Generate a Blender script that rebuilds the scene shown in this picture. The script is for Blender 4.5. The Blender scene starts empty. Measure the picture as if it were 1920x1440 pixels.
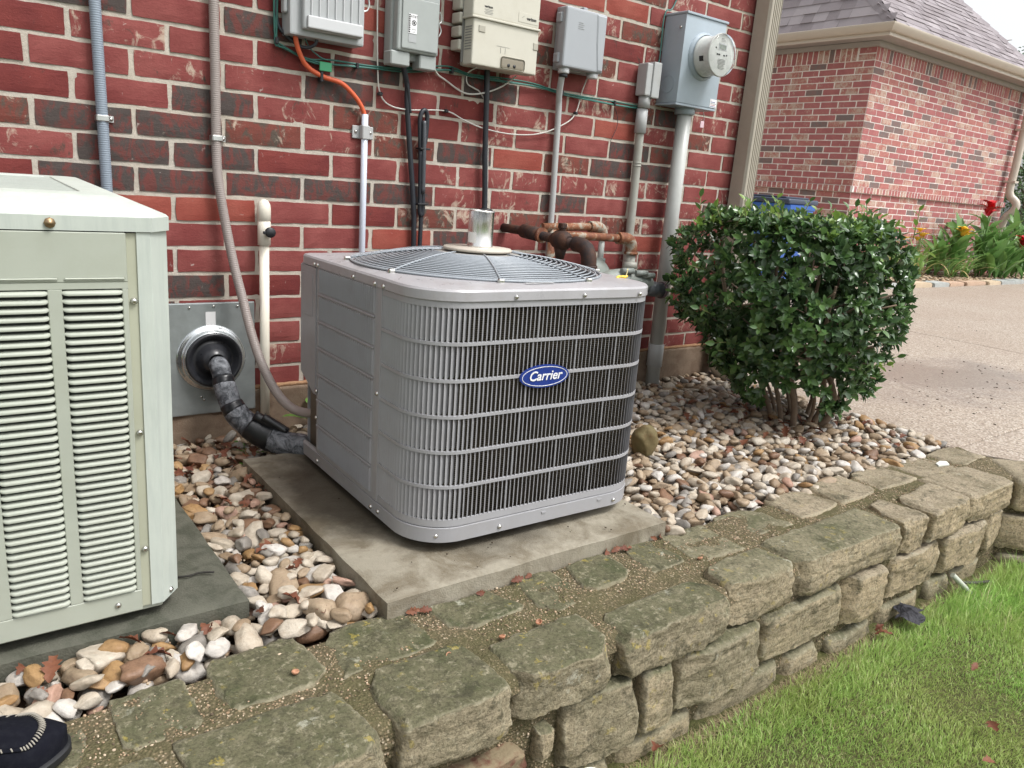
import bpy, bmesh, math, random
import numpy as np
from mathutils import Vector, Matrix, noise as mn
R = math.radians
rng = random.Random(7)
nr = np.random.RandomState(7)
SC = bpy.context.scene
COL = SC.collection

# ------------------------------------------------------------------ camera, sky, sun, exposure
CAM_LOC = (-0.256, -2.538, 0.92)
CAM_ROT = (1.3121, -0.0766, -0.6380)
cam = bpy.data.cameras.new('camera'); cam.sensor_width = 36.0; cam.lens = 36.0 * 1442 / 1920
cam.clip_start = 0.05; cam.clip_end = 500
camo = bpy.data.objects.new('camera', cam); COL.objects.link(camo)
camo.location = CAM_LOC; camo.rotation_euler = CAM_ROT
SC.camera = camo

SUN_EL, SUN_AZ = R(58), R(150)      # azimuth measured from +Y clockwise
w = bpy.data.worlds.new('World'); SC.world = w; w.use_nodes = True
nt = w.node_tree; nt.nodes.clear()
sky = nt.nodes.new('ShaderNodeTexSky'); sky.sky_type = 'NISHITA'; sky.sun_disc = False
sky.sun_elevation = SUN_EL; sky.sun_rotation = SUN_AZ; sky.dust_density = 4.0; sky.air_density = 1.0; sky.ozone_density = 1.0
hs = nt.nodes.new('ShaderNodeHueSaturation'); hs.inputs['Saturation'].default_value = 0.13
bg = nt.nodes.new('ShaderNodeBackground'); bg.inputs[1].default_value = 0.15
wo = nt.nodes.new('ShaderNodeOutputWorld')
nt.links.new(sky.outputs[0], hs.inputs['Color']); nt.links.new(hs.outputs[0], bg.inputs[0]); nt.links.new(bg.outputs[0], wo.inputs[0])
sl = bpy.data.lights.new('sun', 'SUN'); sl.energy = 1.35; sl.angle = R(14); sl.color = (1, .975, .94)
so = bpy.data.objects.new('sun', sl); COL.objects.link(so)
sd = Vector((math.sin(SUN_AZ) * math.cos(SUN_EL), math.cos(SUN_AZ) * math.cos(SUN_EL), math.sin(SUN_EL)))
so.rotation_euler = sd.to_track_quat('Z', 'Y').to_euler()
SC.view_settings.view_transform = 'Standard'; SC.view_settings.look = 'None'
SC.view_settings.gamma = 1; SC.view_settings.exposure = 0.82
SC.view_settings.use_curve_mapping = False
SC.cycles.max_bounces = 8

# ------------------------------------------------------------------ projection helper (only to choose which pieces are big enough to be parts)
_f = 1442.0
_Rm = np.array(camo.rotation_euler.to_matrix())
_C = np.array(CAM_LOC)
def proj(P):
    q = (np.asarray(P, float) - _C) @ _Rm
    z = -q[..., 2]
    return 960 + _f * q[..., 0] / z, 720 - _f * q[..., 1] / z, z
def in_view(P, m=25):
    x, y, z = proj(P)
    return (z > 0) & (x > -m) & (x < 1920 + m) & (y > -m) & (y < 1440 + m)

# ------------------------------------------------------------------ object helpers
def link(o):
    COL.objects.link(o); return o
def tag(o, label, cat, group=None):
    o['label'] = label; o['category'] = cat
    if group: o['group'] = group
    return o
def thing(name, label, cat, loc=(0, 0, 0), rot=(0, 0, 0), group=None):
    o = link(bpy.data.objects.new(name, None)); o.empty_display_size = .05
    o.location = loc; o.rotation_euler = rot
    return tag(o, label, cat, group)
def obj(name, me, parent=None, mat=None, loc=None, rot=None, stuff=False, label=None):
    if isinstance(me, bmesh.types.BMesh):
        m = bpy.data.meshes.new(name); me.to_mesh(m); me.free(); me = m
    o = link(bpy.data.objects.new(name, me))
    if mat is not None and not me.materials: me.materials.append(mat)
    if parent: o.parent = parent
    if loc is not None: o.location = loc
    if rot is not None: o.rotation_euler = rot
    if stuff: o['kind'] = 'stuff'
    if label: o['label'] = label
    return o
def structure(name, me, mat):
    o = obj(name, me, None, mat); o['kind'] = 'structure'; return o
def smooth(me, on=True):
    me.polygons.foreach_set('use_smooth', [on] * len(me.polygons)); return me
def tomesh(bm, name='m', sm=False, ang=None):
    me = bpy.data.meshes.new(name); bm.to_mesh(me); bm.free()
    if sm: smooth(me)
    if ang is not None:
        smooth(me)
        try: me.set_sharp_from_angle(angle=R(ang))
        except Exception: pass
    return me
def mesh_np(name, V, F, sm=False, matidx=None):
    """V (n,3), F (m,k) equal sized faces"""
    V = np.asarray(V, np.float32); F = np.asarray(F, np.int32)
    me = bpy.data.meshes.new(name)
    me.vertices.add(len(V)); me.vertices.foreach_set('co', V.ravel())
    k = F.shape[1]
    me.loops.add(F.size); me.loops.foreach_set('vertex_index', F.ravel())
    me.polygons.add(len(F)); me.polygons.foreach_set('loop_start', np.arange(0, F.size, k, dtype=np.int32))
    me.polygons.foreach_set('loop_total', np.full(len(F), k, np.int32))
    if matidx is not None: me.polygons.foreach_set('material_index', np.asarray(matidx, np.int32))
    me.polygons.foreach_set('use_smooth', np.full(len(F), sm, bool))
    me.update(calc_edges=True); me.validate()
    return me

def bm_box(x0, x1, y0, y1, z0, z1, bev=0, seg=1, bm=None):
    own = bm is None
    b = bmesh.new()
    r = bmesh.ops.create_cube(b, size=1)
    for v in b.verts:
        v.co = Vector(((x0 + x1) / 2 + v.co.x * (x1 - x0), (y0 + y1) / 2 + v.co.y * (y1 - y0), (z0 + z1) / 2 + v.co.z * (z1 - z0)))
    if bev: bmesh.ops.bevel(b, geom=b.edges[:], offset=bev, segments=seg, affect='EDGES', profile=.6)
    if own: return b
    merge(bm, b); return bm
def merge(a, b):
    off = {}
    for v in b.verts: off[v] = a.verts.new(v.co)
    for f in b.faces:
        try:
            nf = a.faces.new([off[v] for v in f.verts]); nf.smooth = f.smooth; nf.material_index = f.material_index
        except ValueError: pass
    b.free(); return a
def path_pts(pts, sub=6):
    """Catmull-Rom"""
    P = [Vector(p) for p in pts]
    if len(P) < 3 or sub <= 1: return P
    out = []
    for i in range(len(P) - 1):
        p0 = P[max(i - 1, 0)]; p1 = P[i]; p2 = P[i + 1]; p3 = P[min(i + 2, len(P) - 1)]
        for k in range(sub):
            t = k / sub
            out.append(.5 * ((2 * p1) + (p2 - p0) * t + (2 * p0 - 5 * p1 + 4 * p2 - p3) * t * t + (3 * p1 - p0 - 3 * p2 + p3) * t ** 3))
    out.append(P[-1]); return out
def bm_tube(pts, r, n=10, bm=None, sub=6, cap=True, radii=None):
    P = path_pts(pts, sub)
    b = bmesh.new() if bm is None else bm
    T = []
    for i in range(len(P)):
        a = P[max(i - 1, 0)]; c = P[min(i + 1, len(P) - 1)]; T.append((c - a).normalized())
    up = Vector((0, 0, 1)) if abs(T[0].z) < .9 else Vector((1, 0, 0))
    N = T[0].cross(up).normalized(); rings = []
    for i, p in enumerate(P):
        N = (N - T[i] * N.dot(T[i])).normalized(); B = T[i].cross(N)
        rr = r if radii is None else (radii(i / (len(P) - 1)) if callable(radii) else radii[i])
        rings.append([b.verts.new(p + (N * math.cos(2 * math.pi * k / n) + B * math.sin(2 * math.pi * k / n)) * rr) for k in range(n)])
    for i in range(len(P) - 1):
        for k in range(n):
            f = b.faces.new([rings[i][k], rings[i][(k + 1) % n], rings[i + 1][(k + 1) % n], rings[i + 1][k]]); f.smooth = True
    if cap:
        b.faces.new(rings[0][::-1]); b.faces.new(rings[-1])
    return b
def bm_lathe(prof, n=32, bm=None, M=None, closed=False):
    """prof list of (r, h) around Z"""
    b = bmesh.new() if bm is None else bm
    rings = []
    for (r, h) in prof:
        ring = []
        for k in range(n):
            a = 2 * math.pi * k / n
            v = Vector((max(r, 1e-4) * math.cos(a), max(r, 1e-4) * math.sin(a), h))
            ring.append(b.verts.new(M @ v if M else v))
        rings.append(ring)
    for i in range(len(rings) - 1):
        for k in range(n):
            f = b.faces.new([rings[i][k], rings[i][(k + 1) % n], rings[i + 1][(k + 1) % n], rings[i + 1][k]]); f.smooth = True
    return b
def bm_prism(poly, z0, z1, bm=None):
    b = bmesh.new() if bm is None else bm
    lo = [b.verts.new((x, y, z0)) for x, y in poly]; hi = [b.verts.new((x, y, z1)) for x, y in poly]
    n = len(poly)
    b.faces.new(lo[::-1]); b.faces.new(hi)
    for i in range(n): b.faces.new([lo[i], lo[(i + 1) % n], hi[(i + 1) % n], hi[i]])
    return b
ROT_F = Matrix.Rotation(R(90), 4, 'X')      # takes local z to -y (outwards from the house wall)

def text_mesh(s, size, shear=0, extr=.0006, offset=0.0, align='CENTER', spacing=1.0):
    c = bpy.data.curves.new('txt', 'FONT'); c.body = s; c.size = size; c.shear = shear; c.extrude = extr
    c.offset = offset; c.align_x = align; c.align_y = 'CENTER'; c.resolution_u = 3; c.space_character = spacing
    o = bpy.data.objects.new('txt', c)
    me = bpy.data.meshes.new_from_object(o)
    bpy.data.objects.remove(o); bpy.data.curves.remove(c)
    me.transform(Matrix.Rotation(R(90), 4, 'X'))    # faces -y
    me.materials.clear()
    return me

# ------------------------------------------------------------------ materials
class NT:
    def __init__(s, name):
        s.m = bpy.data.materials.new(name); s.m.use_nodes = True; s.t = s.m.node_tree
        s.b = s.t.nodes['Principled BSDF']; s._c = {}
    def n(s, typ, **kw):
        x = s.t.nodes.new(typ)
        for k, v in kw.items(): setattr(x, k, v)
        return x
    def l(s, a, b): s.t.links.new(a, b)
    def coord(s, kind='pos'):
        if kind in s._c: return s._c[kind]
        if kind == 'pos': o = s.n('ShaderNodeNewGeometry').outputs['Position']
        elif kind == 'obj':
            tc = s.n('ShaderNodeTexCoord').outputs['Object']; oi = s.n('ShaderNodeObjectInfo').outputs['Random']
            mu = s.n('ShaderNodeMath', operation='MULTIPLY'); s.l(oi, mu.inputs[0]); mu.inputs[1].default_value = 57.0
            ad = s.n('ShaderNodeVectorMath', operation='ADD'); s.l(tc, ad.inputs[0]); s.l(mu.outputs[0], ad.inputs[1]); o = ad.outputs[0]
        elif kind == 'gobj':
            o = s.n('ShaderNodeTexCoord').outputs['Object']
        s._c[kind] = o; return o
    def rnd(s):
        a = s.n('ShaderNodeObjectInfo').outputs['Random']; b = s.n('ShaderNodeNewGeometry').outputs['Random Per Island']
        ad = s.n('ShaderNodeMath', operation='ADD'); s.l(a, ad.inputs[0]); s.l(b, ad.inputs[1])
        fr = s.n('ShaderNodeMath', operation='FRACT'); s.l(ad.outputs[0], fr.inputs[0]); return fr.outputs[0]
    def scaled(s, vec, sc):
        mp = s.n('ShaderNodeMapping'); mp.inputs['Scale'].default_value = sc; s.l(vec, mp.inputs[0]); return mp.outputs[0]
    def noise(s, scale, detail=4, rough=.6, vec='pos', dist=0, out='Fac'):
        x = s.n('ShaderNodeTexNoise'); x.inputs['Scale'].default_value = scale; x.inputs['Detail'].default_value = detail
        x.inputs['Roughness'].default_value = rough; x.inputs['Distortion'].default_value = dist
        s.l(s.coord(vec) if isinstance(vec, str) else vec, x.inputs['Vector']); return x.outputs[out]
    def vor(s, scale, vec='pos', out='Distance', feature='F1', rand=1):
        x = s.n('ShaderNodeTexVoronoi', feature=feature); x.inputs['Scale'].default_value = scale
        x.inputs['Randomness'].default_value = rand
        s.l(s.coord(vec) if isinstance(vec, str) else vec, x.inputs['Vector']); return x.outputs[out]
    def ramp(s, fac, stops, interp='LINEAR'):
        x = s.n('ShaderNodeValToRGB'); e = x.color_ramp.elements; x.color_ramp.interpolation = interp
        while len(e) < len(stops): e.new(.5)
        for i, (p, c) in enumerate(stops):
            e[i].position = p; e[i].color = (c, c, c, 1) if isinstance(c, (int, float)) else (*c[:3], 1)
        s.l(fac, x.inputs[0]); return x.outputs[0]
    def mix(s, f, a, b, mode='MIX'):
        x = s.n('ShaderNodeMix', data_type='RGBA', blend_type=mode)
        if isinstance(f, (int, float)): x.inputs[0].default_value = f
        else: s.l(f, x.inputs[0])
        for i, v in ((6, a), (7, b)):
            if isinstance(v, tuple): x.inputs[i].default_value = (*v[:3], 1)
            else: s.l(v, x.inputs[i])
        return x.outputs[2]
    def math(s, op, a, b=None, clamp=False):
        x = s.n('ShaderNodeMath', operation=op); x.use_clamp = clamp
        for i, v in ((0, a), (1, b)):
            if v is None: continue
            if isinstance(v, (int, float)): x.inputs[i].default_value = v
            else: s.l(v, x.inputs[i])
        return x.outputs[0]
    def bump(s, h, strength=.5, dist=.002, prev=None):
        x = s.n('ShaderNodeBump'); x.inputs['Strength'].default_value = strength; x.inputs['Distance'].default_value = dist
        s.l(h, x.inputs['Height'])
        if prev: s.l(prev, x.inputs['Normal'])
        return x.outputs[0]
    def done(s, col=None, rough=None, metal=None, normal=None, spec=None, **kw):
        b = s.b
        def st(k, v):
            if v is None: return
            if isinstance(v, (int, float)): b.inputs[k].default_value = v
            elif isinstance(v, tuple): b.inputs[k].default_value = (*v[:3], 1)
            else: s.l(v, b.inputs[k])
        st('Base Color', col); st('Roughness', rough); st('Metallic', metal); st('Normal', normal); st('Specular IOR Level', spec)
        for k, v in kw.items(): st(k, v)
        return s.m
def c255(r, g, b, k=1.0):
    f = lambda u: ((u / 255) / 12.92 if u / 255 <= .04045 else ((u / 255 + .055) / 1.055) ** 2.4) * k
    return (f(r), f(g), f(b))

def painted(name, col, rough=.45, var=.08, dirt=None, dirt_amt=.3, scale=6, metal=0, bump=.0, streak=False, spec=.5):
    n = NT(name)
    f = n.noise(scale, 5, .65)
    c = n.mix(n.ramp(f, [(.3, 0), (.75, 1)]), tuple(x * (1 - var) for x in col), tuple(min(1, x * (1 + var)) for x in col))
    if dirt:
        v = n.scaled(n.coord('pos'), (30, 30, 3)) if streak else n.coord('pos')
        g = n.noise(1.6 if streak else scale * 3, 8, .7, vec=v)
        c = n.mix(n.math('MULTIPLY', n.ramp(g, [(.45, 0), (.75, 1)]), dirt_amt), c, dirt)
    rr = n.ramp(n.noise(scale * 4, 4), [(.3, max(rough - .08, .02)), (.7, min(rough + .1, 1))])
    nm = n.bump(n.noise(220, 3), .15, .0006) if bump == 0 else n.bump(n.noise(bump, 4), .4, .001)
    return n.done(c, rr, metal, nm, spec)

def brick_mat(name, base, base2, dark, darkcol, cream, far=False):
    n = NT(name)
    big = n.noise(9, 3, .5)
    vs = n.scaled(n.coord('pos'), (9, 9, 26)); fine = n.noise(9, 6, .7, vec=vs)
    c = n.mix(n.ramp(big, [(.35, 0), (.65, 1)]), base, base2)
    c = n.mix(n.math('MULTIPLY', n.ramp(fine, [(.35, 0), (.8, 1)]), .35), c, tuple(x * .62 for x in base))
    if dark > 0:
        vd = n.scaled(n.coord('pos'), (26, 26, 14)); g = n.noise(1.0, 6, .72, vec=vd, dist=.6)
        c = n.mix(n.ramp(g, [(.62 - .25 * dark, 0), (.72 - .25 * dark, 1)]), c, n.mix(fine, tuple(x * .7 for x in darkcol), tuple(x * 1.5 for x in darkcol)))
    # mortar smears and lime haze
    vc = n.scaled(n.coord('pos'), (24, 24, 17)) ; h = n.noise(1.0, 7, .68, vec=vc, dist=1.6)
    h2 = n.noise(7, 3, .5)
    lim = n.math('ADD', h, n.math('MULTIPLY', n.math('SUBTRACT', h2, .5), .55))
    c = n.mix(n.ramp(lim, [(.80 - .28 * cream, 0), (.90 - .24 * cream, .75)]), c, (.50, .42, .33))
    # scratches / lime spots
    sp = n.noise(55, 3, .6, dist=.8)
    c = n.mix(n.ramp(sp, [(.69, 0), (.80, .7)]), c, (.50, .44, .40))
    # ragged lime and mortar left on the arrises
    at = n.n('ShaderNodeAttribute'); at.attribute_name = 'edge'
    eg = n.math('ADD', at.outputs['Fac'], n.math('MULTIPLY', n.math('SUBTRACT', n.noise(26, 6, .7, dist=.8), .5), 1.5))
    c = n.mix(n.ramp(eg, [(1.02, 0), (1.16, .75)]), c, (.50, .43, .36))
    hb = n.math('ADD', n.math('MULTIPLY', fine, .6), n.math('MULTIPLY', n.noise(140, 4, .7), .4))
    nm = n.bump(hb, .55, .004)
    if far:      # pale lens haze over the neighbour's wall, mixed into the brick colour
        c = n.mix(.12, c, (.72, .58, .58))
    return n.done(c, .82, 0, nm, .25)

def mortar_mat(name, col):
    n = NT(name)
    f = n.noise(30, 6, .7); g = n.noise(5, 3)
    c = n.mix(n.ramp(f, [(.3, 0), (.75, 1)]), tuple(x * .72 for x in col), col)
    c = n.mix(n.math('MULTIPLY', n.ramp(g, [(.4, 0), (.7, 1)]), .35), c, tuple(x * y for x, y in zip(col, (.8, .7, .6))))
    nm = n.bump(n.noise(160, 5, .75), .8, .003)
    return n.done(c, .95, 0, nm, .1)

RED, RED2 = (.185, .042, .039), (.255, .074, .066)
B_MATS = [
    brick_mat('brick_red', RED, RED2, 0, RED, .12),
    brick_mat('brick_deep_red', (.135, .027, .026), (.19, .040, .034), .15, (.06, .03, .025), .08),
    brick_mat('brick_red_smeared', RED, RED2, .1, (.07, .05, .04), .85),
    brick_mat('brick_dark', (.16, .046, .040), (.12, .044, .038), .74, (.060, .048, .044), .34),
    brick_mat('brick_orange_red', (.25, .055, .040), (.29, .080, .058), 0, RED, .2),
    brick_mat('brick_dark_smeared', (.18, .05, .038), (.14, .045, .034), .5, (.075, .058, .046), .8),
]
MORTAR = mortar_mat('mortar_cream', (.54, .495, .43))
MORTAR_FAR = mortar_mat('mortar_pale', (.90, .86, .82))  # whiter than the near mortar: the far wall's washed-out haze is in this colour

def build_concrete(name, base, stain, rough=.85, sc=1.0, wet=0.0, moss=None, dark_at=None):
    n = NT(name)
    a = n.noise(3 * sc, 6, .65); b = n.noise(60, 5, .7); d = n.noise(9 * sc, 5, .7, dist=.5)
    c = n.mix(n.ramp(a, [(.35, 0), (.65, 1)]), base, tuple(x * .8 for x in base))
    c = n.mix(n.ramp(d, [(.44, 0), (.62, .85)]), c, stain)
    c = n.mix(n.math('MULTIPLY', n.ramp(b, [(.35, 0), (.7, 1)]), .3), c, tuple(x * .5 for x in base))
    if dark_at:     # darker patch with a noisy edge, centred under the unit
        dv = n.n('ShaderNodeVectorMath', operation='DISTANCE'); n.l(n.scaled(n.coord('pos'), (1, 1, 0)), dv.inputs[0]); dv.inputs[1].default_value = dark_at
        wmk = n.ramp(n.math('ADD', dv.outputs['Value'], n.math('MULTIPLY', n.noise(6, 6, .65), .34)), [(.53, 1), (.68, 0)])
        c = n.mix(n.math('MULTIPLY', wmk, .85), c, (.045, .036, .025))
    if moss: c = n.mix(n.ramp(n.noise(5, 6, .7), [(.42, 0), (.6, .85)]), c, moss)
    nm = n.bump(n.math('ADD', b, n.vor(240)), .5, .0015)
    rr = n.ramp(a, [(.4, rough - wet), (.65, rough)])
    return n.done(c, rr, 0, nm, .35)
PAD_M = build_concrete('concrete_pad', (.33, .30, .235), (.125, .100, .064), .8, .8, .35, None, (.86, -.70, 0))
PAD2_M = build_concrete('concrete_old_pad', (.105, .105, .082), (.05, .054, .038), .85, 2.0, .2, (.27, .24, .17) if False else None)
FOUND_M = build_concrete('foundation', (.26, .19, .135), (.15, .10, .068), .95, 1.5)

# ------------------------------------------------------------------ setting: ground under the rocks, driveway, lawn soil
def grid_mesh(x0, x1, y0, y1, nx, ny, zf, name='g'):
    xs = np.linspace(x0, x1, nx + 1); ys = np.linspace(y0, y1, ny + 1)
    V = [(x, y, zf(x, y)) for y in ys for x in xs]
    F = [(j * (nx + 1) + i, j * (nx + 1) + i + 1, (j + 1) * (nx + 1) + i + 1, (j + 1) * (nx + 1) + i) for j in range(ny) for i in range(nx)]
    return mesh_np(name, V, F, True)
n = NT('bed_soil'); c = n.mix(n.ramp(n.noise(40, 6, .7), [(.35, 0), (.65, 1)]), (.03, .02, .013), (.085, .05, .032))
SOIL = n.done(c, .95, 0, n.bump(n.noise(90, 5), 1, .006), .1)
structure('bed_ground', grid_mesh(-3.0, 3.06, -1.42, 0.03, 60, 20, lambda x, y: -.045 + .008 * mn.noise((x * 9, y * 9, 0))), SOIL)

n = NT('exposed_aggregate')
v1 = n.vor(130, out='Color'); sep = n.n('ShaderNodeSeparateColor'); n.l(v1, sep.inputs[0])
agg = n.ramp(sep.outputs[0], [(0, (.13, .10, .08)), (.2, (.26, .205, .16)), (.45, (.33, .28, .225)), (.7, (.41, .355, .29)), (1, (.54, .49, .43))])
dist_ = n.vor(130)
c = n.mix(n.ramp(dist_, [(.35, 0), (.7, .55)]), agg, (.25, .205, .165))
c = n.mix(n.math('MULTIPLY', n.ramp(n.noise(.9, 4), [(.4, 0), (.65, 1)]), .35), c, (.25, .19, .145))
c = n.mix(n.math('MULTIPLY', n.ramp(n.noise(300, 2), [(.3, 1), (.5, 0)]), .35), c, (.2, .13, .1))
dv = n.n('ShaderNodeVectorMath', operation='DISTANCE'); n.l(n.scaled(n.coord('pos'), (.55, 1, 1)), dv.inputs[0]); dv.inputs[1].default_value = (2.45, -.55, 0)
wm = n.ramp(n.math('ADD', dv.outputs['Value'], n.math('MULTIPLY', n.noise(2.2, 5, .6), .9)), [(.72, 1), (1.15, 0)])      # rain-damp patch
c = n.mix(n.math('MULTIPLY', wm, .45), c, (.15, .115, .10)); wet = n.ramp(wm, [(0, .8), (1, .33)])
DRIVE_M = n.done(c, wet, 0, n.bump(dist_, .5, .0025), .4)
bm = bmesh.new()
joints_y = [.40]
# slabs of the drive with tooled joints between them
def drive_slab(x0, x1, y0, y1):
    b = bm_box(x0, x1, y0, y1, -.13, -.004, .006, 1); return b
structure('driveway_base', grid_mesh(2.6, 80, -1.25, 80, 2, 2, lambda x, y: -.03), SOIL)
drive = bmesh.new()
for x0, x1, y0, y1 in ((3.06, 6.0, -1.26, 2.2), (6.012, 40, -1.26, 2.2), (3.12, 9.0, 2.212, 14), (2.95, 6.0, -7, -1.272), (6.012, 40, -7, -1.272)):
    if x0 == 2.95:
        p = [(3.02, -1.272), (6.0, -1.272), (6.0, -7), (5.9, -7), (3.25, -1.62)]
        merge(drive, bm_prism([(x, y) for x, y in p][::-1], -.13, -.004))
    else: merge(drive, drive_slab(x0, x1, y0, y1))
structure('driveway', tomesh(drive), DRIVE_M)

n = NT('lawn_soil'); c = n.mix(n.ramp(n.noise(25, 6, .7), [(.35, 0), (.65, 1)]), (.055, .060, .024), (.11, .105, .045))
c = n.mix(n.ramp(n.noise(200, 3), [(.5, 0), (.7, .3)]), c, (.12, .16, .05))
LSOIL = n.done(c, .95, 0, n.bump(n.noise(120, 5), 1, .01), .1)
def lawn_z(x, y): return -.335 + .012 * mn.noise((x * 2.2, y * 2.2, 3)) - .0 * x
structure('lawn_ground', grid_mesh(-6, 8, -8, -1.35, 80, 60, lambda x, y: lawn_z(x, y)), LSOIL)
n = NT('far_ground'); c = n.mix(n.noise(3, 6), (.05, .09, .025), (.09, .15, .04))
structure('ground', grid_mesh(-120, 160, -120, 160, 8, 8, lambda x, y: -.42), n.done(c, .95))

# ------------------------------------------------------------------ house wall (front face y = 0)
MX, HZ, AOFF = .254, .080, .395
Z0 = 1.36                                    # height of bed joint 0
WALL_X1 = 3.05
def edge_attr(me, nx, nz, per):
    a = me.attributes.new('edge', 'FLOAT', 'POINT'); W = nx + 1; n0 = W * (nz + 1)
    one = np.ones(per, np.float32)
    for j in range(1, nz):
        for i in range(1, nx): one[j * W + i] = 0
    a.data.foreach_set('value', np.tile(one, len(me.vertices) // per))
def brick_mesh(name, L, H, D=.05, nx=8, nz=4, seed=0, jit=.0018):
    """rough faced brick, front face at y=0 looking to -y, centred in x and z"""
    V = []; F = []
    for j in range(nz + 1):
        for i in range(nx + 1):
            x = -L / 2 + L * i / nx; z = -H / 2 + H * j / nz
            edge = i in (0, nx) or j in (0, nz)
            q = mn.noise_vector((x * 30 + seed * 7.3, z * 30, seed * 3.1))
            q2 = mn.noise_vector((x * 110 + seed * 5.3, z * 110, seed * 1.7))
            if edge:
                cr = (i in (0, nx)) and (j in (0, nz))
                x += q.x * jit * 1.8 + (-.0010 * (1 if x > 0 else -1) if cr else 0); z += q.z * jit * 1.1 + q2.z * jit * .9
                y = .0015 + q.y * .0008
            else:
                y = q.y * .0016 + q2.y * .0006
            V.append((x, y, z))
    W = nx + 1
    for j in range(nz):
        for i in range(nx):
            a = j * W + i; F.append((a, a + 1, a + W + 1, a + W))
    ring = [i for i in range(W)] + [j * W + nx for j in range(1, nz + 1)] + [nz * W + i for i in range(nx - 1, -1, -1)] + [j * W for j in range(nz - 1, 0, -1)]
    base = len(V)
    for r in ring: V.append((V[r][0], D, V[r][2]))
    m = len(ring)
    for k in range(m):
        a, b = ring[k], ring[(k + 1) % m]; F.append((b, a, base + k, base + (k + 1) % m))
    return V, F
wall = thing('brick_wall', 'red brick house wall with cream mortar carrying the utility boxes and conduits', 'wall', (0, 0, 0))
_bv = {}
def brick_data(kind, L, H, key, **kw):
    k = (key, kind)
    if k not in _bv:
        V, F = brick_mesh('b', L, H, seed=hash(key) % 97 if False else kind_seed(key), **kw)
        me = bpy.data.meshes.new('brick'); me.from_pydata(V, [], F); me.update(); edge_attr(me, 8, 4, len(V))
        me.materials.append(B_MATS[kind]); _bv[k] = me
    return _bv[k]
def kind_seed(key): return sum(ord(ch) * (i + 3) for i, ch in enumerate(str(key))) % 97
# brick kinds read off the photograph: (course, index) -> material
DARK = {(4, 0): 3, (4, 1): 3, (5, 0): 3, (5, 1): 3, (6, 1): 3, (6, 2): 3, (6, 3): 3, (6, 4): 3, (3, 1): 3, (10, 1): 3, (4, 4): 5, (4, 5): 3, (3, 4): 1,
        (3, 5): 2, (2, 5): 1, (4, 8): 3, (4, 9): 3, (3, 8): 3, (5, 8): 2, (5, 9): 2, (5, 5): 2, (5, 6): 2, (3, 3): 5, (3, 2): 2, (4, 3): 2,
        (2, 2): 2, (2, 9): 2, (3, 9): 5, (1, 0): 2, (0, 2): 3, (1, 5): 3, (2, 6): 2, (5, 4): 2, (7, 5): 2, (7, 6): 5, (4, 10): 2, (5, 10): 0,
        (13, 1): 5, (12, 2): 0, (9, 2): 0, (8, 1): 0, (7, 2): 0, (0, 6): 2, (1, 7): 2, (1, 8): 5, (2, 4): 0, (1, 3): 3, (0, 10): 2, (-1, 9): 3, (-2, 10): 2}
cand = []
for k in range(-14, 15):
    zc = Z0 - (k + .5) * HZ
    par = k % 2
    for i in range(-14, 13):
        x0 = MX * (i + AOFF * par); x1 = x0 + MX
        if x0 > WALL_X1 - .03: continue
        x1 = min(x1, WALL_X1 + .014)
        cand.append((k, i, x0, x1, zc))
scored = []
for (k, i, x0, x1, zc) in cand:
    px, py, pz = proj([(x0 + x1) / 2, 0, zc]); vis = bool(in_view([(x0 + x1) / 2, 0, zc], 60))
    if vis and px < 285 and py > 470: vis = False
    if vis and 590 < px < 1195 and py > 560: vis = False
    if vis and px > 1290 and py > 470: vis = False
    scored.append((vis, -(1 / pz ** 2) if vis else 0, k, i, x0, x1, zc))
scored.sort(key=lambda t: (not t[0], t[1]))
restV, restF, restM = [], [], []
JW, JH = .0140, .0118
count = 0
for (vis, s_, k, i, x0, x1, zc) in scored:
    r = random.Random(k * 131 + i)
    kind = DARK.get((k, i))
    if kind is None: kind = r.choices([0, 1, 2, 3, 4, 5], [40, 22, 14, 6, 10, 4] if i < 5 else [34, 12, 30, 6, 8, 12])[0]
    L = x1 - x0 - JW; full = abs(L - (MX - JW)) < .002
    key = ('f', r.randrange(7)) if full else ('p', round(L, 3))
    cx = (x0 + x1) / 2 + r.uniform(-.0015, .0015); yy = r.uniform(-.0015, .0012); cz = zc + r.uniform(-.001, .001)
    if vis and count < 300:
        me = brick_data(kind, L, HZ - JH, key)
        o = obj('brick', me, wall, loc=(cx, yy, cz), rot=(r.uniform(-.006, .006), r.uniform(-.003, .003), r.uniform(-.004, .004)))
        count += 1
    else:
        V, F = brick_mesh('b', L, HZ - JH, nx=4, nz=2, seed=r.randrange(90))
        off = len(restV); restV += [(a + cx, b + yy, c_ + cz) for a, b, c_ in V]; restF += [tuple(t + off for t in f) for f in F]; restM += [kind] * len(F)
me = mesh_np('brick', restV, restF, False, restM); edge_attr(me, 4, 2, 15 + 12)
for m in B_MATS: me.materials.append(m)
obj('brick', me, wall, stuff=True)
MORT_Y = .0035
def mort(x, z): return MORT_Y + .0016 * mn.noise((x * 40, z * 40, 1)) + .0012 * mn.noise((x * 14, z * 14, 5))
xs = np.linspace(-3.6, WALL_X1, 340); zs = np.linspace(.165, 2.5, 200)
V = [(x, mort(x, z), z) for z in zs for x in xs]; W_ = len(xs)
F = [(j * W_ + i, j * W_ + i + 1, (j + 1) * W_ + i + 1, (j + 1) * W_ + i) for j in range(len(zs) - 1) for i in range(W_ - 1)]
obj('mortar', mesh_np('mortar', V, F, True), wall, MORTAR)
obj('wall_core', bm_box(-3.6, WALL_X1, .045, .3, .16, 4.6), wall, MORTAR)
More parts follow.
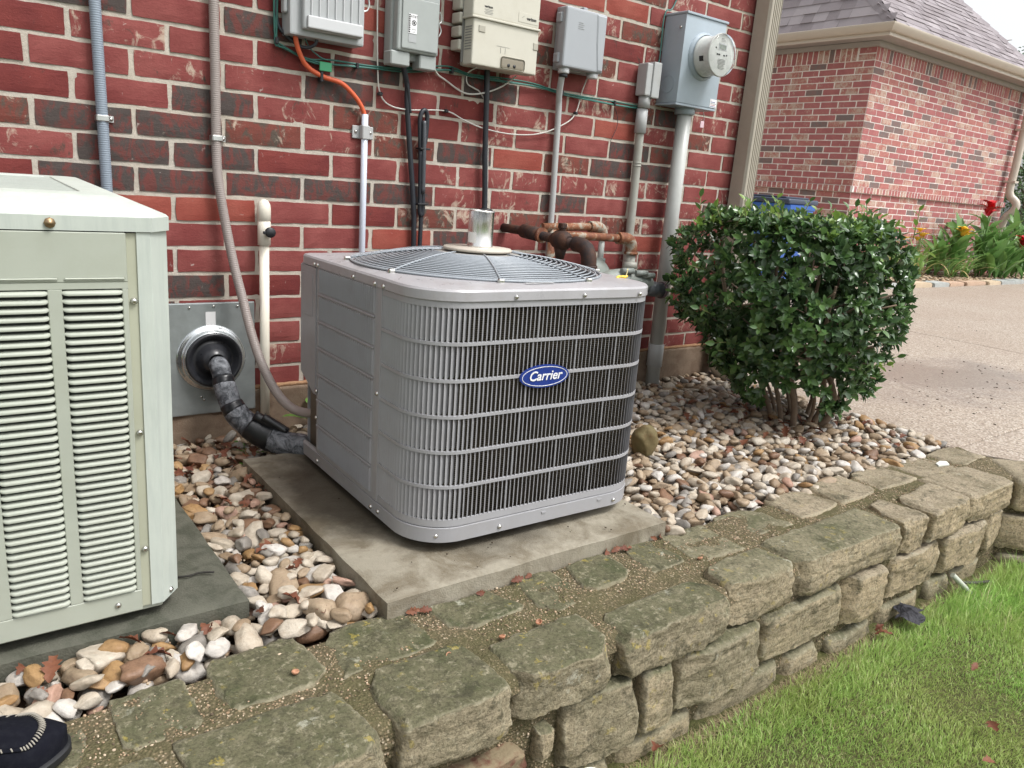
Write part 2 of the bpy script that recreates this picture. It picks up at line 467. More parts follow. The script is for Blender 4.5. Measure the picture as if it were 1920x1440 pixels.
obj('wall_return', bm_box(WALL_X1 - .1, WALL_X1 - .001, .301, 9, .0, 4.6), wall, MORTAR)
# foundation under the lowest course, with a ragged mortar squeeze
def fz(x, z): return -.012 + .006 * mn.noise((x * 8, z * 8, 0)) + .003 * mn.noise((x * 40, z * 40, 0))
xs = np.linspace(-3.6, WALL_X1 + .01, 260); zs = np.linspace(-.12, .165, 24)
V = [(x, fz(x, z), z) for z in zs for x in xs] ; W_ = len(xs)
F = [(j * W_ + i, j * W_ + i + 1, (j + 1) * W_ + i + 1, (j + 1) * W_ + i) for j in range(len(zs) - 1) for i in range(W_ - 1)]
off = len(V); top = (len(zs) - 1) * W_
for i in range(W_): V.append((xs[i], .04, .165))
for i in range(W_ - 1): F.append((top + i, top + i + 1, off + i + 1, off + i))
obj('foundation', mesh_np('foundation', V, F, True), wall, FOUND_M)
n = NT('squeezed_mortar'); cm = n.mix(n.noise(40, 5), (.42, .26, .15), (.22, .12, .07)); SQ = n.done(cm, .95, 0, n.bump(n.noise(150, 5), 1, .004), .1)
bm = bm_tube([(x, -.004 + .004 * mn.noise((x * 20, 0, 0)), .170 + .005 * mn.noise((x * 12, 3, 0))) for x in np.arange(-1, 3.0, .02)], .009, 6, sub=1,
             radii=[.009 + .005 * mn.noise((x * 35, 8, 0)) for x in np.arange(-1, 3.0, .02)])
obj('mortar_ledge', tomesh(bm), wall, SQ)

# ------------------------------------------------------------------ downspout on the corner
TAUPE = painted('taupe_painted_metal', (.40, .365, .30), .38, .04, (.2, .17, .13), .2)
ds = thing('downspout', 'large beige corrugated downspout at the corner of the near brick house', 'downspout', (0, 0, 0))
prof = [(2.965, -.012)]
prof += [(2.965, -.085), (2.972, -.097)]
for k in range(5):
    xa = 2.980 + k * .0130
    prof += [(xa, -.100), (xa + .0045, -.100), (xa + .0060, -.091), (xa + .0098, -.091), (xa + .0115, -.100)]
prof += [(3.045, -.100), (3.050, -.092), (3.050, -.012)]
bm = bm_prism(prof[::-1], .12, 4.4)
obj('pipe', tomesh(bm), ds, TAUPE)
bm = bm_prism([(x, y - .0) for x, y in ((2.955, -.008), (2.955, -.11), (3.052, -.11), (3.052, -.008))][::-1], 2.3, 2.33)
obj('strap', tomesh(bm), ds, TAUPE)
obj('elbow', bm_tube([(3.005, -.055, .14), (3.005, -.07, .07), (3.005, -.16, .03), (3.005, -.26, .015)], .048, 10), ds, TAUPE)

# ------------------------------------------------------------------ neighbour house
HX, HY, HX1 = 9.40, 3.10, 14.02
nb = thing('neighbour_house', 'red brick house across the driveway with a grey shingled hip roof', 'house', (0, 0, 0))
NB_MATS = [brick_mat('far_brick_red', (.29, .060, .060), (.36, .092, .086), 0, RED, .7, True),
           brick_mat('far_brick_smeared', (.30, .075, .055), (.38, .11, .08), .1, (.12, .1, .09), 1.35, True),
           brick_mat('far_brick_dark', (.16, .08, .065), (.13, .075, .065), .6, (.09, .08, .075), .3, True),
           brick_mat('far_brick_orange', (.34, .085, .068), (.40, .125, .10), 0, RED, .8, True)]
far_items = []      # (cx, cy, cz, L, H, face, kind, proud)
rr = random.Random(5)
def pick():
    return rr.choices([0, 1, 2, 3], [50, 28, 12, 12])[0]
BELT = 1.19
for face in ('S', 'W'):
    length = (HX1 - HX) if face == 'S' else 6.0
    rows = [BELT + (j + .5) * .0803 for j in range(19)] + [1.11 - (j + .5) * .0803 for j in range(14)]
    for j, z in enumerate(rows):
        off = (0 if j % 2 else .10)
        s = -off
        while s < length:
            a = max(s, 0); b_ = min(s + MX, length); s += MX
            if b_ - a < .03: continue
            far_items.append((face, (a + b_) / 2, z, b_ - a - .016, .068, pick(), 0.0))
    # soldier course and rowlock belt
    s = .254 if face == 'W' else 0
    while s < length - .05:
        far_items.append((face, s + .040, 2.825, .066, .215, pick(), 0.0)); s += .080
    if face == 'W':
        for q in range(3): far_items.append((face, .12, 2.715 + .04 + q * .08, .225, .066, pick(), 0.0))
    s = 0
    while s < length - .05:
        far_items.append((face, s + .040, 1.150, .064, .075, rr.choice([0, 0, 1, 3]), .03)); s += .080
fs = []
for it in far_items:
    face, s, z = it[0], it[1], it[2]
    P = (HX + s, HY, z) if face == 'S' else (HX, HY + s, z)
    x, y, d = proj(P); ok = bool(in_view(P, 5))
    if ok and x < 1440 and y < 400: ok = x > 1400 + (400 - y) * .15
    if ok and y > 395 and x < 1700: ok = False
    if ok and y > 430: ok = False
    fs.append((not ok, d / (it[3] * it[4]) ** .5, it))
fs.sort(key=lambda t: (t[0], t[1]))
_fm = {}
def far_mesh(L, H, kind, var):
    k = (round(L, 3), H, kind, var)
    if k not in _fm:
        V, F = brick_mesh('b', L, H, D=.02, nx=3, nz=1, seed=var + 11, jit=.002)
        me = bpy.data.meshes.new('brick'); me.from_pydata(V, [], F); me.update(); me.materials.append(NB_MATS[kind]); _fm[k] = me
    return _fm[k]
RW = Matrix.Rotation(R(-90), 4, 'Z')
RV, RF, RM = [], [], []
cnt = 0
for no, _, (face, s, z, L, H, kind, proud) in fs:
    yy = -proud + rr.uniform(-.002, .002)
    if not no and cnt < 300:
        me = far_mesh(L, H, kind, rr.randrange(3))
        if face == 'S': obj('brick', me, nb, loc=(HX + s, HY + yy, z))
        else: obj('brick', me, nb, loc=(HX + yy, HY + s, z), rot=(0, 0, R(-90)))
        cnt += 1
    else:
        V, F = brick_mesh('b', L, H, D=.03 + proud, nx=2, nz=1, seed=rr.randrange(60), jit=.002)
        off = len(RV)
        if face == 'S': RV += [(HX + s + a, HY + yy + b, z + c_) for a, b, c_ in V]
        else: RV += [(HX + yy + b, HY + s - a, z + c_) for a, b, c_ in V]
        RF += [tuple(t + off for t in f) for f in F]; RM += [kind] * len(F)
me = mesh_np('brick', RV, RF, False, RM)
for m in NB_MATS: me.materials.append(m)
obj('brick', me, nb, stuff=True)
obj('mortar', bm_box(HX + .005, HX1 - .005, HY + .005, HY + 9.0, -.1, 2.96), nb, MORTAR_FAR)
bm = bm_box(HX - .026, HX1, HY - .026, HY + .02, 1.113, 1.186); merge(bm, bm_box(HX - .026, HX + .02, HY + .021, HY + 6, 1.113, 1.186))
obj('belt_mortar', bm, nb, MORTAR_FAR)
# eaves
EX0, EY0, EX1, EY1 = HX - .36, HY - .36, HX1 + .10, HY + 9.3
EZ = 3.03
CREAM = painted('cream_gutter_paint', (.52, .46, .39), .4, .03)
SOFF = painted('soffit_paint', (.36, .33, .31), .6, .03)
bm = bmesh.new()
merge(bm, bm_box(EX0 + .1, EX1, EY0 + .1, HY - .002, 2.935, 2.955)); merge(bm, bm_box(EX0 + .1, HX - .002, HY - .001, EY1, 2.935, 2.955))
obj('soffit', bm, nb, SOFF)
bm = bmesh.new()
merge(bm, bm_box(HX - .02, HX1 + .02, HY - .045, HY - .003, 2.87, 2.93)); merge(bm, bm_box(HX - .045, HX - .021, HY - .045, EY1, 2.87, 2.93))
obj('frieze_board', bm, nb, SOFF)
bm = bmesh.new()
merge(bm, bm_box(EX0 + .08, EX1, EY0 + .08, EY0 + .102, 2.93, 3.06)); merge(bm, bm_box(EX0 + .08, EX0 + .102, EY0 + .103, EY1, 2.93, 3.06))
obj('fascia', bm, nb, CREAM)
def gutter_prof(): # (out, z): ogee gutter hanging outside the fascia
    return [(.078, 2.972), (.050, 2.972), (.038, 2.978), (.018, 3.008), (.0, 3.038), (-.004, 3.05), (-.004, 3.062), (.006, 3.066), (.012, 3.055), (.078, 3.055)]
bm = bmesh.new()
corner_path = [(EX0, EY1, 0), (EX0, EY0, 0), (EX1, EY0, 0)]
pr = gutter_prof(); rings = []
for idx, (px_, py_, _) in enumerate(corner_path):
    ring = []
    for o_, z_ in pr:
        if idx == 0: ring.append(bm.verts.new((EX0 + o_, py_, z_)))
        elif idx == 1: ring.append(bm.verts.new((EX0 + o_, EY0 + o_, z_)))
        else: ring.append(bm.verts.new((px_, EY0 + o_, z_)))
    rings.append(ring)
for a, b_ in ((0, 1), (1, 2)):
    for k in range(len(pr)):
        bm.faces.new([rings[a][k], rings[b_][k], rings[b_][(k + 1) % len(pr)], rings[a][(k + 1) % len(pr)]])
bmesh.ops.recalc_face_normals(bm, faces=bm.faces[:])
obj('gutter', tomesh(bm, ang=30), nb, CREAM)
# roof: south plane pitch .9, west plane steeper
PB, PA = .90, 2.1
RX0, RY0, RX1 = EX0 + .03, EY0 + .03, 13.55
DEP = 3.4
RUN = DEP * PB / PA
n = NT('shingle'); rn = n.rnd(); c = n.ramp(rn, [(0, (.17, .148, .158)), (.35, (.22, .195, .208)), (.7, (.26, .235, .25)), (1, (.33, .30, .315))])
c = n.mix(n.math('MULTIPLY', n.ramp(n.noise(220, 3), [(.35, 0), (.7, 1)]), .35), c, (.38, .34, .34))
SHIN = n.done(c, .9, 0, n.bump(n.noise(260, 3), .6, .003), .2)
core = bmesh.new()
a = core.verts.new((RX0, RY0, 3.045)); b_ = core.verts.new((RX1, RY0, 3.045)); c1 = core.verts.new((RX1 - RUN, RY0 + DEP, 3.045 + DEP * PB)); d1 = core.verts.new((RX0 + RUN, RY0 + DEP, 3.045 + DEP * PB))
core.faces.new([a, b_, c1, d1])
e1 = core.verts.new((RX0, EY1, 3.045)); f1 = core.verts.new((RX0 + RUN, EY1, 3.045 + DEP * PB)); core.faces.new([a, d1, f1, e1])
g1 = core.verts.new((RX1, EY1, 3.045)); h1 = core.verts.new((RX1 - RUN, EY1, 3.045 + DEP * PB)); core.faces.new([b_, g1, h1, c1]); core.faces.new([d1, c1, h1, f1])
n2 = NT('roof_felt'); FELT = n2.done((.10, .09, .092), .95)
obj('roof', tomesh(core), nb, FELT)
roof_o = nb.children[-1]
tab_items = []
EXPO = .135
def plane_tabs(face):
    slope = math.sqrt(1 + (PB if face == 'S' else PA) ** 2); p = PB if face == 'S' else PA
    nrow = int((DEP if face == 'S' else RUN) * slope / EXPO)
    for j in range(nrow):
        u = j * EXPO / slope; zr = 3.05 + u * p
        if face == 'S': s0 = RX0 + u * PB / PA; s1 = RX1 - u * PB / PA
        else: s0 = RY0 + u * PA / PB; s1 = RY0 + 5.5
        s = s0 - rr.uniform(0, .2)
        while s < s1:
            wd = rr.choice([.16, .20, .25, .31]); a_ = max(s, s0); b2 = min(s + wd, s1); s += wd
            if b2 - a_ > .03: tab_items.append((face, a_, b2, u, zr, p, slope))
plane_tabs('S'); plane_tabs('W')
def tab_geom(face, a_, b2, u, zr, p, slope, th):
    e = EXPO * 1.02 / slope
    lift = .006 + th
    nx_, nz_ = -p / slope * 1.0, 1 / slope
    pts = []
    for (s, k) in ((a_, 0), (b2, 0), (b2, 1), (a_, 1)):
        uu = u + k * e; z = 3.05 + uu * p; l_ = lift if k == 0 else .004
        pts.append((s, uu - p / slope * l_, z + l_ / slope)) 
    low = [(a_, u, zr - .002), (b2, u, zr - .002)]
    out = []
    for s, uu, z in pts + low:
        out.append((s, RY0 + uu, z) if face == 'S' else (RX0 + uu, s, z))
    F = [(0, 1, 2, 3), (4, 5, 1, 0)]
    if face == 'W': F = [f[::-1] for f in F]
    return out, F
ts = []
for it in tab_items:
    face, a_, b2, u, zr, p, slope = it
    P = ((a_ + b2) / 2, RY0 + u, zr) if face == 'S' else (RX0 + u, (a_ + b2) / 2, zr)
    x, y, d = proj(P); ok = bool(in_view(P, 4)) and x > 1455
    ts.append((not ok, d, it))
ts.sort(key=lambda t: (t[0], t[1]))
RV, RF = [], []
cnt = 0
for no, d, it in ts:
    V, F = tab_geom(*it, th=rr.choice([.002, .006, .010]))
    if not no and cnt < 300:
        me = bpy.data.meshes.new('shingle'); me.from_pydata(V, [], F); me.update(); me.materials.append(SHIN)
        obj('shingle', me, roof_o); cnt += 1
    else:
        off = len(RV); RV += V; RF += [tuple(t + off for t in f) for f in F]
obj('shingle', mesh_np('shingle', RV, RF), roof_o, SHIN, stuff=True)
# hip caps
for sgn, xs_ in ((1, RX0), (-1, RX1)):
    bm = bmesh.new()
    m_ = 26
    for k in range(m_):
        u = k * DEP / m_; u2 = u + DEP / m_ * 1.15
        x = xs_ + sgn * u * PB / PA; x2 = xs_ + sgn * u2 * PB / PA
        za, zb = 3.065 + u * PB + .012, 3.065 + u2 * PB + .002
        wv = .10
        vs = [bm.verts.new(q) for q in ((x + wv * sgn, RY0 + u - .02, za - .035), (x, RY0 + u - .01, za + .02), (x - wv * .15 * sgn, RY0 + u + wv, za - .035),
                                        (x2 - wv * .15 * sgn, RY0 + u2 + wv, zb - .03), (x2, RY0 + u2, zb + .02), (x2 + wv * sgn, RY0 + u2 - .02, zb - .03))]
        bm.faces.new([vs[0], vs[1], vs[4], vs[5]]); bm.faces.new([vs[1], vs[2], vs[3], vs[4]])
    obj('hip_cap', tomesh(bm), roof_o, SHIN)
# neighbour's downspout
nd = thing('downspout', 'pale downspout bending outwards at the far end of the neighbour house wall', 'downspout', (0, 0, 0))
obj('pipe', bm_tube([(13.86, 2.98, 2.97), (13.86, 2.98, 1.75), (13.86, 2.98, 1.34), (13.88, 2.86, 1.20), (13.88, 2.86, 1.08), (13.86, 2.97, .92), (13.86, 2.98, .6), (13.86, 2.98, .02)], .062, 8, sub=3), nd, CREAM)
for z_ in (2.3, 1.5): obj('strap', bm_box(13.79, 13.93, 2.91, 3.09, z_, z_ + .03), nd, CREAM)

# ------------------------------------------------------------------ pads
def rough_slab(x0, x1, y0, y1, z0, z1, nx, ny, amp=.0015, seed=0):
    b = bmesh.new()
    bmesh.ops.create_grid(b, x_segments=nx, y_segments=ny, size=.5)
    for v in b.verts:
        x = x0 + (v.co.x + .5) * (x1 - x0); y = y0 + (v.co.y + .5) * (y1 - y0)
        e = min(x - x0, x1 - x, y - y0, y1 - y)
        q = mn.noise_vector((x * 12 + seed, y * 12, 0))
        if e < 1e-4: x += q.x * .003; y += q.y * .003
        v.co = Vector((x, y, z1 + mn.noise((x * 7, y * 7, seed)) * amp - (.003 if e < 1e-4 else 0)))
    edges = [e for e in b.edges if e.is_boundary]
    r = bmesh.ops.extrude_edge_only(b, edges=edges)
    vs = [v for v in r['geom'] if isinstance(v, bmesh.types.BMVert)]
    for v in vs: v.co.z = z0; 
    bmesh.ops.recalc_face_normals(b, faces=b.faces[:])
    return b
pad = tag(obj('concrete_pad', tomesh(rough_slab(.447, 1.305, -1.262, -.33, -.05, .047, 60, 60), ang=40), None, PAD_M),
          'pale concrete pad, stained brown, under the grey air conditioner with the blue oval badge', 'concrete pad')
pad.rotation_euler = (0, 0, 0)
pad2 = tag(obj('concrete_pad', tomesh(rough_slab(-1.0, .215, -1.088, -.20, -.05, .030, 60, 50, .002, 4), ang=40), None, PAD2_M),
           'dark weathered concrete pad under the pale green air conditioner', 'concrete pad')

# ------------------------------------------------------------------ grey air conditioner
GREY = painted('grey_enamel', (.315, .315, .330), .40, .04, (.22, .20, .18), .25, 5)
GREYT = painted('grey_enamel_dusty', (.36, .355, .37), .33, .06, (.28, .26, .25), .5, 8)
GRILLE = painted('grille_wire_coating', (.30, .33, .36), .30, .04)
STEEL = painted('screw_steel', (.62, .61, .58), .25, .1, metal=1)
DARKM = painted('dark_interior', (.012, .012, .013), .7, .1)
n = NT('coil_fins')
w1 = n.n('ShaderNodeTexWave', wave_type='BANDS', bands_direction='Z'); w1.inputs['Scale'].default_value = 62; n.l(n.coord('gobj'), w1.inputs['Vector'])
w2 = n.noise(3, 5, .7)
w3 = n.noise(1.0, 3, .6, vec=n.scaled(n.coord('gobj'), (700, 700, 4)))
c = n.mix(n.ramp(w1.outputs['Fac'], [(.25, 0), (.6, 1)]), (.055, .047, .037), (.38, .32, .24))
c = n.mix(n.ramp(w2, [(.4, 0), (.65, .55)]), c, (.03, .026, .022))
c = n.mix(n.math('MULTIPLY', w3, .5), c, (.02, .018, .015))
COIL = n.done(c, .55, .3, n.bump(w3, .6, .002), .3)

UC = (.9555, -.775); HW, HD = .3600, .3750
ac = thing('air_conditioner', 'grey louvered outdoor air conditioner with a blue oval badge on its front', 'air conditioner', (UC[0], UC[1], .066), (R(-.6), 0, R(-1.6)))
def rrect(hw, hd, rf, rb, n=14, off=0.0):
    """outline, counter clockwise from front-left seam; returns list (x,y,nx,ny)"""
    out = []
    def arc(cx, cy, r, a0, a1, m):
        for k in range(m + 1):
            a = R(a0 + (a1 - a0) * k / m); out.append((cx + (r + off) * math.cos(a), cy + (r + off) * math.sin(a), math.cos(a), math.sin(a)))
    arc(-hw + rf, -hd + rf, rf, 180, 270, n); arc(hw - rf, -hd + rf, rf, 270, 360, n)
    arc(hw - rb, hd - rb, rb, 0, 90, 5); arc(-hw + rb, hd - rb, rb, 90, 180, 5)
    return out
def ring_wall(hw, hd, rf, rb, prof, cap_top=False):
    """prof: list of (off, z) ; sweeps round the outline"""
    b = bmesh.new(); rings = []
    for off, z in prof:
        rings.append([b.verts.new((x, y, z)) for x, y, _, _ in rrect(hw, hd, rf, rb, 14, off)])
    m = len(rings[0])
    for i in range(len(rings) - 1):
        for k in range(m): b.faces.new([rings[i][k], rings[i][(k + 1) % m], rings[i + 1][(k + 1) % m], rings[i + 1][k]])
    if cap_top: b.faces.new(rings[-1])
    return b
RF_, RB_ = .122, .03
LZ0, LZ1 = .583, .611
# base pan
obj('base_pan', tomesh(ring_wall(HW, HD, RF_, RB_, [(-.06, 0), (-.010, 0), (.001, .006), (.002, .042), (-.004, .044), (-.004, .052)]), ang=35), ac, GREY)
obj('pan_floor', tomesh(ring_wall(HW, HD, RF_, RB_, [(-.058, .002), (-.058, .01)], True)), ac, DARKM)
# coil and inner darkness
obj('coil', tomesh(ring_wall(HW, HD, RF_, RB_, [(-.019, .03), (-.019, .58)]), ang=60), ac, COIL)
# top cover with round opening
RH = .330
b = bmesh.new()
outl = []
NA = 120
def outline_at(a, off):
    dx, dy = math.cos(a), math.sin(a); best = None
    pts = rrect(HW, HD, RF_, RB_, 14, off)
    for i in range(len(pts)):
        x1, y1 = pts[i][:2]; x2, y2 = pts[(i + 1) % len(pts)][:2]
        den = dx * (y2 - y1) - dy * (x2 - x1)
        if abs(den) < 1e-9: continue
        t = (x1 * (y2 - y1) - y1 * (x2 - x1)) / den; s = (x1 * dy - y1 * dx) / den
        if t > 0 and -1e-6 <= s <= 1 + 1e-6:
            if best is None or t < best: best = t
    return best
prev = None
prof_r = []
for k in range(NA):
    a = 2 * math.pi * k / NA
    ro = outline_at(a, .004); rin = min(RH, ro - .012)
    ring = []
    for (rad, z) in ((ro - .002, LZ0), (ro, LZ0 + .002), (ro, LZ1 - .006), (ro - .004, LZ1 - .001), (ro - .009, LZ1), ((ro - .009) * .6 + rin * .4, LZ1 + .006 if ro - rin > .03 else LZ1 + .002), (rin + .002, LZ1 + .008), (rin, LZ1 + .006), (rin - .004, LZ1 - .05)):
        ring.append(b.verts.new((rad * math.cos(a), rad * math.sin(a), z)))
    prof_r.append(ring)
for k in range(NA):
    r0, r1 = prof_r[k], prof_r[(k + 1) % NA]
    for i in range(len(r0) - 1): b.faces.new([r0[i], r1[i], r1[i + 1], r0[i + 1]])
obj('top_cover', tomesh(b, ang=28), ac, GREYT)
# fan inside
fan = obj('fan', tomesh(bm_lathe([(.0, .50), (.07, .50), (.075, .47), (.075, .42)], 20)), ac, DARKM)
for k in range(4):
    b = bmesh.new(); a0 = R(90 * k)
    vs = [b.verts.new((math.cos(a0 + da) * r_, math.sin(a0 + da) * r_, .5 + z_)) for r_, da, z_ in ((.07, 0, 0), (.30, -.15, .02), (.30, .75, -.06), (.07, .6, -.05))]
    b.faces.new(vs); obj('fan_blade', b, fan, DARKM)
# grille: rings and spokes
gr = obj('fan_grille', tomesh(bm_lathe([(.118, .652), (.118, .655), (.10, .657), (.0, .657)], 36)), ac, painted('grille_hub', (.30, .29, .27), .5))
NRG = 17
def gz(r): return LZ1 + .010 + .036 * max(0, 1 - ((r - .10) / (.345 - .10)) ** 1.6)
for i in range(NRG):
    r_ = .125 + (.342 - .125) * i / (NRG - 1)
    b = bmesh.new(); m_ = 72; rings = []
    tr = .0024 if i < NRG - 1 else .0036
    for k in range(m_):
        a = 2 * math.pi * k / m_
        rings.append([b.verts.new(((r_ + tr * math.cos(t)) * math.cos(a), (r_ + tr * math.cos(t)) * math.sin(a), gz(r_) + tr * math.sin(t))) for t in (0, 1.571, 3.1416, 4.712)])
    for k in range(m_):
        for j in range(4):
            f = b.faces.new([rings[k][j], rings[k][(j + 1) % 4], rings[(k + 1) % m_][(j + 1) % 4], rings[(k + 1) % m_][j]]); f.smooth = True
    obj('ring_wire', b, gr, GRILLE)
for k in range(8):
    a = R(22 + 45 * k)
    pts = [(math.cos(a) * r_, math.sin(a) * r_, gz(r_) + .003) for r_ in (.10, .15, .2, .25, .3, .345)]
    obj('spoke_wire', bm_tube(pts, .0022, 5, sub=2), gr, GRILLE)
    obj('mounting_clip', bm_box(math.cos(a) * .35 - .009, math.cos(a) * .35 + .009, math.sin(a) * .35 - .006, math.sin(a) * .35 + .006, LZ1 + .004, LZ1 + .016, .003), gr, STEEL)
hub = obj('centre_disc', tomesh(bm_lathe([(.0, .660), (.086, .660), (.094, .662), (.096, .666), (.092, .670), (.0, .673)], 40)), ac, painted('beige_disc', (.46, .42, .36), .45, .06))
# outer skin: bands, rails, louvers following the outline
def perim(step):
    """points every `step` metres from the left seam round the front to the right rear"""
    pts = [(-HW, y_, -1, 0) for y_ in np.linspace(-.150, -HD + RF_ + .001, 8)]
    pts += rrect(HW, HD, RF_, RB_, 40)[:82]
    pts += [(HW, y_, 1, 0) for y_ in np.linspace(-HD + RF_ + .01, HD - RB_, 20)]
    out = []; acc = 0; last = None
    for p_ in pts:
        if last is not None:
            d = math.hypot(p_[0] - last[0], p_[1] - last[1])
            while acc + d >= step:
                t = (step - acc) / d
                q = tuple(last[i] + (p_[i] - last[i]) * t for i in range(4)); l_ = math.hypot(q[2], q[3])
                q = (q[0], q[1], q[2] / l_, q[3] / l_); out.append(q); last = q; d = math.hypot(p_[0] - q[0], p_[1] - q[1]); acc = 0
            acc += d
        last = p_
    return out
PER = perim(.0122)
ROWZ = [.060 + .0855 * k for k in range(7)]; ROWZ[-1] = .570
def strip(z0, z1, proud=.0, deep=-.004, name='rail'):
    b = bmesh.new(); P = [(-HW, -.150 + .008, -1, 0)] + PER
    zs_ = [(z0, deep), (z0 + .0008, proud), (z1 - .0008, proud), (z1, deep)]
    cols = [[b.verts.new((x + nx_ * o_, y + ny_ * o_, z)) for z, o_ in zs_] for x, y, nx_, ny_ in P]
    for i in range(len(cols) - 1):
        for j in range(3): b.faces.new([cols[i][j], cols[i + 1][j], cols[i + 1][j + 1], cols[i][j + 1]])
    return tomesh(b, ang=50)
obj('top_band', strip(.568, .585, .0), ac, GREY)
obj('bottom_band', strip(.045, .064, .0), ac, GREY)
for k in range(1, 6):
    z = ROWZ[k]; obj('rail', strip(z - .0045, z + .0045, .0012), ac, GREY)
slatme = {}
def slat_mesh(h, thick):
    key = (round(h, 4), thick)
    if key not in slatme:
        # local: x = outward normal, y = tangent (to the right seen from outside); plate leans to the left
        w_ = .0145; t_ = .00045 if not thick else .0016
        d = Vector((.70, -.714, 0)).normalized(); s_ = Vector((-d.y, d.x, 0))
        b = bmesh.new(); o0 = Vector((.0, 0, 0))
        secs = []
        for (zz, kk) in ((0, .45), (.004, .85), (.008, 1), (h - .008, 1), (h - .004, .85), (h, .45)):
            a_ = o0 - d * (w_ * kk); c_ = o0
            secs.append([b.verts.new(q + Vector((0, 0, zz))) for q in (a_ + s_ * t_, c_ + s_ * t_, c_ + d * .0008, c_ - s_ * t_, a_ - s_ * t_)])
        for i in range(len(secs) - 1):
            for j in range(5): b.faces.new([secs[i][j], secs[i][(j + 1) % 5], secs[i + 1][(j + 1) % 5], secs[i + 1][j]])
        m_ = tomesh(b, 'slat'); m_.materials.append(GREY); slatme[key] = m_
    return slatme[key]
cnt = 0; SV, SF = [], []
items = []
accm = Matrix.Translation(Vector((UC[0], UC[1], .066)))
for k in range(6):
    for i, (x, y, nx_, ny_) in enumerate(PER):
        px, py, pz = proj((x + UC[0], y + UC[1], .066 + ROWZ[k] + .04))
        vis = ny_ < .25 and nx_ < .75 and i > 0
        items.append((not vis, pz, k, i, x, y, nx_, ny_))
items.sort(key=lambda t: (t[0], t[1]))
for nv, pz, k, i, x, y, nx_, ny_ in items:
    h = (ROWZ[k + 1] - ROWZ[k]) - .009 + (.004 if k in (0, 5) else 0); z = ROWZ[k] + (.0045 if k else .003)
    thick = (i * 7 + k * 4) % 11 == 0 and ny_ < -.95
    me = slat_mesh(h, thick)
    M_ = Matrix.Translation((x, y, z)) @ Matrix(((nx_, -ny_, 0, 0), (ny_, nx_, 0, 0), (0, 0, 1, 0), (0, 0, 0, 1)))
    if not nv and cnt < 300:
        o = obj('slat', me, ac, loc=(x, y, z), rot=(0, 0, math.atan2(ny_, nx_))); cnt += 1
    else:
        off = len(SV); SV += [tuple(M_ @ v.co) for v in me.vertices]; SF += [tuple(a + off for a in p_.vertices) for p_ in me.polygons]
obj('slat', mesh_np('slat', SV, SF), ac, GREY, stuff=True)
# left corner post (seam) and side panels
obj('corner_post', bm_box(-HW - .002, -HW + .004, -.160, -.136, .045, .585, .001), ac, GREY)
b = bm_box(-HW - .001, -HW + .01, -.134, .250, .045, .585, .001)
sidep = obj('side_panel', b, ac, GREY)
b = bmesh.new()
for k in range(7):
    z0, z1 = .052 + k * .0765, .052 + (k + 1) * .0765
    for i in range(27):
        y_ = -.122 + i * .0133
        bb = bmesh.new(); t_ = .0016
        v_ = [bb.verts.new(q) for q in ((-HW - .0008, y_, z0 + .005), (-HW - .0008, y_ + .010, z0 + .005), (-HW - .0008, y_ + .010, z1 - .005), (-HW - .0008, y_, z1 - .005),
                                        (-HW - .0062, y_ + .001, z0 + .010), (-HW - .0014, y_ + .009, z0 + .007), (-HW - .0014, y_ + .009, z1 - .007), (-HW - .0062, y_ + .001, z1 - .010))]
        for f in ((0, 4, 5, 1), (1, 5, 6, 2), (2, 6, 7, 3), (3, 7, 4, 0), (7, 6, 5, 4)): bb.faces.new([v_[q] for q in f])
        merge(b, bb)
obj('pressed_louver', tomesh(b), sidep, GREY, stuff=True)
for k in range(1, 7): obj('side_rail', bm_box(-HW - .0055, -HW - .001, -.124, .244, .052 + k * .0765 - .0022, .052 + k * .0765 + .0022, .0012), sidep, GREY)
bm = bmesh.new()
bm_prism([(0, 0), (1, 0), (1, 1), (0, 1)], 0, 0.001, bm); bm.free()
# rear control cover, cut away below
b = bmesh.new()
prof = [(.252, .585), (.252, .215), (.268, .212), (.375, .262), (.375, .585)]
lo = [b.verts.new((-HW - .003, y_, z_)) for y_, z_ in prof]; hi = [b.verts.new((-HW + .12, y_, z_)) for y_, z_ in prof]
b.faces.new(lo); b.faces.new(hi[::-1])
for i in range(5): b.faces.new([lo[i], hi[i], hi[(i + 1) % 5], lo[(i + 1) % 5]])
bmesh.ops.recalc_face_normals(b, faces=b.faces[:])
bmesh.ops.bevel(b, geom=[e for e in b.edges], offset=.004, segments=2, affect='EDGES')
cc = obj('control_cover', tomesh(b, ang=30), ac, GREY)
b = bm_box(-HW - .0045, -HW - .003, .278, .355, .44, .56, .0012)
obj('pressed_panel', b, cc, GREY)
obj('rear_panel', bm_box(-HW + .02, HW - .02, HD - .006, HD, .03, .585), ac, GREY)
obj('valve_recess', bm_box(-HW + .04, -HW + .10, .255, .37, .02, .3), ac, DARKM)
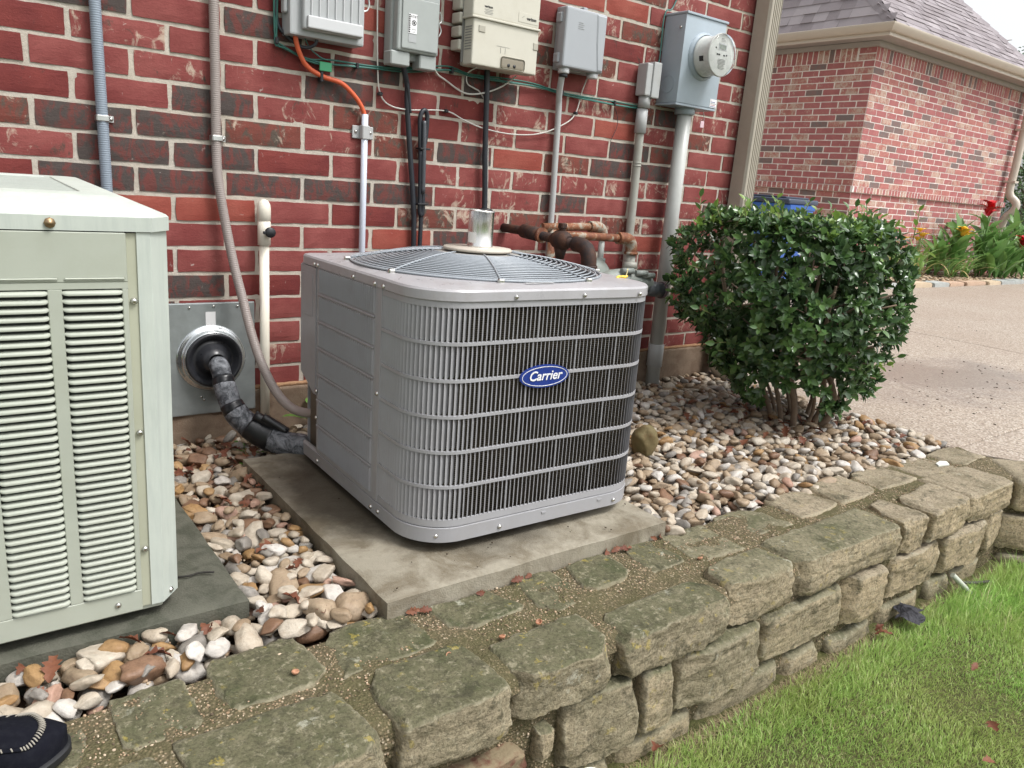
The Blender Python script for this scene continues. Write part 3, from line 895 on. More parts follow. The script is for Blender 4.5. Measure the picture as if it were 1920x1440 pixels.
# screws
def screw_mesh(r=.006):
    b = bm_lathe([(0, .004), (r * .55, .0042), (r * .62, .0035), (r, .0015), (r, 0)], 12); return tomesh(b, 'screw')
SCR = screw_mesh(); SCR.materials.append(STEEL)
def screws(parent, lst):
    for x, y, z, nx_, ny_ in lst:
        o = obj('screw', SCR, parent, loc=(x, y, z)); o.rotation_euler = Vector((nx_, ny_, 0)).to_track_quat('Z', 'Y').to_euler()
sc_l = []
for y_ in (-.172, -.125, .0, .238, .262): sc_l.append((-HW - .0045, y_, LZ0 + .008, -1, 0))
for x_ in (-.13, .075, .262): sc_l.append((x_, -HD - .0045, LZ0 + .010, 0, -1))
sc_l += [(-HW - .002, -.148, .325, -1, 0), (-HW - .003, .245, .23, -1, 0), (-HW - .003, .245, .15, -1, 0), (-HW - .002, .235, .02, -1, 0), (-HW - .002, -.13, .02, -1, 0),
         (-HW - .001, -.17, .022, -1, 0), (-.30, -HD + .018, .022, -.55, -.83), (-.13, -HD - .002, .02, 0, -1), (.25, -HD - .002, .022, 0, -1)]
screws(ac, sc_l)
for x_, in ((.0,), (.19,)): obj('pan_clip', bm_box(x_, x_ + .014, -HD - .004, -HD, .030, .034), ac, GREY)
# caution strip beside the grille
obj('caution_strip', bm_box(-.085, .0, -.352, -.345, LZ1 + .0085, LZ1 + .0095), ac, painted('strip_white', (.5, .5, .5), .5))
# badge
BLUE = painted('badge_blue', (.014, .035, .20), .3, .04); WHITE = painted('badge_white', (.75, .75, .76), .35, .02)
def ellipse_disc(a_, c_, y0, y1, n_=48):
    b = bmesh.new()
    f_ = [b.verts.new((a_ * math.cos(2 * math.pi * k / n_), y1, c_ * math.sin(2 * math.pi * k / n_))) for k in range(n_)]
    g_ = [b.verts.new((a_ * 1.0 * math.cos(2 * math.pi * k / n_), y0, c_ * math.sin(2 * math.pi * k / n_))) for k in range(n_)]
    b.faces.new(f_); b.faces.new(g_[::-1])
    for k in range(n_): b.faces.new([f_[k], g_[k], g_[(k + 1) % n_], f_[(k + 1) % n_]])
    bmesh.ops.recalc_face_normals(b, faces=b.faces[:]); return b
def ellipse_ring(a_, c_, w_, y0, y1, n_=64):
    b = bmesh.new(); rs = []
    for (da, yy) in ((0, y0), (0, y1), (-w_, y1), (-w_, y0)):
        rs.append([b.verts.new(((a_ + da) * math.cos(2 * math.pi * k / n_), yy, (c_ + da) * math.sin(2 * math.pi * k / n_))) for k in range(n_)])
    for i in range(4):
        for k in range(n_): b.faces.new([rs[i][k], rs[i][(k + 1) % n_], rs[(i + 1) % 4][(k + 1) % n_], rs[(i + 1) % 4][k]])
    bmesh.ops.recalc_face_normals(b, faces=b.faces[:]); return b
BX, BZ = -.030, .398
bd = obj('badge', ellipse_disc(.0745, .0285, 0, -.005), ac, BLUE, loc=(BX, -HD - .002, BZ), rot=(0, 0, 0))
obj('badge_ring', ellipse_ring(.0690, .0245, .0014, -.0052, -.0060), bd, WHITE)
tm = text_mesh('Carrier', .0330, .25, .0005, .0004); tm.materials.append(WHITE)
obj('lettering', tm, bd, loc=(.0, -.0060, .001))

# silver can standing on the centre disc
n = NT('brushed_tin'); v_ = n.scaled(n.coord('gobj'), (60, 60, 1)); f_ = n.noise(1, 3, .6, vec=v_)
TIN = n.done((.80, .79, .77), n.ramp(f_, [(.3, .18), (.7, .34)]), 1, None)
can = thing('tin_can', 'shiny silver can standing upright on the fan grille of the grey air conditioner', 'can', (.958, -.775, .7375))
obj('can_wall', tomesh(bm_lathe([(.0, 0), (.0345, 0), (.0355, .002), (.0355, .004), (.0345, .006), (.0345, .093), (.0358, .095), (.0358, .098), (.033, .098), (.033, .09), (0, .09)], 40)), can, TIN)
obj('paper_label', bm_lathe([(.0347, .012), (.0347, .04)], 40), can, painted('white_paper', (.7, .7, .68), .6)).data
lb = can.children[-1]
bm_ = bmesh.new(); bm_.from_mesh(lb.data); bmesh.ops.delete(bm_, geom=[f for f in bm_.faces if not (f.calc_center_median().x < -.028 and f.calc_center_median().y < .01)], context='FACES'); bm_.to_mesh(lb.data); bm_.free()

# ------------------------------------------------------------------ pale green air conditioner (left)
SAGE = painted('sage_paint', (.365, .390, .330), .5, .05, (.30, .31, .24), .35, 5)
SAGE2 = painted('sage_paint_yellowed', (.38, .39, .30), .5, .06, (.28, .28, .2), .3, 5)
SAGEL = painted('sage_paint_lit', (.455, .495, .45), .55, .06, (.33, .37, .35), .6, 9, streak=True)  # paler copy of the sage: brighter light on posts and top put into the paint
A0 = (.09, -1.065, .048)      # front right bottom corner
la = thing('air_conditioner', 'large pale sage green air conditioner with horizontal louvers, cut by the left edge', 'air conditioner', A0, (R(1.2), 0, 0))
AW, AD = .72, .66
def lbox(x0, x1, y0, y1, z0, z1, bev=0, seg=1): return bm_box(x0, x1, y0, y1, z0, z1, bev, seg)
# frame corner posts (chamfered)
def post_poly(): return [(-.058, .0), (-.036, .0), (.0, .040), (.0, .085), (-.006, .085), (-.006, .043), (-.039, .006), (-.058, .006)]
obj('corner_post', tomesh(bm_prism(post_poly(), .012, .737)), la, SAGEL)
obj('corner_post', tomesh(bm_prism([(-AW - x - .0, y) for x, y in post_poly()][::-1], .012, .737)), la, SAGEL)
obj('channel', lbox(-.074, -.058, .003, .014, .012, .735), la, SAGE2)
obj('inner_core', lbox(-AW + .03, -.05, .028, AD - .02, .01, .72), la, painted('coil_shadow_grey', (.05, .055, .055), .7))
obj('side_panel', lbox(-.006, -.001, .086, AD, .012, .737), la, SAGE)
obj('side_panel', lbox(-AW - .0, -AW + .005, .086, AD, .012, .737), la, SAGE)
obj('base_rail', lbox(-AW + .0, -.036, .008, .04, .0, .011, .002), la, SAGE)
# front panel as a frame: built from strips so that the louver openings are real
fp = obj('front_panel', lbox(-AW + .04, -.075, -.003, .004, .652, .736, .0015), la, SAGE)
LC = [(-.175, -.0845), (-.287, -.1965), (-.399, -.3085), (-.511, -.4205), (-.640, -.5325)]      # columns (x0,x1) right to left
LTOP, LBOT = .641, .052
obj('lower_edge', lbox(-AW + .04, -.075, -.003, .004, .008, LBOT, .0015), fp, SAGE)
obj('upper_edge', lbox(-AW + .04, -.075, -.0029, .004, LTOP, .6519), fp, SAGE)
obj('crease', lbox(-.171, -.079, -.006, -.003, .656, .661, .002), fp, SAGE)
obj('crease', lbox(-.30, -.180, -.006, -.003, .656, .661, .002), fp, SAGE)
xs_e = [-.075] + [v for c_ in LC for v in (c_[1], c_[0])] + [-AW + .04]
for i in range(0, len(xs_e), 2): obj('mullion', lbox(xs_e[i + 1], xs_e[i], -.003, .004, LBOT, LTOP, .0012), fp, SAGE)
# louver blades
NL = 42; PIT = (LTOP - LBOT) / NL
def louver(wd):
    b = bmesh.new(); pr_ = [(.002, .0030), (-.003, .0022), (-.0066, .0004), (-.0084, -.0022), (-.0078, -.0050), (-.0058, -.0050), (-.0050, -.0020), (.003, .0008)]
    # y (out negative), z
    cols = []
    for (x, k) in ((-wd / 2, .25), (-wd / 2 + .004, .8), (-wd / 2 + .009, 1), (wd / 2 - .009, 1), (wd / 2 - .004, .8), (wd / 2, .25)):
        cols.append([b.verts.new((x, y * k if y < 0 else y, z * (.4 + .6 * k))) for y, z in pr_])
    m_ = len(pr_)
    for i in range(len(cols) - 1):
        for j in range(m_): b.faces.new([cols[i][j], cols[i + 1][j], cols[i + 1][(j + 1) % m_], cols[i][(j + 1) % m_]])
    bmesh.ops.recalc_face_normals(b, faces=b.faces[:])
    return tomesh(b, 'louver', ang=55)
lm = louver(.0925); lm.materials.append(SAGE)
lm2 = louver(.110); lm2.materials.append(SAGE)
for ci, (x0, x1) in enumerate(LC[:3]):
    for k in range(NL):
        obj('louver', lm, fp, loc=((x0 + x1) / 2, .0, LBOT + (k + .62) * PIT))
SV, SF = [], []
for (x0, x1) in LC[3:]:
    for k in range(NL):
        off = len(SV); SV += [(v.co.x * (x1 - x0) / .09 + (x0 + x1) / 2, v.co.y, v.co.z + LBOT + (k + .62) * PIT) for v in lm.vertices]
        SF += [tuple(a + off for a in p_.vertices) for p_ in lm.polygons]
me = bpy.data.meshes.new('louver'); me.from_pydata(SV, [], SF); obj('louver', me, fp, SAGE, stuff=True)
# top cover
b = bmesh.new()
def oct_ring(ins, z, ch=.036):
    x0, x1, y0, y1 = -AW + ins, -ins, ins, AD - ins; c_ = ch
    return [b.verts.new(q) for q in ((x1 - c_, y0, z), (x1, y0 + c_, z), (x1, y1 - c_, z), (x1 - c_, y1, z), (x0 + c_, y1, z), (x0, y1 - c_, z), (x0, y0 + c_, z), (x0 + c_, y0, z))]
rings = [oct_ring(.002, .7375), oct_ring(-.003, .738), oct_ring(-.003, .762), oct_ring(.001, .766), oct_ring(.062, .7905, .016), oct_ring(.066, .7915, .014), oct_ring(.120, .7925, .01), oct_ring(.124, .784, .01)]
for i in range(len(rings) - 1):
    for k in range(8): b.faces.new([rings[i][k], rings[i][(k + 1) % 8], rings[i + 1][(k + 1) % 8], rings[i + 1][k]])
bmesh.ops.recalc_face_normals(b, faces=b.faces[:])
tc = obj('top_cover', tomesh(b, ang=25), la, SAGEL)
SV = bmesh.new()
k = 0
y_ = .13
while y_ < AD - .125:
    obj('grille_bar', bm_box(-AW + .122, -.122, y_, y_ + .007, .784, .7905), tc, SAGEL); y_ += .0165; k += 1
obj('fan_shroud', lbox(-AW + .12, -.12, .12, AD - .12, .70, .745), la, DARKM)
BRASS = painted('rusty_bolt', (.35, .25, .15), .4, .2, metal=1)
for (x, z, m_) in ((-.186, .750, BRASS),):
    bo = obj('bolt', tomesh(bm_lathe([(0, .007), (.0045, .007), (.0048, .004), (.0085, .003), (.0085, 0)], 8)), la, m_, loc=(x, -.004, z), rot=(R(90), 0, 0))
for (x, y, z, nx_, ny_) in ((-.018, .020, .750, .74, -.67), (-.066, -.0, .618, 0, -1), (-.066, .0, .373, 0, -1), (-.066, .0, .136, 0, -1), (-.118, -.003, .03, 0, -1), (-.018, .020, .024, .74, -.67)):
    o = obj('screw', SCR, la, loc=(x, y, z)); o.rotation_euler = Vector((nx_, ny_, 0)).to_track_quat('Z', 'Y').to_euler()

# ------------------------------------------------------------------ utilities on the wall
PVCG = painted('conduit_grey_pvc', (.40, .41, .41), .45, .05, (.30, .28, .24), .3)
PVCG2 = painted('conduit_taupe_grey', (.36, .36, .32), .5, .06, (.24, .2, .16), .4)
PVCW = painted('conduit_pale_blue_white', (.56, .60, .68), .35, .03)
WPVC = painted('white_pvc_pipe', (.74, .70, .60), .35, .04, (.5, .42, .3), .25)
BLK = painted('black_rubber', (.014, .015, .018), .45, .1)
BLK2 = painted('black_cable', (.018, .021, .028), .38, .1)
GALV = painted('galvanised_steel', (.34, .37, .37), .42, .12, (.25, .28, .27), .5, 7, metal=.6)
ZINC = painted('zinc_clamp', (.55, .56, .55), .35, .1, metal=.9)
def clamp(parent, x, z, r_, m=ZINC, w=.018, ear=1):
    c_ = obj('clamp', bm_box(x - r_ - .002, x + r_ + .002, -.022 - r_ - .002, -.002, z - w / 2, z + w / 2, .003), parent, m)
    obj('ear', bm_box(x + ear * r_, x + ear * (r_ + .018), -.006, -.003, z - w / 2, z + w / 2, .001), c_, m)
    o = obj('screw', SCR, c_, loc=(x + ear * (r_ + .010), -.006, z)); o.rotation_euler = (R(90), 0, 0)
def ribbed(pts, r_, pitch, amp, n_=12, sub=6):
    P = path_pts(pts, sub); L = [0]
    for i in range(1, len(P)): L.append(L[-1] + (P[i] - P[i - 1]).length)
    tot = L[-1]; m_ = int(tot / pitch * 4); Q = []; rad = []
    j = 0
    for k in range(m_ + 1):
        s = tot * k / m_
        while j < len(L) - 2 and L[j + 1] < s: j += 1
        t = (s - L[j]) / max(L[j + 1] - L[j], 1e-9); Q.append(P[j].lerp(P[j + 1], min(t, 1)))
        rad.append(r_ + amp * (1 if k % 4 in (0, 1) else -1))
    return bm_tube(Q, r_, n_, sub=1, radii=rad)
n_ = NT('blue_grey_flex'); FLEXG = n_.done((.22, .26, .31), .4)
n_ = NT('brown_grey_flex'); FLEXB = n_.done(n_.mix(n_.noise(12, 4), (.24, .20, .185), (.31, .27, .25)), .45)
t = thing('flexible_conduit', 'blue grey ribbed conduit running down the brick wall behind the sage air conditioner', 'conduit')
obj('tube', ribbed([(.166, -.022, 1.7), (.166, -.022, 1.3), (.170, -.022, .84), (.172, -.022, .4)], .0150, .0060, .00035), t, FLEXG); clamp(t, .168, 1.000, .015)
t = thing('flexible_conduit', 'brown grey ribbed conduit curving down from the wall to the grey air conditioner', 'conduit')
obj('tube', ribbed([(.479, -.022, 1.7), (.479, -.022, 1.36), (.479, -.022, 1.1), (.478, -.022, .958), (.480, -.03, .848), (.499, -.04, .704), (.515, -.06, .59), (.53, -.09, .492), (.541, -.13, .396), (.557, -.18, .302), (.580, -.25, .221), (.606, -.33, .184), (.640, -.41, .195), (.655, -.44, .26)], .0145, .0060, .00035), t, FLEXB); clamp(t, .479, .975, .0145)

# copper line plate, boot and insulated line set
t = thing('wall_plate', 'galvanised square plate over the line opening low on the brick wall', 'plate')
obj('plate', bm_box(.300, .592, -.020, -.012, .100, .470, .004, 2), t, GALV)
Mx = Matrix.Translation((.450, -.020, .288)) @ ROT_F
obj('collar', tomesh(bm_lathe([(.110, -.001), (.109, .003), (.103, .006), (.096, .009), (.091, .018), (.0895, .026), (.087, .026), (.087, .0)], 48, M=Mx)), t, painted('bright_galv', (.6, .63, .64), .22, .1, metal=.9))
obj('sticker', bm_box(.434, .465, -.0212, -.0202, .392, .440), t, painted('sticker_grey', (.62, .62, .62), .5))
for x_, z_ in ((.385, .455), (.46, .458), (.535, .456), (.415, .160), (.423, .150)):
    o = obj('screw', SCR, t, loc=(x_, -.0202, z_)); o.rotation_euler = (R(90), 0, 0); o.scale = (.7, .7, .7)
Mx = Matrix.Translation((.450, -.020, .288)) @ ROT_F
bt = obj('rubber_boot', tomesh(bm_lathe([(.0885, .022), (.0885, .034), (.084, .038), (.076, .034), (.066, .018), (.060, .015), (.052, .022), (.042, .040), (.036, .052), (.030, .056), (.026, .06)], 48, M=Mx)), t, painted('boot_black', (.022, .023, .027), .32, .1))
n = NT('grey_pipe_wrap'); vv = n.noise(28, 6, .75, dist=1.2)
c = n.mix(n.ramp(vv, [(.42, 0), (.62, 1)]), (.035, .039, .046), (.21, .22, .24)); WRAP = n.done(c, .6, 0, n.bump(vv, .8, .004), .4)
n = NT('black_tape'); TAPE = n.done((.009, .010, .012), .32, 0, n.bump(n.noise(60, 3), .4, .002), .5)
ls = thing('insulated_line', 'thick insulated pipe bound with black tape between the wall plate and grey unit', 'pipe')
lp = path_pts([(.452, -.065, .288), (.455, -.105, .262), (.459, -.14, .205), (.474, -.175, .150), (.508, -.215, .105), (.560, -.27, .072), (.625, -.33, .060), (.70, -.375, .066), (.80, -.42, .10)], 16)
m_ = len(lp)
def seg(a, b_, r_, rough_=.0015, name='wrap', mat=WRAP, sd=0):
    i0, i1 = int(a * (m_ - 1)), max(int(b_ * (m_ - 1)), int(a * (m_ - 1)) + 1)
    bmx = bm_tube(lp[i0:i1 + 1], r_, 18, sub=1, radii=[r_ * (1 if 0 < k < i1 - i0 else .96) for k in range(i1 - i0 + 1)])
    for v in bmx.verts: v.co += Vector(mn.noise_vector(v.co * 45)) * rough_
    obj(name, bmx, ls, mat)
for a_, b_, r_, kd in ((0, .05, .022, 't'), (.04, .17, .030, 'w'), (.165, .215, .0335, 't'), (.205, .345, .0345, 'w'), (.335, .385, .0375, 't'), (.375, .51, .0375, 'w'), (.50, .625, .0405, 't'),
                      (.61, .80, .0395, 'w'), (.79, .845, .0415, 't'), (.835, .965, .040, 'w'), (.95, 1, .041, 't')):
    seg(a_, b_, r_, .0028, 'wrap' if kd == 'w' else 'tape_band', WRAP if kd == 'w' else TAPE)
obj('black_sleeve', bm_tube([(.516, -.235, .148), (.555, -.262, .122), (.590, -.285, .098)], .016, 12, sub=3), ls, TAPE)
obj('black_sleeve', bm_tube([(.535, -.255, .145), (.565, -.275, .125), (.598, -.300, .100)], .014, 12, sub=3), ls, TAPE)

# white pvc riser
t = thing('pvc_riser', 'white pvc pipe with rounded cap and black knob standing against the brick wall', 'pipe')
obj('pipe', bm_tube([(.620, -.034, -.02), (.620, -.034, .66)], .0155, 20, sub=1), t, WPVC)
M0 = Matrix.Translation((.620, -.034, .655))
obj('coupling', tomesh(bm_lathe([(.0155, 0), (.0205, .001), (.0205, .075), (.0195, .076), (.0195, .080), (.0212, .081), (.0212, .118), (.019, .132), (.013, .142), (.006, .146), (0, .147)], 28, M=M0)), t, WPVC)
kn = obj('knob', tomesh(bm_lathe([(.006, 0), (.006, .012), (.0145, .013), (.0165, .017), (.0165, .026), (.014, .029), (0, .029)], 20, M=Matrix.Translation((.626, -.052, .700)) @ ROT_F)), t, BLK)
obj('knob_ear', bm_box(.603, .613, -.078, -.068, .694, .704, .002), kn, BLK)

# white conduit with orange cable
t = thing('conduit', 'thin pale white conduit with grey strap below the orange cable', 'conduit')
obj('pipe', bm_tube([(.972, -.020, 1.098), (.973, -.02, .8), (.975, -.02, .02)], .0110, 16, sub=1), t, PVCW)
st = obj('strap', bm_box(.958, .986, -.034, -.003, 1.016, 1.062, .003), t, PVCG)
for s_ in (-1, 1):
    e_ = obj('ear', bm_box(.972 + s_ * .026 - .013, .972 + s_ * .026 + .013, -.008, -.002, 1.018, 1.060, .002), st, PVCG)
    o = obj('screw', SCR, st, BLK, loc=(.972 + s_ * .027, -.008, 1.040)); o.rotation_euler = (R(90), 0, 0)
ORANGE = painted('orange_jacket', (.62, .115, .045), .38, .05)
t = thing('orange_cable', 'orange cable looping from the ribbed grey box into the white conduit', 'cable')
obj('cable', bm_tube([(.715, -.045, 1.31), (.730, -.035, 1.266), (.762, -.025, 1.222), (.818, -.02, 1.198), (.883, -.02, 1.186), (.932, -.02, 1.152), (.960, -.02, 1.118), (.972, -.02, 1.090)], .0078, 12), t, ORANGE)
obj('cable_tie', bm_box(.808, .818, -.03, -.004, 1.180, 1.212, .002), t, BLK)

# bundle of thin ground wires and other cables
GREENW = painted('green_wire_jacket', (.03, .13, .105), .4, .1); TEAL = painted('teal_wire_jacket', (.05, .17, .15), .4, .1)
WW = painted('white_wire_jacket', (.55, .54, .50), .45, .08)
t = thing('ground_wire', 'dark green wires sagging along the wall beneath all the utility boxes', 'wire')
gp = [(.666, 1.75), (.665, 1.40), (.665, 1.285), (.687, 1.264), (.775, 1.242), (.847, 1.243), (1.0, 1.249), (1.121, 1.262), (1.293, 1.286), (1.385, 1.279), (1.541, 1.283), (1.683, 1.280), (1.847, 1.271), (2.115, 1.266), (2.30, 1.264)]
for q, (dx, dz, dy, m_x) in enumerate(((0, 0, 0, TEAL), (.007, -.004, .003, GREENW), (-.003, .006, .002, GREENW))):
    obj('wire', bm_tube([(x + dx + .003 * math.sin(i * 1.7 + q * 2), -.014 - dy, z + dz + .0035 * math.sin(i * 2.3 + q)) for i, (x, z) in enumerate(gp)], .0030, 6), t, m_x)
for x_, z_ in ((.940, 1.247), (1.31, 1.284), (1.83, 1.272), (2.120, 1.268), (.668, 1.282)): obj('cable_tie', bm_box(x_ - .005, x_ + .005, -.024, -.003, z_ - .010, z_ + .010, .002), t, BLK)
t = thing('green_lead', 'thin green lead with a green plastic tag below the ribbed grey box', 'wire')
obj('wire', bm_tube([(.743, -.04, 1.315), (.772, -.025, 1.277), (.81, -.022, 1.254), (.834, -.022, 1.250)], .0022, 6), t, TEAL)
obj('tag', bm_box(.806, .848, -.026, -.0225, 1.214, 1.242, .0015), t, painted('green_tag', (.05, .34, .16), .4, .05))
t = thing('black_loop_cable', 'black cable loop left of and under the ribbed grey box', 'cable')
obj('cable', bm_tube([(.66, -.012, 1.75), (.662, -.012, 1.45), (.672, -.014, 1.339), (.694, -.022, 1.303), (.742, -.034, 1.274), (.777, -.05, 1.283), (.785, -.056, 1.315)], .0055, 8), t, BLK2)
t = thing('white_wire', 'long thin white wire sagging in a wide curve across the bricks', 'wire')
obj('wire', bm_tube([(1.008, -.012, 1.75), (1.01, -.012, 1.461), (1.017, -.014, 1.248), (1.030, -.012, 1.173), (1.066, -.012, 1.139), (1.139, -.020, 1.131), (1.293, -.012, 1.145), (1.375, -.012, 1.122), (1.461, -.018, 1.101), (1.6, -.012, 1.093), (1.731, -.012, 1.107), (1.837, -.018, 1.148), (1.911, -.012, 1.199), (1.939, -.012, 1.295), (1.953, -.03, 1.365)], .0026, 6), t, WW)
for x_, z_ in ((1.030, 1.171), (1.296, 1.145), (1.915, 1.205)): obj('clip', bm_box(x_ - .008, x_ + .008, -.020, -.003, z_ - .006, z_ + .006, .003), t, BLK)
t = thing('white_wire', 'short white wire drooping between the small cover box and the cream box', 'wire')
obj('wire', bm_tube([(1.212, -.045, 1.285), (1.25, -.02, 1.262), (1.284, -.015, 1.249), (1.366, -.015, 1.216), (1.437, -.024, 1.222), (1.531, -.015, 1.257), (1.573, -.05, 1.30)], .0032, 6), t, WW)
t = thing('white_wire', 'white wire hanging beside the black pole down towards the silver can', 'wire')
obj('wire', bm_tube([(1.404, -.05, 1.31), (1.378, -.016, 1.285), (1.378, -.016, 1.25), (1.41, -.015, 1.237), (1.440, -.012, 1.226), (1.475, -.012, 1.18), (1.484, -.012, 1.10), (1.494, -.012, .99), (1.505, -.012, .83)], .0024, 6), t, WW)
t = thing('thin_black_wire', 'thin loose black wire dangling below the green wires left of the grey riser', 'wire')
obj('wire', bm_tube([(2.123, -.01, 1.263), (2.152, -.01, 1.215), (2.153, -.01, 1.171), (2.127, -.008, 1.114)], .0013, 5), t, BLK2)
t = thing('meter_ground_wire', 'green ground wire running down the left side of the electric meter box', 'wire')
obj('wire', bm_tube([(2.46, -.008, 1.80), (2.41, -.01, 1.69), (2.372, -.012, 1.672), (2.360, -.012, 1.62), (2.364, -.012, 1.48), (2.33, -.03, 1.452)], .0032, 6), t, TEAL)
t = thing('black_cable', 'black cable hanging from the small cover box down behind the grey air conditioner', 'cable')
obj('cable', bm_tube([(1.085, -.05, 1.285), (1.110, -.035, 1.245), (1.128, -.022, 1.205), (1.132, -.02, 1.141), (1.154, -.02, .963), (1.172, -.02, .82), (1.180, -.02, .70), (1.186, -.02, .3)], .0095, 10), t, BLK2)
obj('cable', bm_tube([(1.10, -.045, 1.285), (1.118, -.03, 1.235), (1.130, -.028, 1.19), (1.142, -.026, 1.12)], .006, 8), t, BLK2)
t = thing('coiled_black_cable', 'bundled black cable folded back on itself right of the plain black cable', 'cable')
obj('cable', bm_tube([(1.204, -.022, .3), (1.206, -.022, .642), (1.205, -.022, .79), (1.194, -.022, .966), (1.184, -.022, 1.09), (1.190, -.022, 1.128), (1.206, -.020, 1.136), (1.216, -.018, 1.112), (1.213, -.018, 1.041), (1.205, -.02, 1.0), (1.206, -.024, .90), (1.210, -.026, .80), (1.206, -.026, .772), (1.198, -.026, .785), (1.196, -.026, .85), (1.190, -.026, 1.0)], .0082, 9), t, BLK2)
obj('cable', bm_tube([(1.197, -.031, 1.10), (1.199, -.035, 1.0), (1.203, -.034, .85)], .008, 8), t, painted('faded_black_cable', (.06, .065, .075), .3, .1))
for z_ in (1.005, .812): obj('cable_tie', bm_box(1.181, 1.221, -.042, -.004, z_ - .003, z_ + .003, .001), t, BLK)
t = thing('black_pole_cable', 'straight black cable rising from behind the silver can to the cream box', 'cable')
obj('cable', bm_tube([(1.452, -.028, 1.34), (1.460, -.024, 1.25), (1.472, -.024, 1.0), (1.486, -.024, .80), (1.49, -.024, .4)], .0105, 12, sub=3), t, BLK2)
obj('ring_clamp', tomesh(bm_lathe([(.012, 0), (.026, .001), (.028, .006), (.022, .012), (.012, .014)], 20, M=Matrix.Translation((1.488, -.030, .795)))), t, BLK)

def box_thing(name, label, cat): return thing(name, label, cat)
BOXG = painted('box_grey_plastic', (.37, .385, .39), .5, .03, (.3, .3, .3), .2)
BOXG2 = painted('box_green_grey', (.33, .355, .345), .5, .04, (.25, .27, .26), .3)
BOXG3 = painted('box_blue_grey', (.34, .36, .385), .5, .04)
CREAMB = painted('box_cream_plastic', (.54, .52, .445), .5, .03, (.42, .38, .3), .25)
METERG = painted('meter_box_blue_grey', (.33, .39, .44), .42, .05, (.27, .31, .34), .4)
LTG = painted('light_grey_plastic', (.52, .53, .54), .45, .02)
INK = painted('print_ink', (.02, .02, .02), .6, .02); INKG = painted('print_ink_grey', (.22, .22, .21), .6, .02)
# ribbed box
t = box_thing('utility_box', 'leftmost wall box, light grey with a raised ribbed cover', 'utility box')
obj('back_plate', bm_box(.688, .935, -.075, -.004, 1.300, 1.640, .006, 2), t, BOXG)
cv = obj('cover', bm_box(.722, .918, -.098, -.074, 1.318, 1.64, .008, 3), t, BOXG)
for k in range(7): obj('rib', bm_box(.745 + k * .0262, .7485 + k * .0262, -.1025, -.0975, 1.36, 1.64, .0012), cv, LTG)
obj('cover_bar', bm_box(.733, .916, -.108, -.0975, 1.322, 1.358, .004, 2), cv, LTG)
obj('hinge', bm_box(.676, .689, -.060, -.030, 1.36, 1.44, .004), t, BOXG)
obj('lock_loop', bm_tube([(.940, -.05, 1.46), (.955, -.05, 1.455), (.962, -.05, 1.435), (.955, -.05, 1.415), (.940, -.05, 1.41)], .003, 6), t, ZINC)
# box with printed label
t = box_thing('utility_box', 'second wall box from the left, green grey with a black and white label', 'utility box')
obj('back_plate', bm_box(1.040, 1.220, -.055, -.004, 1.285, 1.66, .008, 2), t, BOXG2)
cv = obj('cover', bm_box(1.046, 1.205, -.092, -.056, 1.308, 1.66, .010, 3), t, BOXG2)
obj('raised_panel', bm_box(1.060, 1.198, -.097, -.0915, 1.316, 1.475, .004, 2), cv, BOXG2)
obj('foot', bm_box(1.028, 1.100, -.085, -.03, 1.262, 1.307, .004), t, BOXG2); obj('foot', bm_box(1.138, 1.203, -.085, -.03, 1.262, 1.307, .004), t, BOXG2)
lbl = obj('label', bm_box(1.082, 1.114, -.0985, -.0975, 1.365, 1.425), cv, WHITE)
def txt(s, size, x, y, z, parent, m=INK, shear=0, off=0, name='lettering', rotz=0):
    me_ = text_mesh(s, size, shear, .0002, off); me_.materials.append(m); return obj(name, me_, parent, loc=(x, y, z), rot=(0, 0, rotz))
txt('AT&T', .0105, 1.1025, -.0987, 1.4165, lbl)
txt('A D S L', .005, 1.1025, -.0987, 1.378, lbl); txt('1-611', .0045, 1.1025, -.0987, 1.370, lbl)
b = bmesh.new()
for k in range(9): merge(b, bm_box(1.083, 1.0885, -.0991, -.0986, 1.3675 + k * .0064, 1.3675 + k * .0064 + .0042))
obj('printed_bar', b, lbl, INK)
obj('printed_disc', ellipse_ring(.0085, .0085, .002, -.0986, -.0990, 24), lbl, INK).location = (1.1025, 0, 1.398)
obj('printed_cross', bm_box(-.008, .008, -.0990, -.0986, -.0008, .0008), lbl, INK, loc=(1.1025, 0, 1.398), rot=(0, R(45), 0))
obj('printed_symbol', bm_box(-.003, .003, -.0989, -.0986, -.004, .004), lbl, INK, loc=(1.1025, 0, 1.398))
obj('blank_patch', bm_box(1.084, 1.113, -.0980, -.0974, 1.338, 1.362), cv, BOXG)
obj('lock_loop', bm_tube([(1.222, -.05, 1.46), (1.234, -.05, 1.45), (1.236, -.05, 1.43), (1.228, -.05, 1.42), (1.236, -.05, 1.40), (1.228, -.05, 1.38)], .0025, 6), t, ZINC)
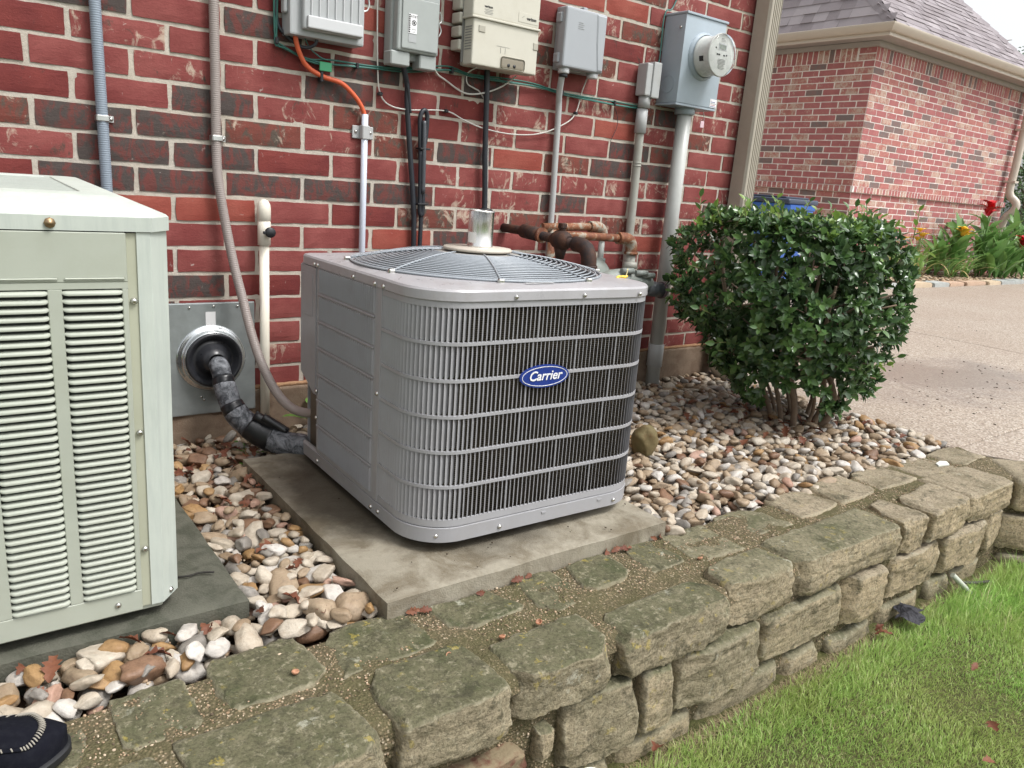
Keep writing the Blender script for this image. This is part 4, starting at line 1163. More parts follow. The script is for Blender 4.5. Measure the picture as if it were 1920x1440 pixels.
# cream box
t = box_thing('utility_box', 'tall cream two part wall box with small dark lettering', 'utility box')
obj('back_box', bm_box(1.345, 1.585, -.070, -.004, 1.305, 1.75, .010, 2), t, CREAMB)
lc = obj('lower_cover', bm_box(1.316, 1.603, -.130, -.071, 1.300, 1.452, .007, 3), t, CREAMB)
uc = obj('upper_cover', bm_box(1.308, 1.598, -.134, -.071, 1.456, 1.75, .007, 3), t, CREAMB)
obj('cover_lip', bm_box(1.306, 1.604, -.137, -.071, 1.450, 1.458, .0025, 2), uc, CREAMB)
obj('cable_port', bm_box(1.440, 1.545, -.1325, -.125, 1.304, 1.344, .010, 3), lc, painted('port_shadow_tan', (.24, .21, .16), .6))
for x_ in (1.474, 1.500): obj('port_hole', tomesh(bm_lathe([(0, .001), (.006, .001), (.006, 0)], 14, M=Matrix.Translation((x_, -.1325, 1.317)) @ ROT_F)), lc, BLK)
for k in range(9): obj('vent_slit', bm_box(1.3145, 1.3165, -.122, -.082, 1.350 + k * .009, 1.353 + k * .009), lc, INKG)
obj('latch', bm_box(1.338, 1.366, -.1325, -.1295, 1.408, 1.430, .0015), lc, painted('latch_tan', (.38, .36, .3), .5))
obj('latch', bm_box(1.580, 1.602, -.1325, -.1295, 1.385, 1.410, .0015), lc, painted('latch_tan2', (.38, .36, .3), .5))
obj('moulded_mark', bm_box(1.418, 1.475, -.1308, -.1300, 1.3745, 1.3752), lc, INKG); obj('moulded_mark', bm_box(1.436, 1.437, -.1308, -.1300, 1.352, 1.372), lc, INKG); obj('moulded_mark', bm_box(1.456, 1.457, -.1308, -.1300, 1.352, 1.372), lc, INKG)
txt('verizon', .0115, 1.372, -.1345, 1.492, uc, off=.0004)
for k in range(4): obj('fine_print', bm_box(1.355 + (k % 2) * .004, 1.392 - (k % 2) * .003, -.1345, -.1341, 1.482 - k * .0045, 1.4834 - k * .0045), uc, INKG)
txt('verizon', .0145, 1.560, -.1355, 1.483, uc, off=.0006)
fm = obj('label_frame', bm_box(1.502, 1.593, -.1350, -.1342, 1.468, 1.500, .0003), uc, CREAMB)
obj('check_mark', bm_box(-.006, .006, -.1356, -.1351, -.0006, .0006), uc, INKG, loc=(1.522, 0, 1.486), rot=(0, R(-35), 0))
obj('side_vent', bm_box(1.346, 1.352, -.068, -.012, 1.32, 1.74), t, CREAMB)
for k in range(7):
    b = bm_box(1.300, 1.346, -.066, -.010, 1.350 + k * .044, 1.385 + k * .044, .006, 2); obj('side_fin', b, t, CREAMB)
obj('edge_trim', bm_box(1.311, 1.318, -.0705, -.0655, 1.31, 1.75), t, INKG)
# small blue grey box
t = box_thing('utility_box', 'small blue grey wall box between the cream box and the electric meter', 'utility box')
obj('back_plate', bm_box(1.778, 1.985, -.050, -.004, 1.352, 1.580, .006, 2), t, BOXG3)
cv = obj('cover', bm_box(1.752, 1.962, -.098, -.050, 1.356, 1.572, .010, 3), t, BOXG3)
b = bmesh.new(); vs = [b.verts.new(q) for q in ((1.905, -.0985, 1.565), (1.957, -.0985, 1.565), (1.957, -.0985, 1.362), (1.93, -.0985, 1.362), (1.915, -.0985, 1.46),
                                                (1.912, -.1015, 1.560), (1.953, -.1015, 1.560), (1.953, -.1015, 1.367), (1.934, -.1015, 1.367), (1.920, -.1015, 1.46))]
b.faces.new(vs[5:]); 
for k in range(5): b.faces.new([vs[k], vs[(k + 1) % 5], vs[5 + (k + 1) % 5], vs[5 + k]])
bmesh.ops.recalc_face_normals(b, faces=b.faces[:]); obj('raised_panel', b, cv, BOXG3)
for z_ in (1.372, 1.515): obj('hinge', bm_box(1.744, 1.756, -.075, -.045, z_, z_ + .035, .003), t, BOXG3)
for x_ in (1.775, 1.925): obj('hub', tomesh(bm_lathe([(0, 0), (.020, 0), (.022, .003), (.022, .020), (0, .02)], 20, M=Matrix.Translation((x_ + .01, -.068, 1.336)))), t, LTG)
for k in range(4): obj('moulded_mark', bm_box(1.815, 1.845 - (k % 2) * .006, -.0989, -.0979, 1.500 + k * .007, 1.5012 + k * .007), cv, INKG)
obj('top_latch', bm_box(1.85, 1.87, -.08, -.05, 1.572, 1.584, .002), t, BOXG3)
t = thing('conduit', 'grey conduit dropping from the small blue grey box behind the gas pipes', 'conduit')
obj('pipe', bm_tube([(1.785, -.068, 1.345), (1.783, -.062, 1.32), (1.800, -.035, 1.26), (1.815, -.022, 1.2), (1.822, -.02, 1.0), (1.828, -.02, .75), (1.83, -.02, .02)], .0125, 14), t, PVCG)
obj('gland', tomesh(bm_lathe([(.014, 0), (.017, .001), (.017, .012), (.014, .013)], 16, M=Matrix.Translation((1.785, -.068, 1.322)))), t, BLK)
# LB fitting and riser
t = thing('conduit', 'taupe grey conduit with a tall junction cover left of the meter box', 'conduit')
bb = obj('junction_body', bm_box(2.238, 2.272, -.072, -.012, 1.312, 1.442, .006, 2), t, PVCG)
obj('junction_cover', bm_box(2.272, 2.318, -.078, -.010, 1.306, 1.450, .005, 2), bb, PVCG)
obj('hub', tomesh(bm_lathe([(.0, 0), (.026, 0), (.026, .05), (0, .05)], 22, M=Matrix.Translation((2.272, -.04, 1.265)))), t, PVCG)
obj('coupling', tomesh(bm_lathe([(.020, 0), (.0255, .002), (.0245, .10), (.020, .102)], 22, M=Matrix.Translation((2.272, -.034, 1.160)))), t, PVCG)
obj('pipe', bm_tube([(2.272, -.034, 1.27), (2.278, -.030, 1.1), (2.288, -.026, .78), (2.295, -.024, -.02)], .0185, 18, sub=3), t, PVCG2)
for z_ in (1.035, 1.022): obj('seam', tomesh(bm_lathe([(.0185, 0), (.0205, .001), (.0205, .004), (.0185, .005)], 22, M=Matrix.Translation((2.281, -.029, z_)))), t, PVCG2)
# meter
t = thing('meter_box', 'blue grey metal electric meter box with a round glass meter', 'electric meter')
obj('box', tomesh(bm_box(2.380, 2.643, -.124, -.004, 1.300, 1.652, .004, 2), ang=30), t, METERG)
obj('top_flange', bm_box(2.378, 2.650, -.130, -.002, 1.652, 1.662, .002), t, METERG)
obj('bottom_flange', bm_box(2.380, 2.643, -.122, -.003, 1.290, 1.2995, .001), t, METERG)
mx, mz = 2.515, 1.500
Mm = Matrix.Translation((mx, -.124, mz)) @ ROT_F
obj('mount_ring', tomesh(bm_lathe([(.098, -.001), (.096, .006), (.088, .010), (.086, .014), (.086, .018)], 48, M=Mm)), t, METERG)
MET = painted('meter_plastic', (.55, .57, .55), .25, .03)
mt_ = obj('meter_drum', tomesh(bm_lathe([(.083, .014), (.083, .024), (.080, .028), (.079, .070), (.079, .092), (.077, .094)], 48, M=Mm)), t, MET)
fc = obj('meter_face', tomesh(bm_lathe([(.0, .0935), (.077, .0935)], 48, M=Mm)), mt_, painted('meter_face_pale', (.62, .63, .60), .3, .02))
n = NT('meter_glass'); n.b.inputs['Transmission Weight'].default_value = 1.0; n.b.inputs['IOR'].default_value = 1.3; GLASS = n.done((.95, .97, .97), .03)
obj('glass_cover', tomesh(bm_lathe([(.0835, .092), (.0845, .104), (.082, .110), (.074, .113), (.0, .114)], 48, M=Mm)), mt_, GLASS)
obj('glass_rim', tomesh(bm_lathe([(.0835, .092), (.0865, .094), (.0865, .100), (.0835, .102)], 48, M=Mm)), mt_, MET)
FY = -.124 - .0942
obj('display', bm_box(mx - .022, mx + .020, FY - .002, FY, mz + .022, mz + .040, .0006), fc, painted('lcd', (.25, .28, .24), .3))
obj('display_frame', bm_box(mx - .026, mx + .024, FY - .001, FY + .0005, mz + .018, mz + .044, .0006), fc, LTG)
for k, (dx, dz, ww) in enumerate(((-.030, .0, .008), (-.018, .0, .010), (.012, .0, .010), (.028, .002, .008), (-.042, .024, .008))):
    obj('port', bm_box(mx + dx - ww / 2, mx + dx + ww / 2, FY - .0015, FY, mz + dz - .003, mz + dz + .003, .0006), fc, INK)
for k in range(8):
    ww = (.046, .050, .048, .050, .03, .036, .042, .03)[k]; obj('fine_print', bm_box(mx - ww / 2, mx + ww / 2, FY - .0004, FY, mz - .018 - k * .0052, mz - .0162 - k * .0052), fc, INKG)
for k in range(3): obj('fine_print', bm_box(mx - .016, mx + .016 - k * .006, FY - .0004, FY, mz + .052 + k * .005, mz + .0536 + k * .005), fc, INKG)
drumlab = obj('drum_label', tomesh(bm_lathe([(.0798, .045), (.0798, .068)], 48, M=Mm)), mt_, INK)
bm_ = bmesh.new(); bm_.from_mesh(drumlab.data)
bmesh.ops.delete(bm_, geom=[f for f in bm_.faces if not (f.calc_center_median().x < mx - .070 and abs(f.calc_center_median().z - (mz - .018)) < .012)], context='FACES'); bm_.to_mesh(drumlab.data); bm_.free()
wl = obj('warning_label', bm_box(2.598, 2.642, -.1250, -.1242, 1.303, 1.338), t, WHITE)
for k in range(4): obj('fine_print', bm_box(2.601, 2.638 - (k % 2) * .006, -.1254, -.1250, 1.306 + k * .0062, 1.3085 + k * .0062), wl, (BLUE, painted('tint_red', (.35, .08, .1), .5), INKG, BLUE)[k])
txt('!', .010, 2.604, -.1256, 1.332, wl, painted('warn_red', (.4, .05, .05), .5))
obj('box_screw', SCR, t, loc=(2.378, -.10, 1.60), rot=(0, R(-90), 0))
obj('seal_wire', bm_tube([(2.585, -.10, 1.296), (2.600, -.10, 1.26), (2.598, -.10, 1.235), (2.586, -.10, 1.25)], .0015, 5), t, ZINC)
sg = obj('seal_tag', bm_box(2.578, 2.602, -.104, -.101, 1.215, 1.243, .001), t, painted('seal_pink', (.62, .45, .5), .5))
obj('knockout', ellipse_ring(.036, .036, .0015, 0, -.0012, 36), t, METERG, loc=(2.3795, -.062, 1.375), rot=(0, 0, R(-90)))
t = thing('conduit', 'thick pale grey riser pipe running from the meter box down into the rocks', 'conduit')
obj('pipe', bm_tube([(2.515, -.058, 1.30), (2.520, -.055, .8), (2.530, -.055, -.05)], .0330, 24, sub=1), t, painted('riser_grey', (.43, .44, .42), .4, .05, (.34, .33, .3), .3))
obj('hub', tomesh(bm_lathe([(.034, 0), (.045, .002), (.045, .034), (.04, .036)], 28, M=Matrix.Translation((2.515, -.058, 1.262)))), t, METERG)
obj('coupling', tomesh(bm_lathe([(.033, 0), (.0375, .002), (.0375, .11), (.033, .112)], 28, M=Matrix.Translation((2.528, -.055, .10)))), t, PVCG)

# ------------------------------------------------------------------ gas pipes and regulator
n = NT('rust_dark'); a_ = n.noise(18, 6, .7); c = n.mix(n.ramp(a_, [(.4, 0), (.62, 1)]), (.030, .024, .024), (.085, .040, .025)); RUSTD = n.done(c, .7, .2, n.bump(n.noise(120, 4), .6, .002), .3)
n = NT('rust_orange'); a_ = n.noise(16, 7, .72, dist=.4); c = n.ramp(a_, [(.34, (.30, .33, .30)), (.43, (.34, .30, .24)), (.5, (.25, .11, .055)), (.62, (.15, .055, .035)), (.75, (.36, .27, .18))])
RUSTO = n.done(c, .65, .2, n.bump(n.noise(110, 4), .6, .002), .3)
REG = painted('regulator_grey', (.235, .265, .245), .5, .08, (.18, .15, .12), .4, 12)
gt = thing('gas_pipe', 'dark rusted gas pipe with a valve projecting from the bricks behind the grey unit', 'gas pipe')
obj('pipe', bm_tube([(1.603, .02, .735), (1.603, -.10, .735), (1.603, -.47, .716)], .0175, 16, sub=1), gt, RUSTD)
obj('sleeve', bm_tube([(1.603, -.13, .7345), (1.603, -.235, .730)], .0265, 18, sub=1), gt, RUSTD)
obj('union', bm_tube([(1.603, -.237, .729), (1.603, -.250, .729)], .0285, 18, sub=1), gt, RUSTO)
vb = obj('valve_body', bm_tube([(1.603, -.315, .725), (1.603, -.335, .724), (1.603, -.36, .723), (1.603, -.385, .722), (1.603, -.405, .721)], .03, 14, sub=1, radii=[.022, .033, .038, .033, .022]), gt, RUSTD)
obj('valve_stem', bm_tube([(1.603, -.36, .75), (1.603, -.36, .785)], .012, 10, sub=1), vb, RUSTD); obj('valve_cap', bm_box(1.590, 1.616, -.373, -.347, .765, .785, .003), vb, RUSTD)
obj('valve_foot', bm_tube([(1.603, -.36, .70), (1.603, -.36, .655)], .018, 12, sub=1, radii=[.026, .015]), vb, RUSTD)
obj('elbow', bm_tube([(1.603, -.44, .718), (1.603, -.475, .716), (1.603, -.502, .705), (1.603, -.516, .680), (1.603, -.520, .650)], .0275, 18, sub=4), gt, RUSTD)
obj('elbow_lip', tomesh(bm_lathe([(.028, 0), (.0315, .001), (.0315, .010), (.028, .012)], 22, M=Matrix.Translation((1.603, -.520, .642)))), gt, RUSTD)
obj('riser', bm_tube([(1.603, -.520, .645), (1.603, -.520, .28)], .0185, 16, sub=1), gt, RUSTO)
obj('coupling', tomesh(bm_lathe([(.02, 0), (.0265, .002), (.0265, .036), (.02, .038)], 20, M=Matrix.Translation((1.603, -.520, .585)))), gt, RUSTO)
gt = thing('gas_pipe', 'orange rusted upper gas pipe running along the wall, nearest the bricks', 'gas pipe')
obj('pipe', bm_tube([(1.735, -.08, .748), (2.00, -.08, .757)], .0165, 14, sub=1), gt, RUSTO)
obj('elbow', bm_tube([(1.99, -.08, .757), (2.035, -.08, .757), (2.058, -.08, .748), (2.070, -.08, .728), (2.070, -.08, .71)], .0235, 16, sub=4), gt, RUSTO)
obj('drop', bm_tube([(2.070, -.08, .72), (2.074, -.08, .55)], .0135, 12, sub=1), gt, painted('drop_grey', (.4, .42, .4), .4))
obj('drop', bm_tube([(1.790, -.08, .74), (1.797, -.08, .3)], .0175, 12, sub=1), gt, RUSTO)
obj('lip', tomesh(bm_lathe([(.014, 0), (.022, .001), (.022, .02), (.014, .022)], 18, M=Matrix.Translation((2.073, -.08, .605)))), gt, REG)
gt = thing('gas_pipe', 'orange rusted lower gas pipe with an elbow turning down into the regulator', 'gas pipe')
obj('pipe', bm_tube([(1.770, -.16, .726), (2.10, -.16, .719)], .0165, 14, sub=1), gt, RUSTO)
obj('elbow', bm_tube([(2.085, -.16, .719), (2.13, -.16, .718), (2.158, -.16, .708), (2.171, -.16, .685), (2.174, -.16, .655)], .0255, 18, sub=4), gt, RUSTO)
obj('elbow_lip', tomesh(bm_lathe([(.026, 0), (.030, .001), (.030, .012), (.026, .013)], 22, M=Matrix.Translation((2.174, -.16, .650)))), gt, RUSTO)
obj('drop', bm_tube([(2.174, -.16, .655), (2.177, -.16, .56)], .0215, 14, sub=1), gt, PVCG2)
obj('collar', tomesh(bm_lathe([(.022, 0), (.031, .002), (.031, .028), (.022, .03)], 22, M=Matrix.Translation((2.176, -.16, .590)))), gt, PVCG2)
rg = thing('gas_regulator', 'green grey cast gas regulator low against the wall beside the bush', 'regulator', (2.18, -.16, .53))
obj('body', bm_tube([(-.16, 0, .01), (-.10, 0, .012), (-.04, 0, .012), (.06, -.0, .0), (.13, -.01, -.01)], .04, 16, sub=4, radii=lambda t: .026 + .022 * math.sin(t * math.pi) ** .6), rg, REG)
obj('diaphragm', tomesh(bm_lathe([(0, -.05), (.05, -.05), (.075, -.02), (.085, -.006), (.085, .006), (.075, .02), (.04, .035), (0, .038)], 32, M=Matrix.Translation((-.155, .05, .015)) @ Matrix.Rotation(R(80), 4, 'X'))), rg, REG)
obj('end_cap', bm_tube([(.10, -.01, -.025), (.19, -.02, -.035)], .034, 18, sub=1), rg, painted('cap_dark', (.09, .10, .11), .4))
obj('end_rim', bm_tube([(.188, -.02, -.035), (.20, -.021, -.036)], .038, 18, sub=1), rg, painted('cap_rim', (.14, .10, .12), .4))
for x_, z_ in ((.03, .045), (.075, .035), (-.055, .055)): obj('bolt_lug', bm_tube([(x_ - .03, -.035, z_), (x_ + .03, -.045, z_)], .013, 10, sub=1), rg, REG)
obj('down_pipe', bm_tube([(.02, 0, -.03), (.02, 0, -.55)], .018, 12, sub=1), rg, REG)

# ------------------------------------------------------------------ stone retaining wall
def stone_mat(name, top, face, moss, lichen_amt=.5, moss_amt=.8):
    n = NT(name)
    g = n.n('ShaderNodeNewGeometry'); sx = n.n('ShaderNodeSeparateXYZ'); n.l(g.outputs['Normal'], sx.inputs[0])
    a = n.noise(7, 6, .68, dist=.4); b = n.noise(34, 6, .72); f3 = n.noise(150, 4, .7)
    strata = n.noise(6, 6, .7, vec=n.scaled(n.coord('pos'), (1, 1, 6)), dist=.8)
    c = n.mix(n.ramp(strata, [(.38, 0), (.62, 1)]), face, tuple(x * .62 for x in face))
    c = n.mix(n.ramp(b, [(.35, 0), (.75, .55)]), c, tuple(min(x * 1.55, .6) for x in face))
    up = n.ramp(sx.outputs['Z'], [(.25, 0), (.75, 1)])
    tcol = n.mix(n.ramp(a, [(.36, 0), (.62, 1)]), moss, top)
    c = n.mix(up, c, tcol)
    ms = n.math('ADD', n.math('MULTIPLY', a, .6), n.math('MULTIPLY', b, .4))
    c = n.mix(n.math('MULTIPLY', n.ramp(ms, [(.44, 0), (.58, 1)]), n.math('MULTIPLY', n.math('ADD', n.math('MULTIPLY', up, .6), .4), moss_amt)), c, moss)
    # pale worn grain and lichen spots
    c = n.mix(n.ramp(n.noise(60, 5, .75, dist=.3), [(.54, 0), (.66, .6)]), c, (.34, .31, .22))
    c = n.mix(n.ramp(n.noise(19, 7, .78, dist=.5), [(.36, .75), (.47, 0)]), c, (.045, .043, .026))
    sp = n.noise(13, 4, .6); spm = n.math('MULTIPLY', n.ramp(n.noise(38, 3, .6), [(.60, 0), (.64, 1)]), n.ramp(sp, [(.50, 0), (.58, 1)]))
    c = n.mix(n.math('MULTIPLY', spm, lichen_amt), c, (.42, .33, .06))
    sp2 = n.math('MULTIPLY', n.ramp(n.noise(22, 5, .7), [(.60, 0), (.66, 1)]), n.ramp(n.noise(5, 3), [(.5, 0), (.6, 1)]))
    c = n.mix(n.math('MULTIPLY', sp2, .55), c, (.44, .44, .36))
    c = n.mix(n.math('MULTIPLY', n.ramp(f3, [(.38, 1), (.52, 0)]), .5), c, (.035, .032, .02))
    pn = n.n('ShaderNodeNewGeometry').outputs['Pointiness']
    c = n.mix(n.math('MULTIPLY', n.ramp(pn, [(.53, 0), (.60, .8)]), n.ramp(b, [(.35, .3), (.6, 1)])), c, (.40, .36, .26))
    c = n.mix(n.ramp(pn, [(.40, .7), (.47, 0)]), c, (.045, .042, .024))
    h = n.math('ADD', n.math('ADD', n.math('MULTIPLY', b, .5), n.math('MULTIPLY', f3, .22)), n.math('MULTIPLY', strata, .5))
    rg_ = n.vor(26, feature='F1'); h = n.math('ADD', h, n.math('MULTIPLY', rg_, .25))
    return n.done(c, .88, 0, n.bump(h, 1.0, .011), .22)
ST_MOSS = stone_mat('sandstone_mossy', (.20, .175, .115), (.29, .245, .165), (.066, .072, .035), .4, .72)
ST_MID = stone_mat('sandstone_weathered', (.275, .24, .165), (.34, .28, .185), (.10, .10, .055), .25, .6)
ST_TAN = stone_mat('sandstone_tan', (.37, .31, .225), (.385, .31, .20), (.19, .16, .105), .1, .42)
n = NT('wall_mortar'); vd = n.vor(210, out='Color'); sp_ = n.n('ShaderNodeSeparateColor'); n.l(vd, sp_.inputs[0])
pc = n.ramp(sp_.outputs[0], [(0, (.08, .068, .04)), (.5, (.13, .105, .065)), (.75, (.21, .16, .10)), (.92, (.34, .26, .17)), (1, (.5, .42, .32))])
md = n.noise(6, 5, .7)
c = n.mix(n.ramp(n.vor(210), [(.38, 0), (.6, .9)]), pc, (.10, .085, .05)); c = n.mix(n.ramp(md, [(.42, 0), (.62, .75)]), c, (.085, .080, .038))
WMORT = n.done(c, .95, 0, n.bump(n.math('ADD', n.vor(210), n.noise(90, 4)), .8, .004), .15)

def make_stone(poly, z0, z1, seed, rough=.008, bulge=.010, cells=(22, 14, 12), facet=True, roundness=.012, tilt=0):
    """rough quarried block; poly: top corners (front-left, front-right, back-right, back-left) as (x, y). A fine box lattice cut by chisel planes, then worn by noise."""
    nx, ny, nz = cells
    V, F, idx = [], [], {}
    def vid(i, j, k):
        key = (i, j, k)
        if key not in idx: idx[key] = len(V); V.append((i / nx, j / ny, k / nz))
        return idx[key]
    for i in range(nx):
        for j in range(ny): F.append((vid(i, j, nz), vid(i + 1, j, nz), vid(i + 1, j + 1, nz), vid(i, j + 1, nz)))
    for i in range(nx):
        for k in range(nz):
            F.append((vid(i, 0, k), vid(i + 1, 0, k), vid(i + 1, 0, k + 1), vid(i, 0, k + 1)))
            F.append((vid(i + 1, ny, k), vid(i, ny, k), vid(i, ny, k + 1), vid(i + 1, ny, k + 1)))
    for j in range(ny):
        for k in range(nz):
            F.append((vid(0, j + 1, k), vid(0, j, k), vid(0, j, k + 1), vid(0, j + 1, k + 1)))
            F.append((vid(nx, j, k), vid(nx, j + 1, k), vid(nx, j + 1, k + 1), vid(nx, j, k + 1)))
    r = random.Random(seed)
    fl, fr_, br, bl = [Vector((x, y, 0)) for x, y in poly]
    wx = (fr_ - fl).length; wy = (bl - fl).length; wz = z1 - z0
    hx, hy, hz = wx / 2, wy / 2, wz / 2
    planes = []
    def edge(nv, lo, hi):
        nv = Vector(nv) + Vector((r.uniform(-.22, .22), r.uniform(-.22, .22), r.uniform(-.22, .22))); nv.normalize()
        planes.append((nv, abs(nv.x) * hx + abs(nv.y) * hy + abs(nv.z) * hz - r.uniform(lo, hi) - (abs(nv.x) * hx * .06)))
    e0 = rough / .009
    if facet:
        edge((0, -1, 1), .004 * e0, .013 * e0); edge((0, -1, 1.6), .003, .010 * e0); edge((0, -1.5, -.8), .002, .011 * e0)
        for sgn in (-1, 1):
            edge((sgn, -1, 0), .002, .009 * e0); edge((sgn, 0, 1), .001, .005 * e0); edge((sgn, -1, 1), .005, .016 * e0); edge((sgn, -1, -1), .004, .015 * e0)
        for _ in range(4):      # spalls on the face
            nv = Vector((r.uniform(-.26, .26), -1, r.uniform(-.40, .40))).normalized()
            planes.append((nv, abs(nv.x) * hx + abs(nv.y) * hy + abs(nv.z) * hz - r.uniform(.003, .013) * e0 - abs(nv.x) * hx * .26))
    for sgn in (-1, 1):
        edge((sgn, 0, 1.2), .002, .008); edge((sgn, sgn * r.choice((-1, 1)), .3), .008, .03)
    edge((r.uniform(-.3, .3), 1, 1.2), .002, .008)
    tp = Vector((r.uniform(-.035, .035), r.uniform(-.03, .03), 1)).normalized(); planes.append((tp, hz * tp.z + abs(tp.x) * hx * .35))
    out = []
    so = Vector((seed * 1.37, seed * .71, seed * .43))
    for (u, v, w_) in V:
        q = Vector(((u - .5) * wx, (v - .5) * wy, (w_ - .5) * wz))
        for nv, h in planes:
            t = q.dot(nv)
            if t > h: q -= nv * (t - h)
        u2, v2, w2 = q.x / wx + .5, q.y / wy + .5, q.z / wz + .5
        p = fl.lerp(fr_, u2).lerp(bl.lerp(br, u2), v2); p.z = z0 + wz * w2
        # bedding planes show as faint ledges on the faces
        led = mn.noise((3.1 * seed, 0, (p.z + .02 * p.x) * 95)) * .0018 * (1 if v2 < .1 else .3)
        n1 = Vector(mn.noise_vector(p * 9 + so)) * rough * .9
        n2 = Vector(mn.noise_vector(p * 26 + so)) * rough * .42
        n3 = Vector(mn.noise_vector(p * 70)) * rough * .34
        n4 = Vector(mn.noise_vector(p * 190)) * rough * .2
        kz = .45 if w2 > .93 else 1
        d = n1 + n2 + n3 + n4; d.z *= kz; p += d; p.y += led
        out.append(p)
    return mesh_np('stone', [tuple(a) for a in out], F, True)

rw = thing('stone_wall', 'low retaining wall of rough mossy sandstone blocks between the rock bed and the lawn', 'stone wall')
G_ = .010
front = [ # x boundaries of the top course front row, back edge y, material
    (-.55, -.32, -1.40, ST_MOSS), (-.30, -.03, -1.43, ST_MOSS), (-.01, .283, -1.425, ST_MOSS), (.305, .545, -1.42, ST_MOSS), (.562, .823, -1.435, ST_MOSS), (.842, 1.205, -1.465, ST_MOSS),
    (1.222, 1.487, -1.455, ST_MID), (1.505, 2.028, -1.43, ST_MID), (2.048, 2.19, -1.43, ST_TAN), (2.20, 2.475, -1.44, ST_TAN), (2.485, 2.845, -1.40, ST_TAN)]
for i, (x0, x1, yb, m_) in enumerate(front):
    r = random.Random(i + 40); f0 = -1.572 + r.uniform(-.012, .006)
    k = r.uniform(-.018, .018)
    poly = [(x0 + .004, f0 + r.uniform(-.008, .008)), (x1, f0 + r.uniform(-.012, .006)), (x1 - .006 + k, yb + r.uniform(-.015, .02)), (x0 + .006 + k * .7, yb + r.uniform(-.015, .02))]
    big = x1 - x0 > .3
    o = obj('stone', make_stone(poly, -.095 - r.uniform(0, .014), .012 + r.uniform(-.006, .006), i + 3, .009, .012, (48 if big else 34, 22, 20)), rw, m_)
back = [(-.60, -.36, -1.27), (-.34, -.115, -1.27), (-.095, .048, -1.245), (.065, .270, -1.222), (.290, .505, -1.252), (.525, .735, -1.262), (.755, .905, -1.262), (.925, 1.085, -1.262), (1.11, 1.255, -1.262), (1.275, 1.47, -1.255), (1.49, 1.72, -1.245), (1.745, 1.98, -1.24), (2.0, 2.24, -1.235), (2.26, 2.50, -1.24), (2.52, 2.78, -1.245), (2.80, 3.04, -1.26)]
for i, (x0, x1, yb) in enumerate(back):
    r = random.Random(i + 140); m_ = ST_MOSS if x1 < 1.3 else (ST_MID if x1 < 1.9 else ST_TAN)
    yf = -1.388 + r.uniform(-.03, .01); k = r.uniform(-.03, .03)
    poly = [(x0 + k, yf), (x1 + k * .6, yf + r.uniform(-.012, .012)), (x1 + r.uniform(-.02, 0), yb + r.uniform(-.008, .008)), (x0 + r.uniform(0, .02), yb)]
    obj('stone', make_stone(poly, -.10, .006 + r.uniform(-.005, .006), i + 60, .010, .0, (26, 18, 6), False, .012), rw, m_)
BR_RED = None
n = NT('red_brown_stone'); c = n.mix(n.ramp(n.noise(20, 5), [(.42, 0), (.55, 1)]), (.12, .055, .038), (.20, .16, .10)); ST_RED = n.done(c, .85, 0, n.bump(n.noise(60, 5), .7, .006), .2)
second = [(-.5, -.2, ST_MOSS), (-.18, .12, ST_MOSS), (.14, .385, ST_MOSS), (.405, .595, ST_MID), (.625, .672, ST_MID), (.700, .905, ST_MOSS), (.928, 1.028, ST_MID), (1.050, 1.352, ST_MOSS), (1.372, 1.745, ST_MID), (1.768, 1.965, ST_TAN), (2.035, 2.335, ST_TAN), (2.355, 2.675, ST_TAN), (2.70, 2.84, ST_TAN)]
for i, (x0, x1, m_) in enumerate(second):
    r = random.Random(i + 340); small = x1 - x0 < .06; f0 = -1.588 + r.uniform(-.008, .01)
    zt = -.104 - r.uniform(0, .012); zb = -.245 - r.uniform(0, .02)
    if small: zt, zb = -.135, -.205
    if x1 == .595: zt, zb, m_ = -.150, -.230, ST_RED
    poly = [(x0, f0), (x1, f0 + r.uniform(-.01, .01)), (x1 - .004, -1.46), (x0 + .004, -1.46)]
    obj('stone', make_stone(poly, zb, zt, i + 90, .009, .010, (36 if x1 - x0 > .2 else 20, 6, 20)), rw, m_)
third = []
x = -.4
r = random.Random(9)
while x < 2.75:
    wd = r.uniform(.16, .34); third.append((x, min(x + wd, 2.8))); x += wd + .03
for i, (x0, x1) in enumerate(third):
    r = random.Random(i + 740); f0 = -1.572 + r.uniform(-.008, .012)
    obj('stone', make_stone([(x0, f0), (x1, f0), (x1, -1.48), (x0, -1.48)], -.40, -.262 - r.uniform(0, .03), i + 190, .009, .006, (16, 4, 8)), rw, ST_MID if i % 2 else ST_MOSS)
# the wall turns towards the lawn at its right end
tn = Vector((.76, -.65, 0)); 
def turned(s0, s1, z0, z1, seed, dep=.24, m_=ST_TAN, inset=0):
    o_ = Vector((2.862, -1.565, 0)); nrm = Vector((-.65, -.76, 0))
    a_ = o_ + tn * s0 + nrm * (-inset); b_ = o_ + tn * s1 + nrm * (-inset); c_ = b_ - nrm * dep; d_ = a_ - nrm * dep
    V = make_stone([(0, 0), (s1 - s0, 0), (s1 - s0, dep), (0, dep)], z0, z1, seed, .010, .012, (22, 12, 12))
    ang = math.atan2(tn.y, tn.x)
    M_ = Matrix.Translation(a_) @ Matrix.Rotation(ang, 4, 'Z'); V.transform(M_)
    obj('stone', V, rw, m_)
turned(.015, .34, -.125, .004, 301); turned(.36, .70, -.12, .006, 302); turned(.72, 1.1, -.12, .006, 303)
turned(-.02, .30, -.285, -.140, 304, .15, inset=.01); turned(.32, .74, -.285, -.145, 305, .15); turned(.76, 1.1, -.285, -.15, 306, .15); turned(0, 1.1, -.42, -.30, 307, .12, ST_MID)
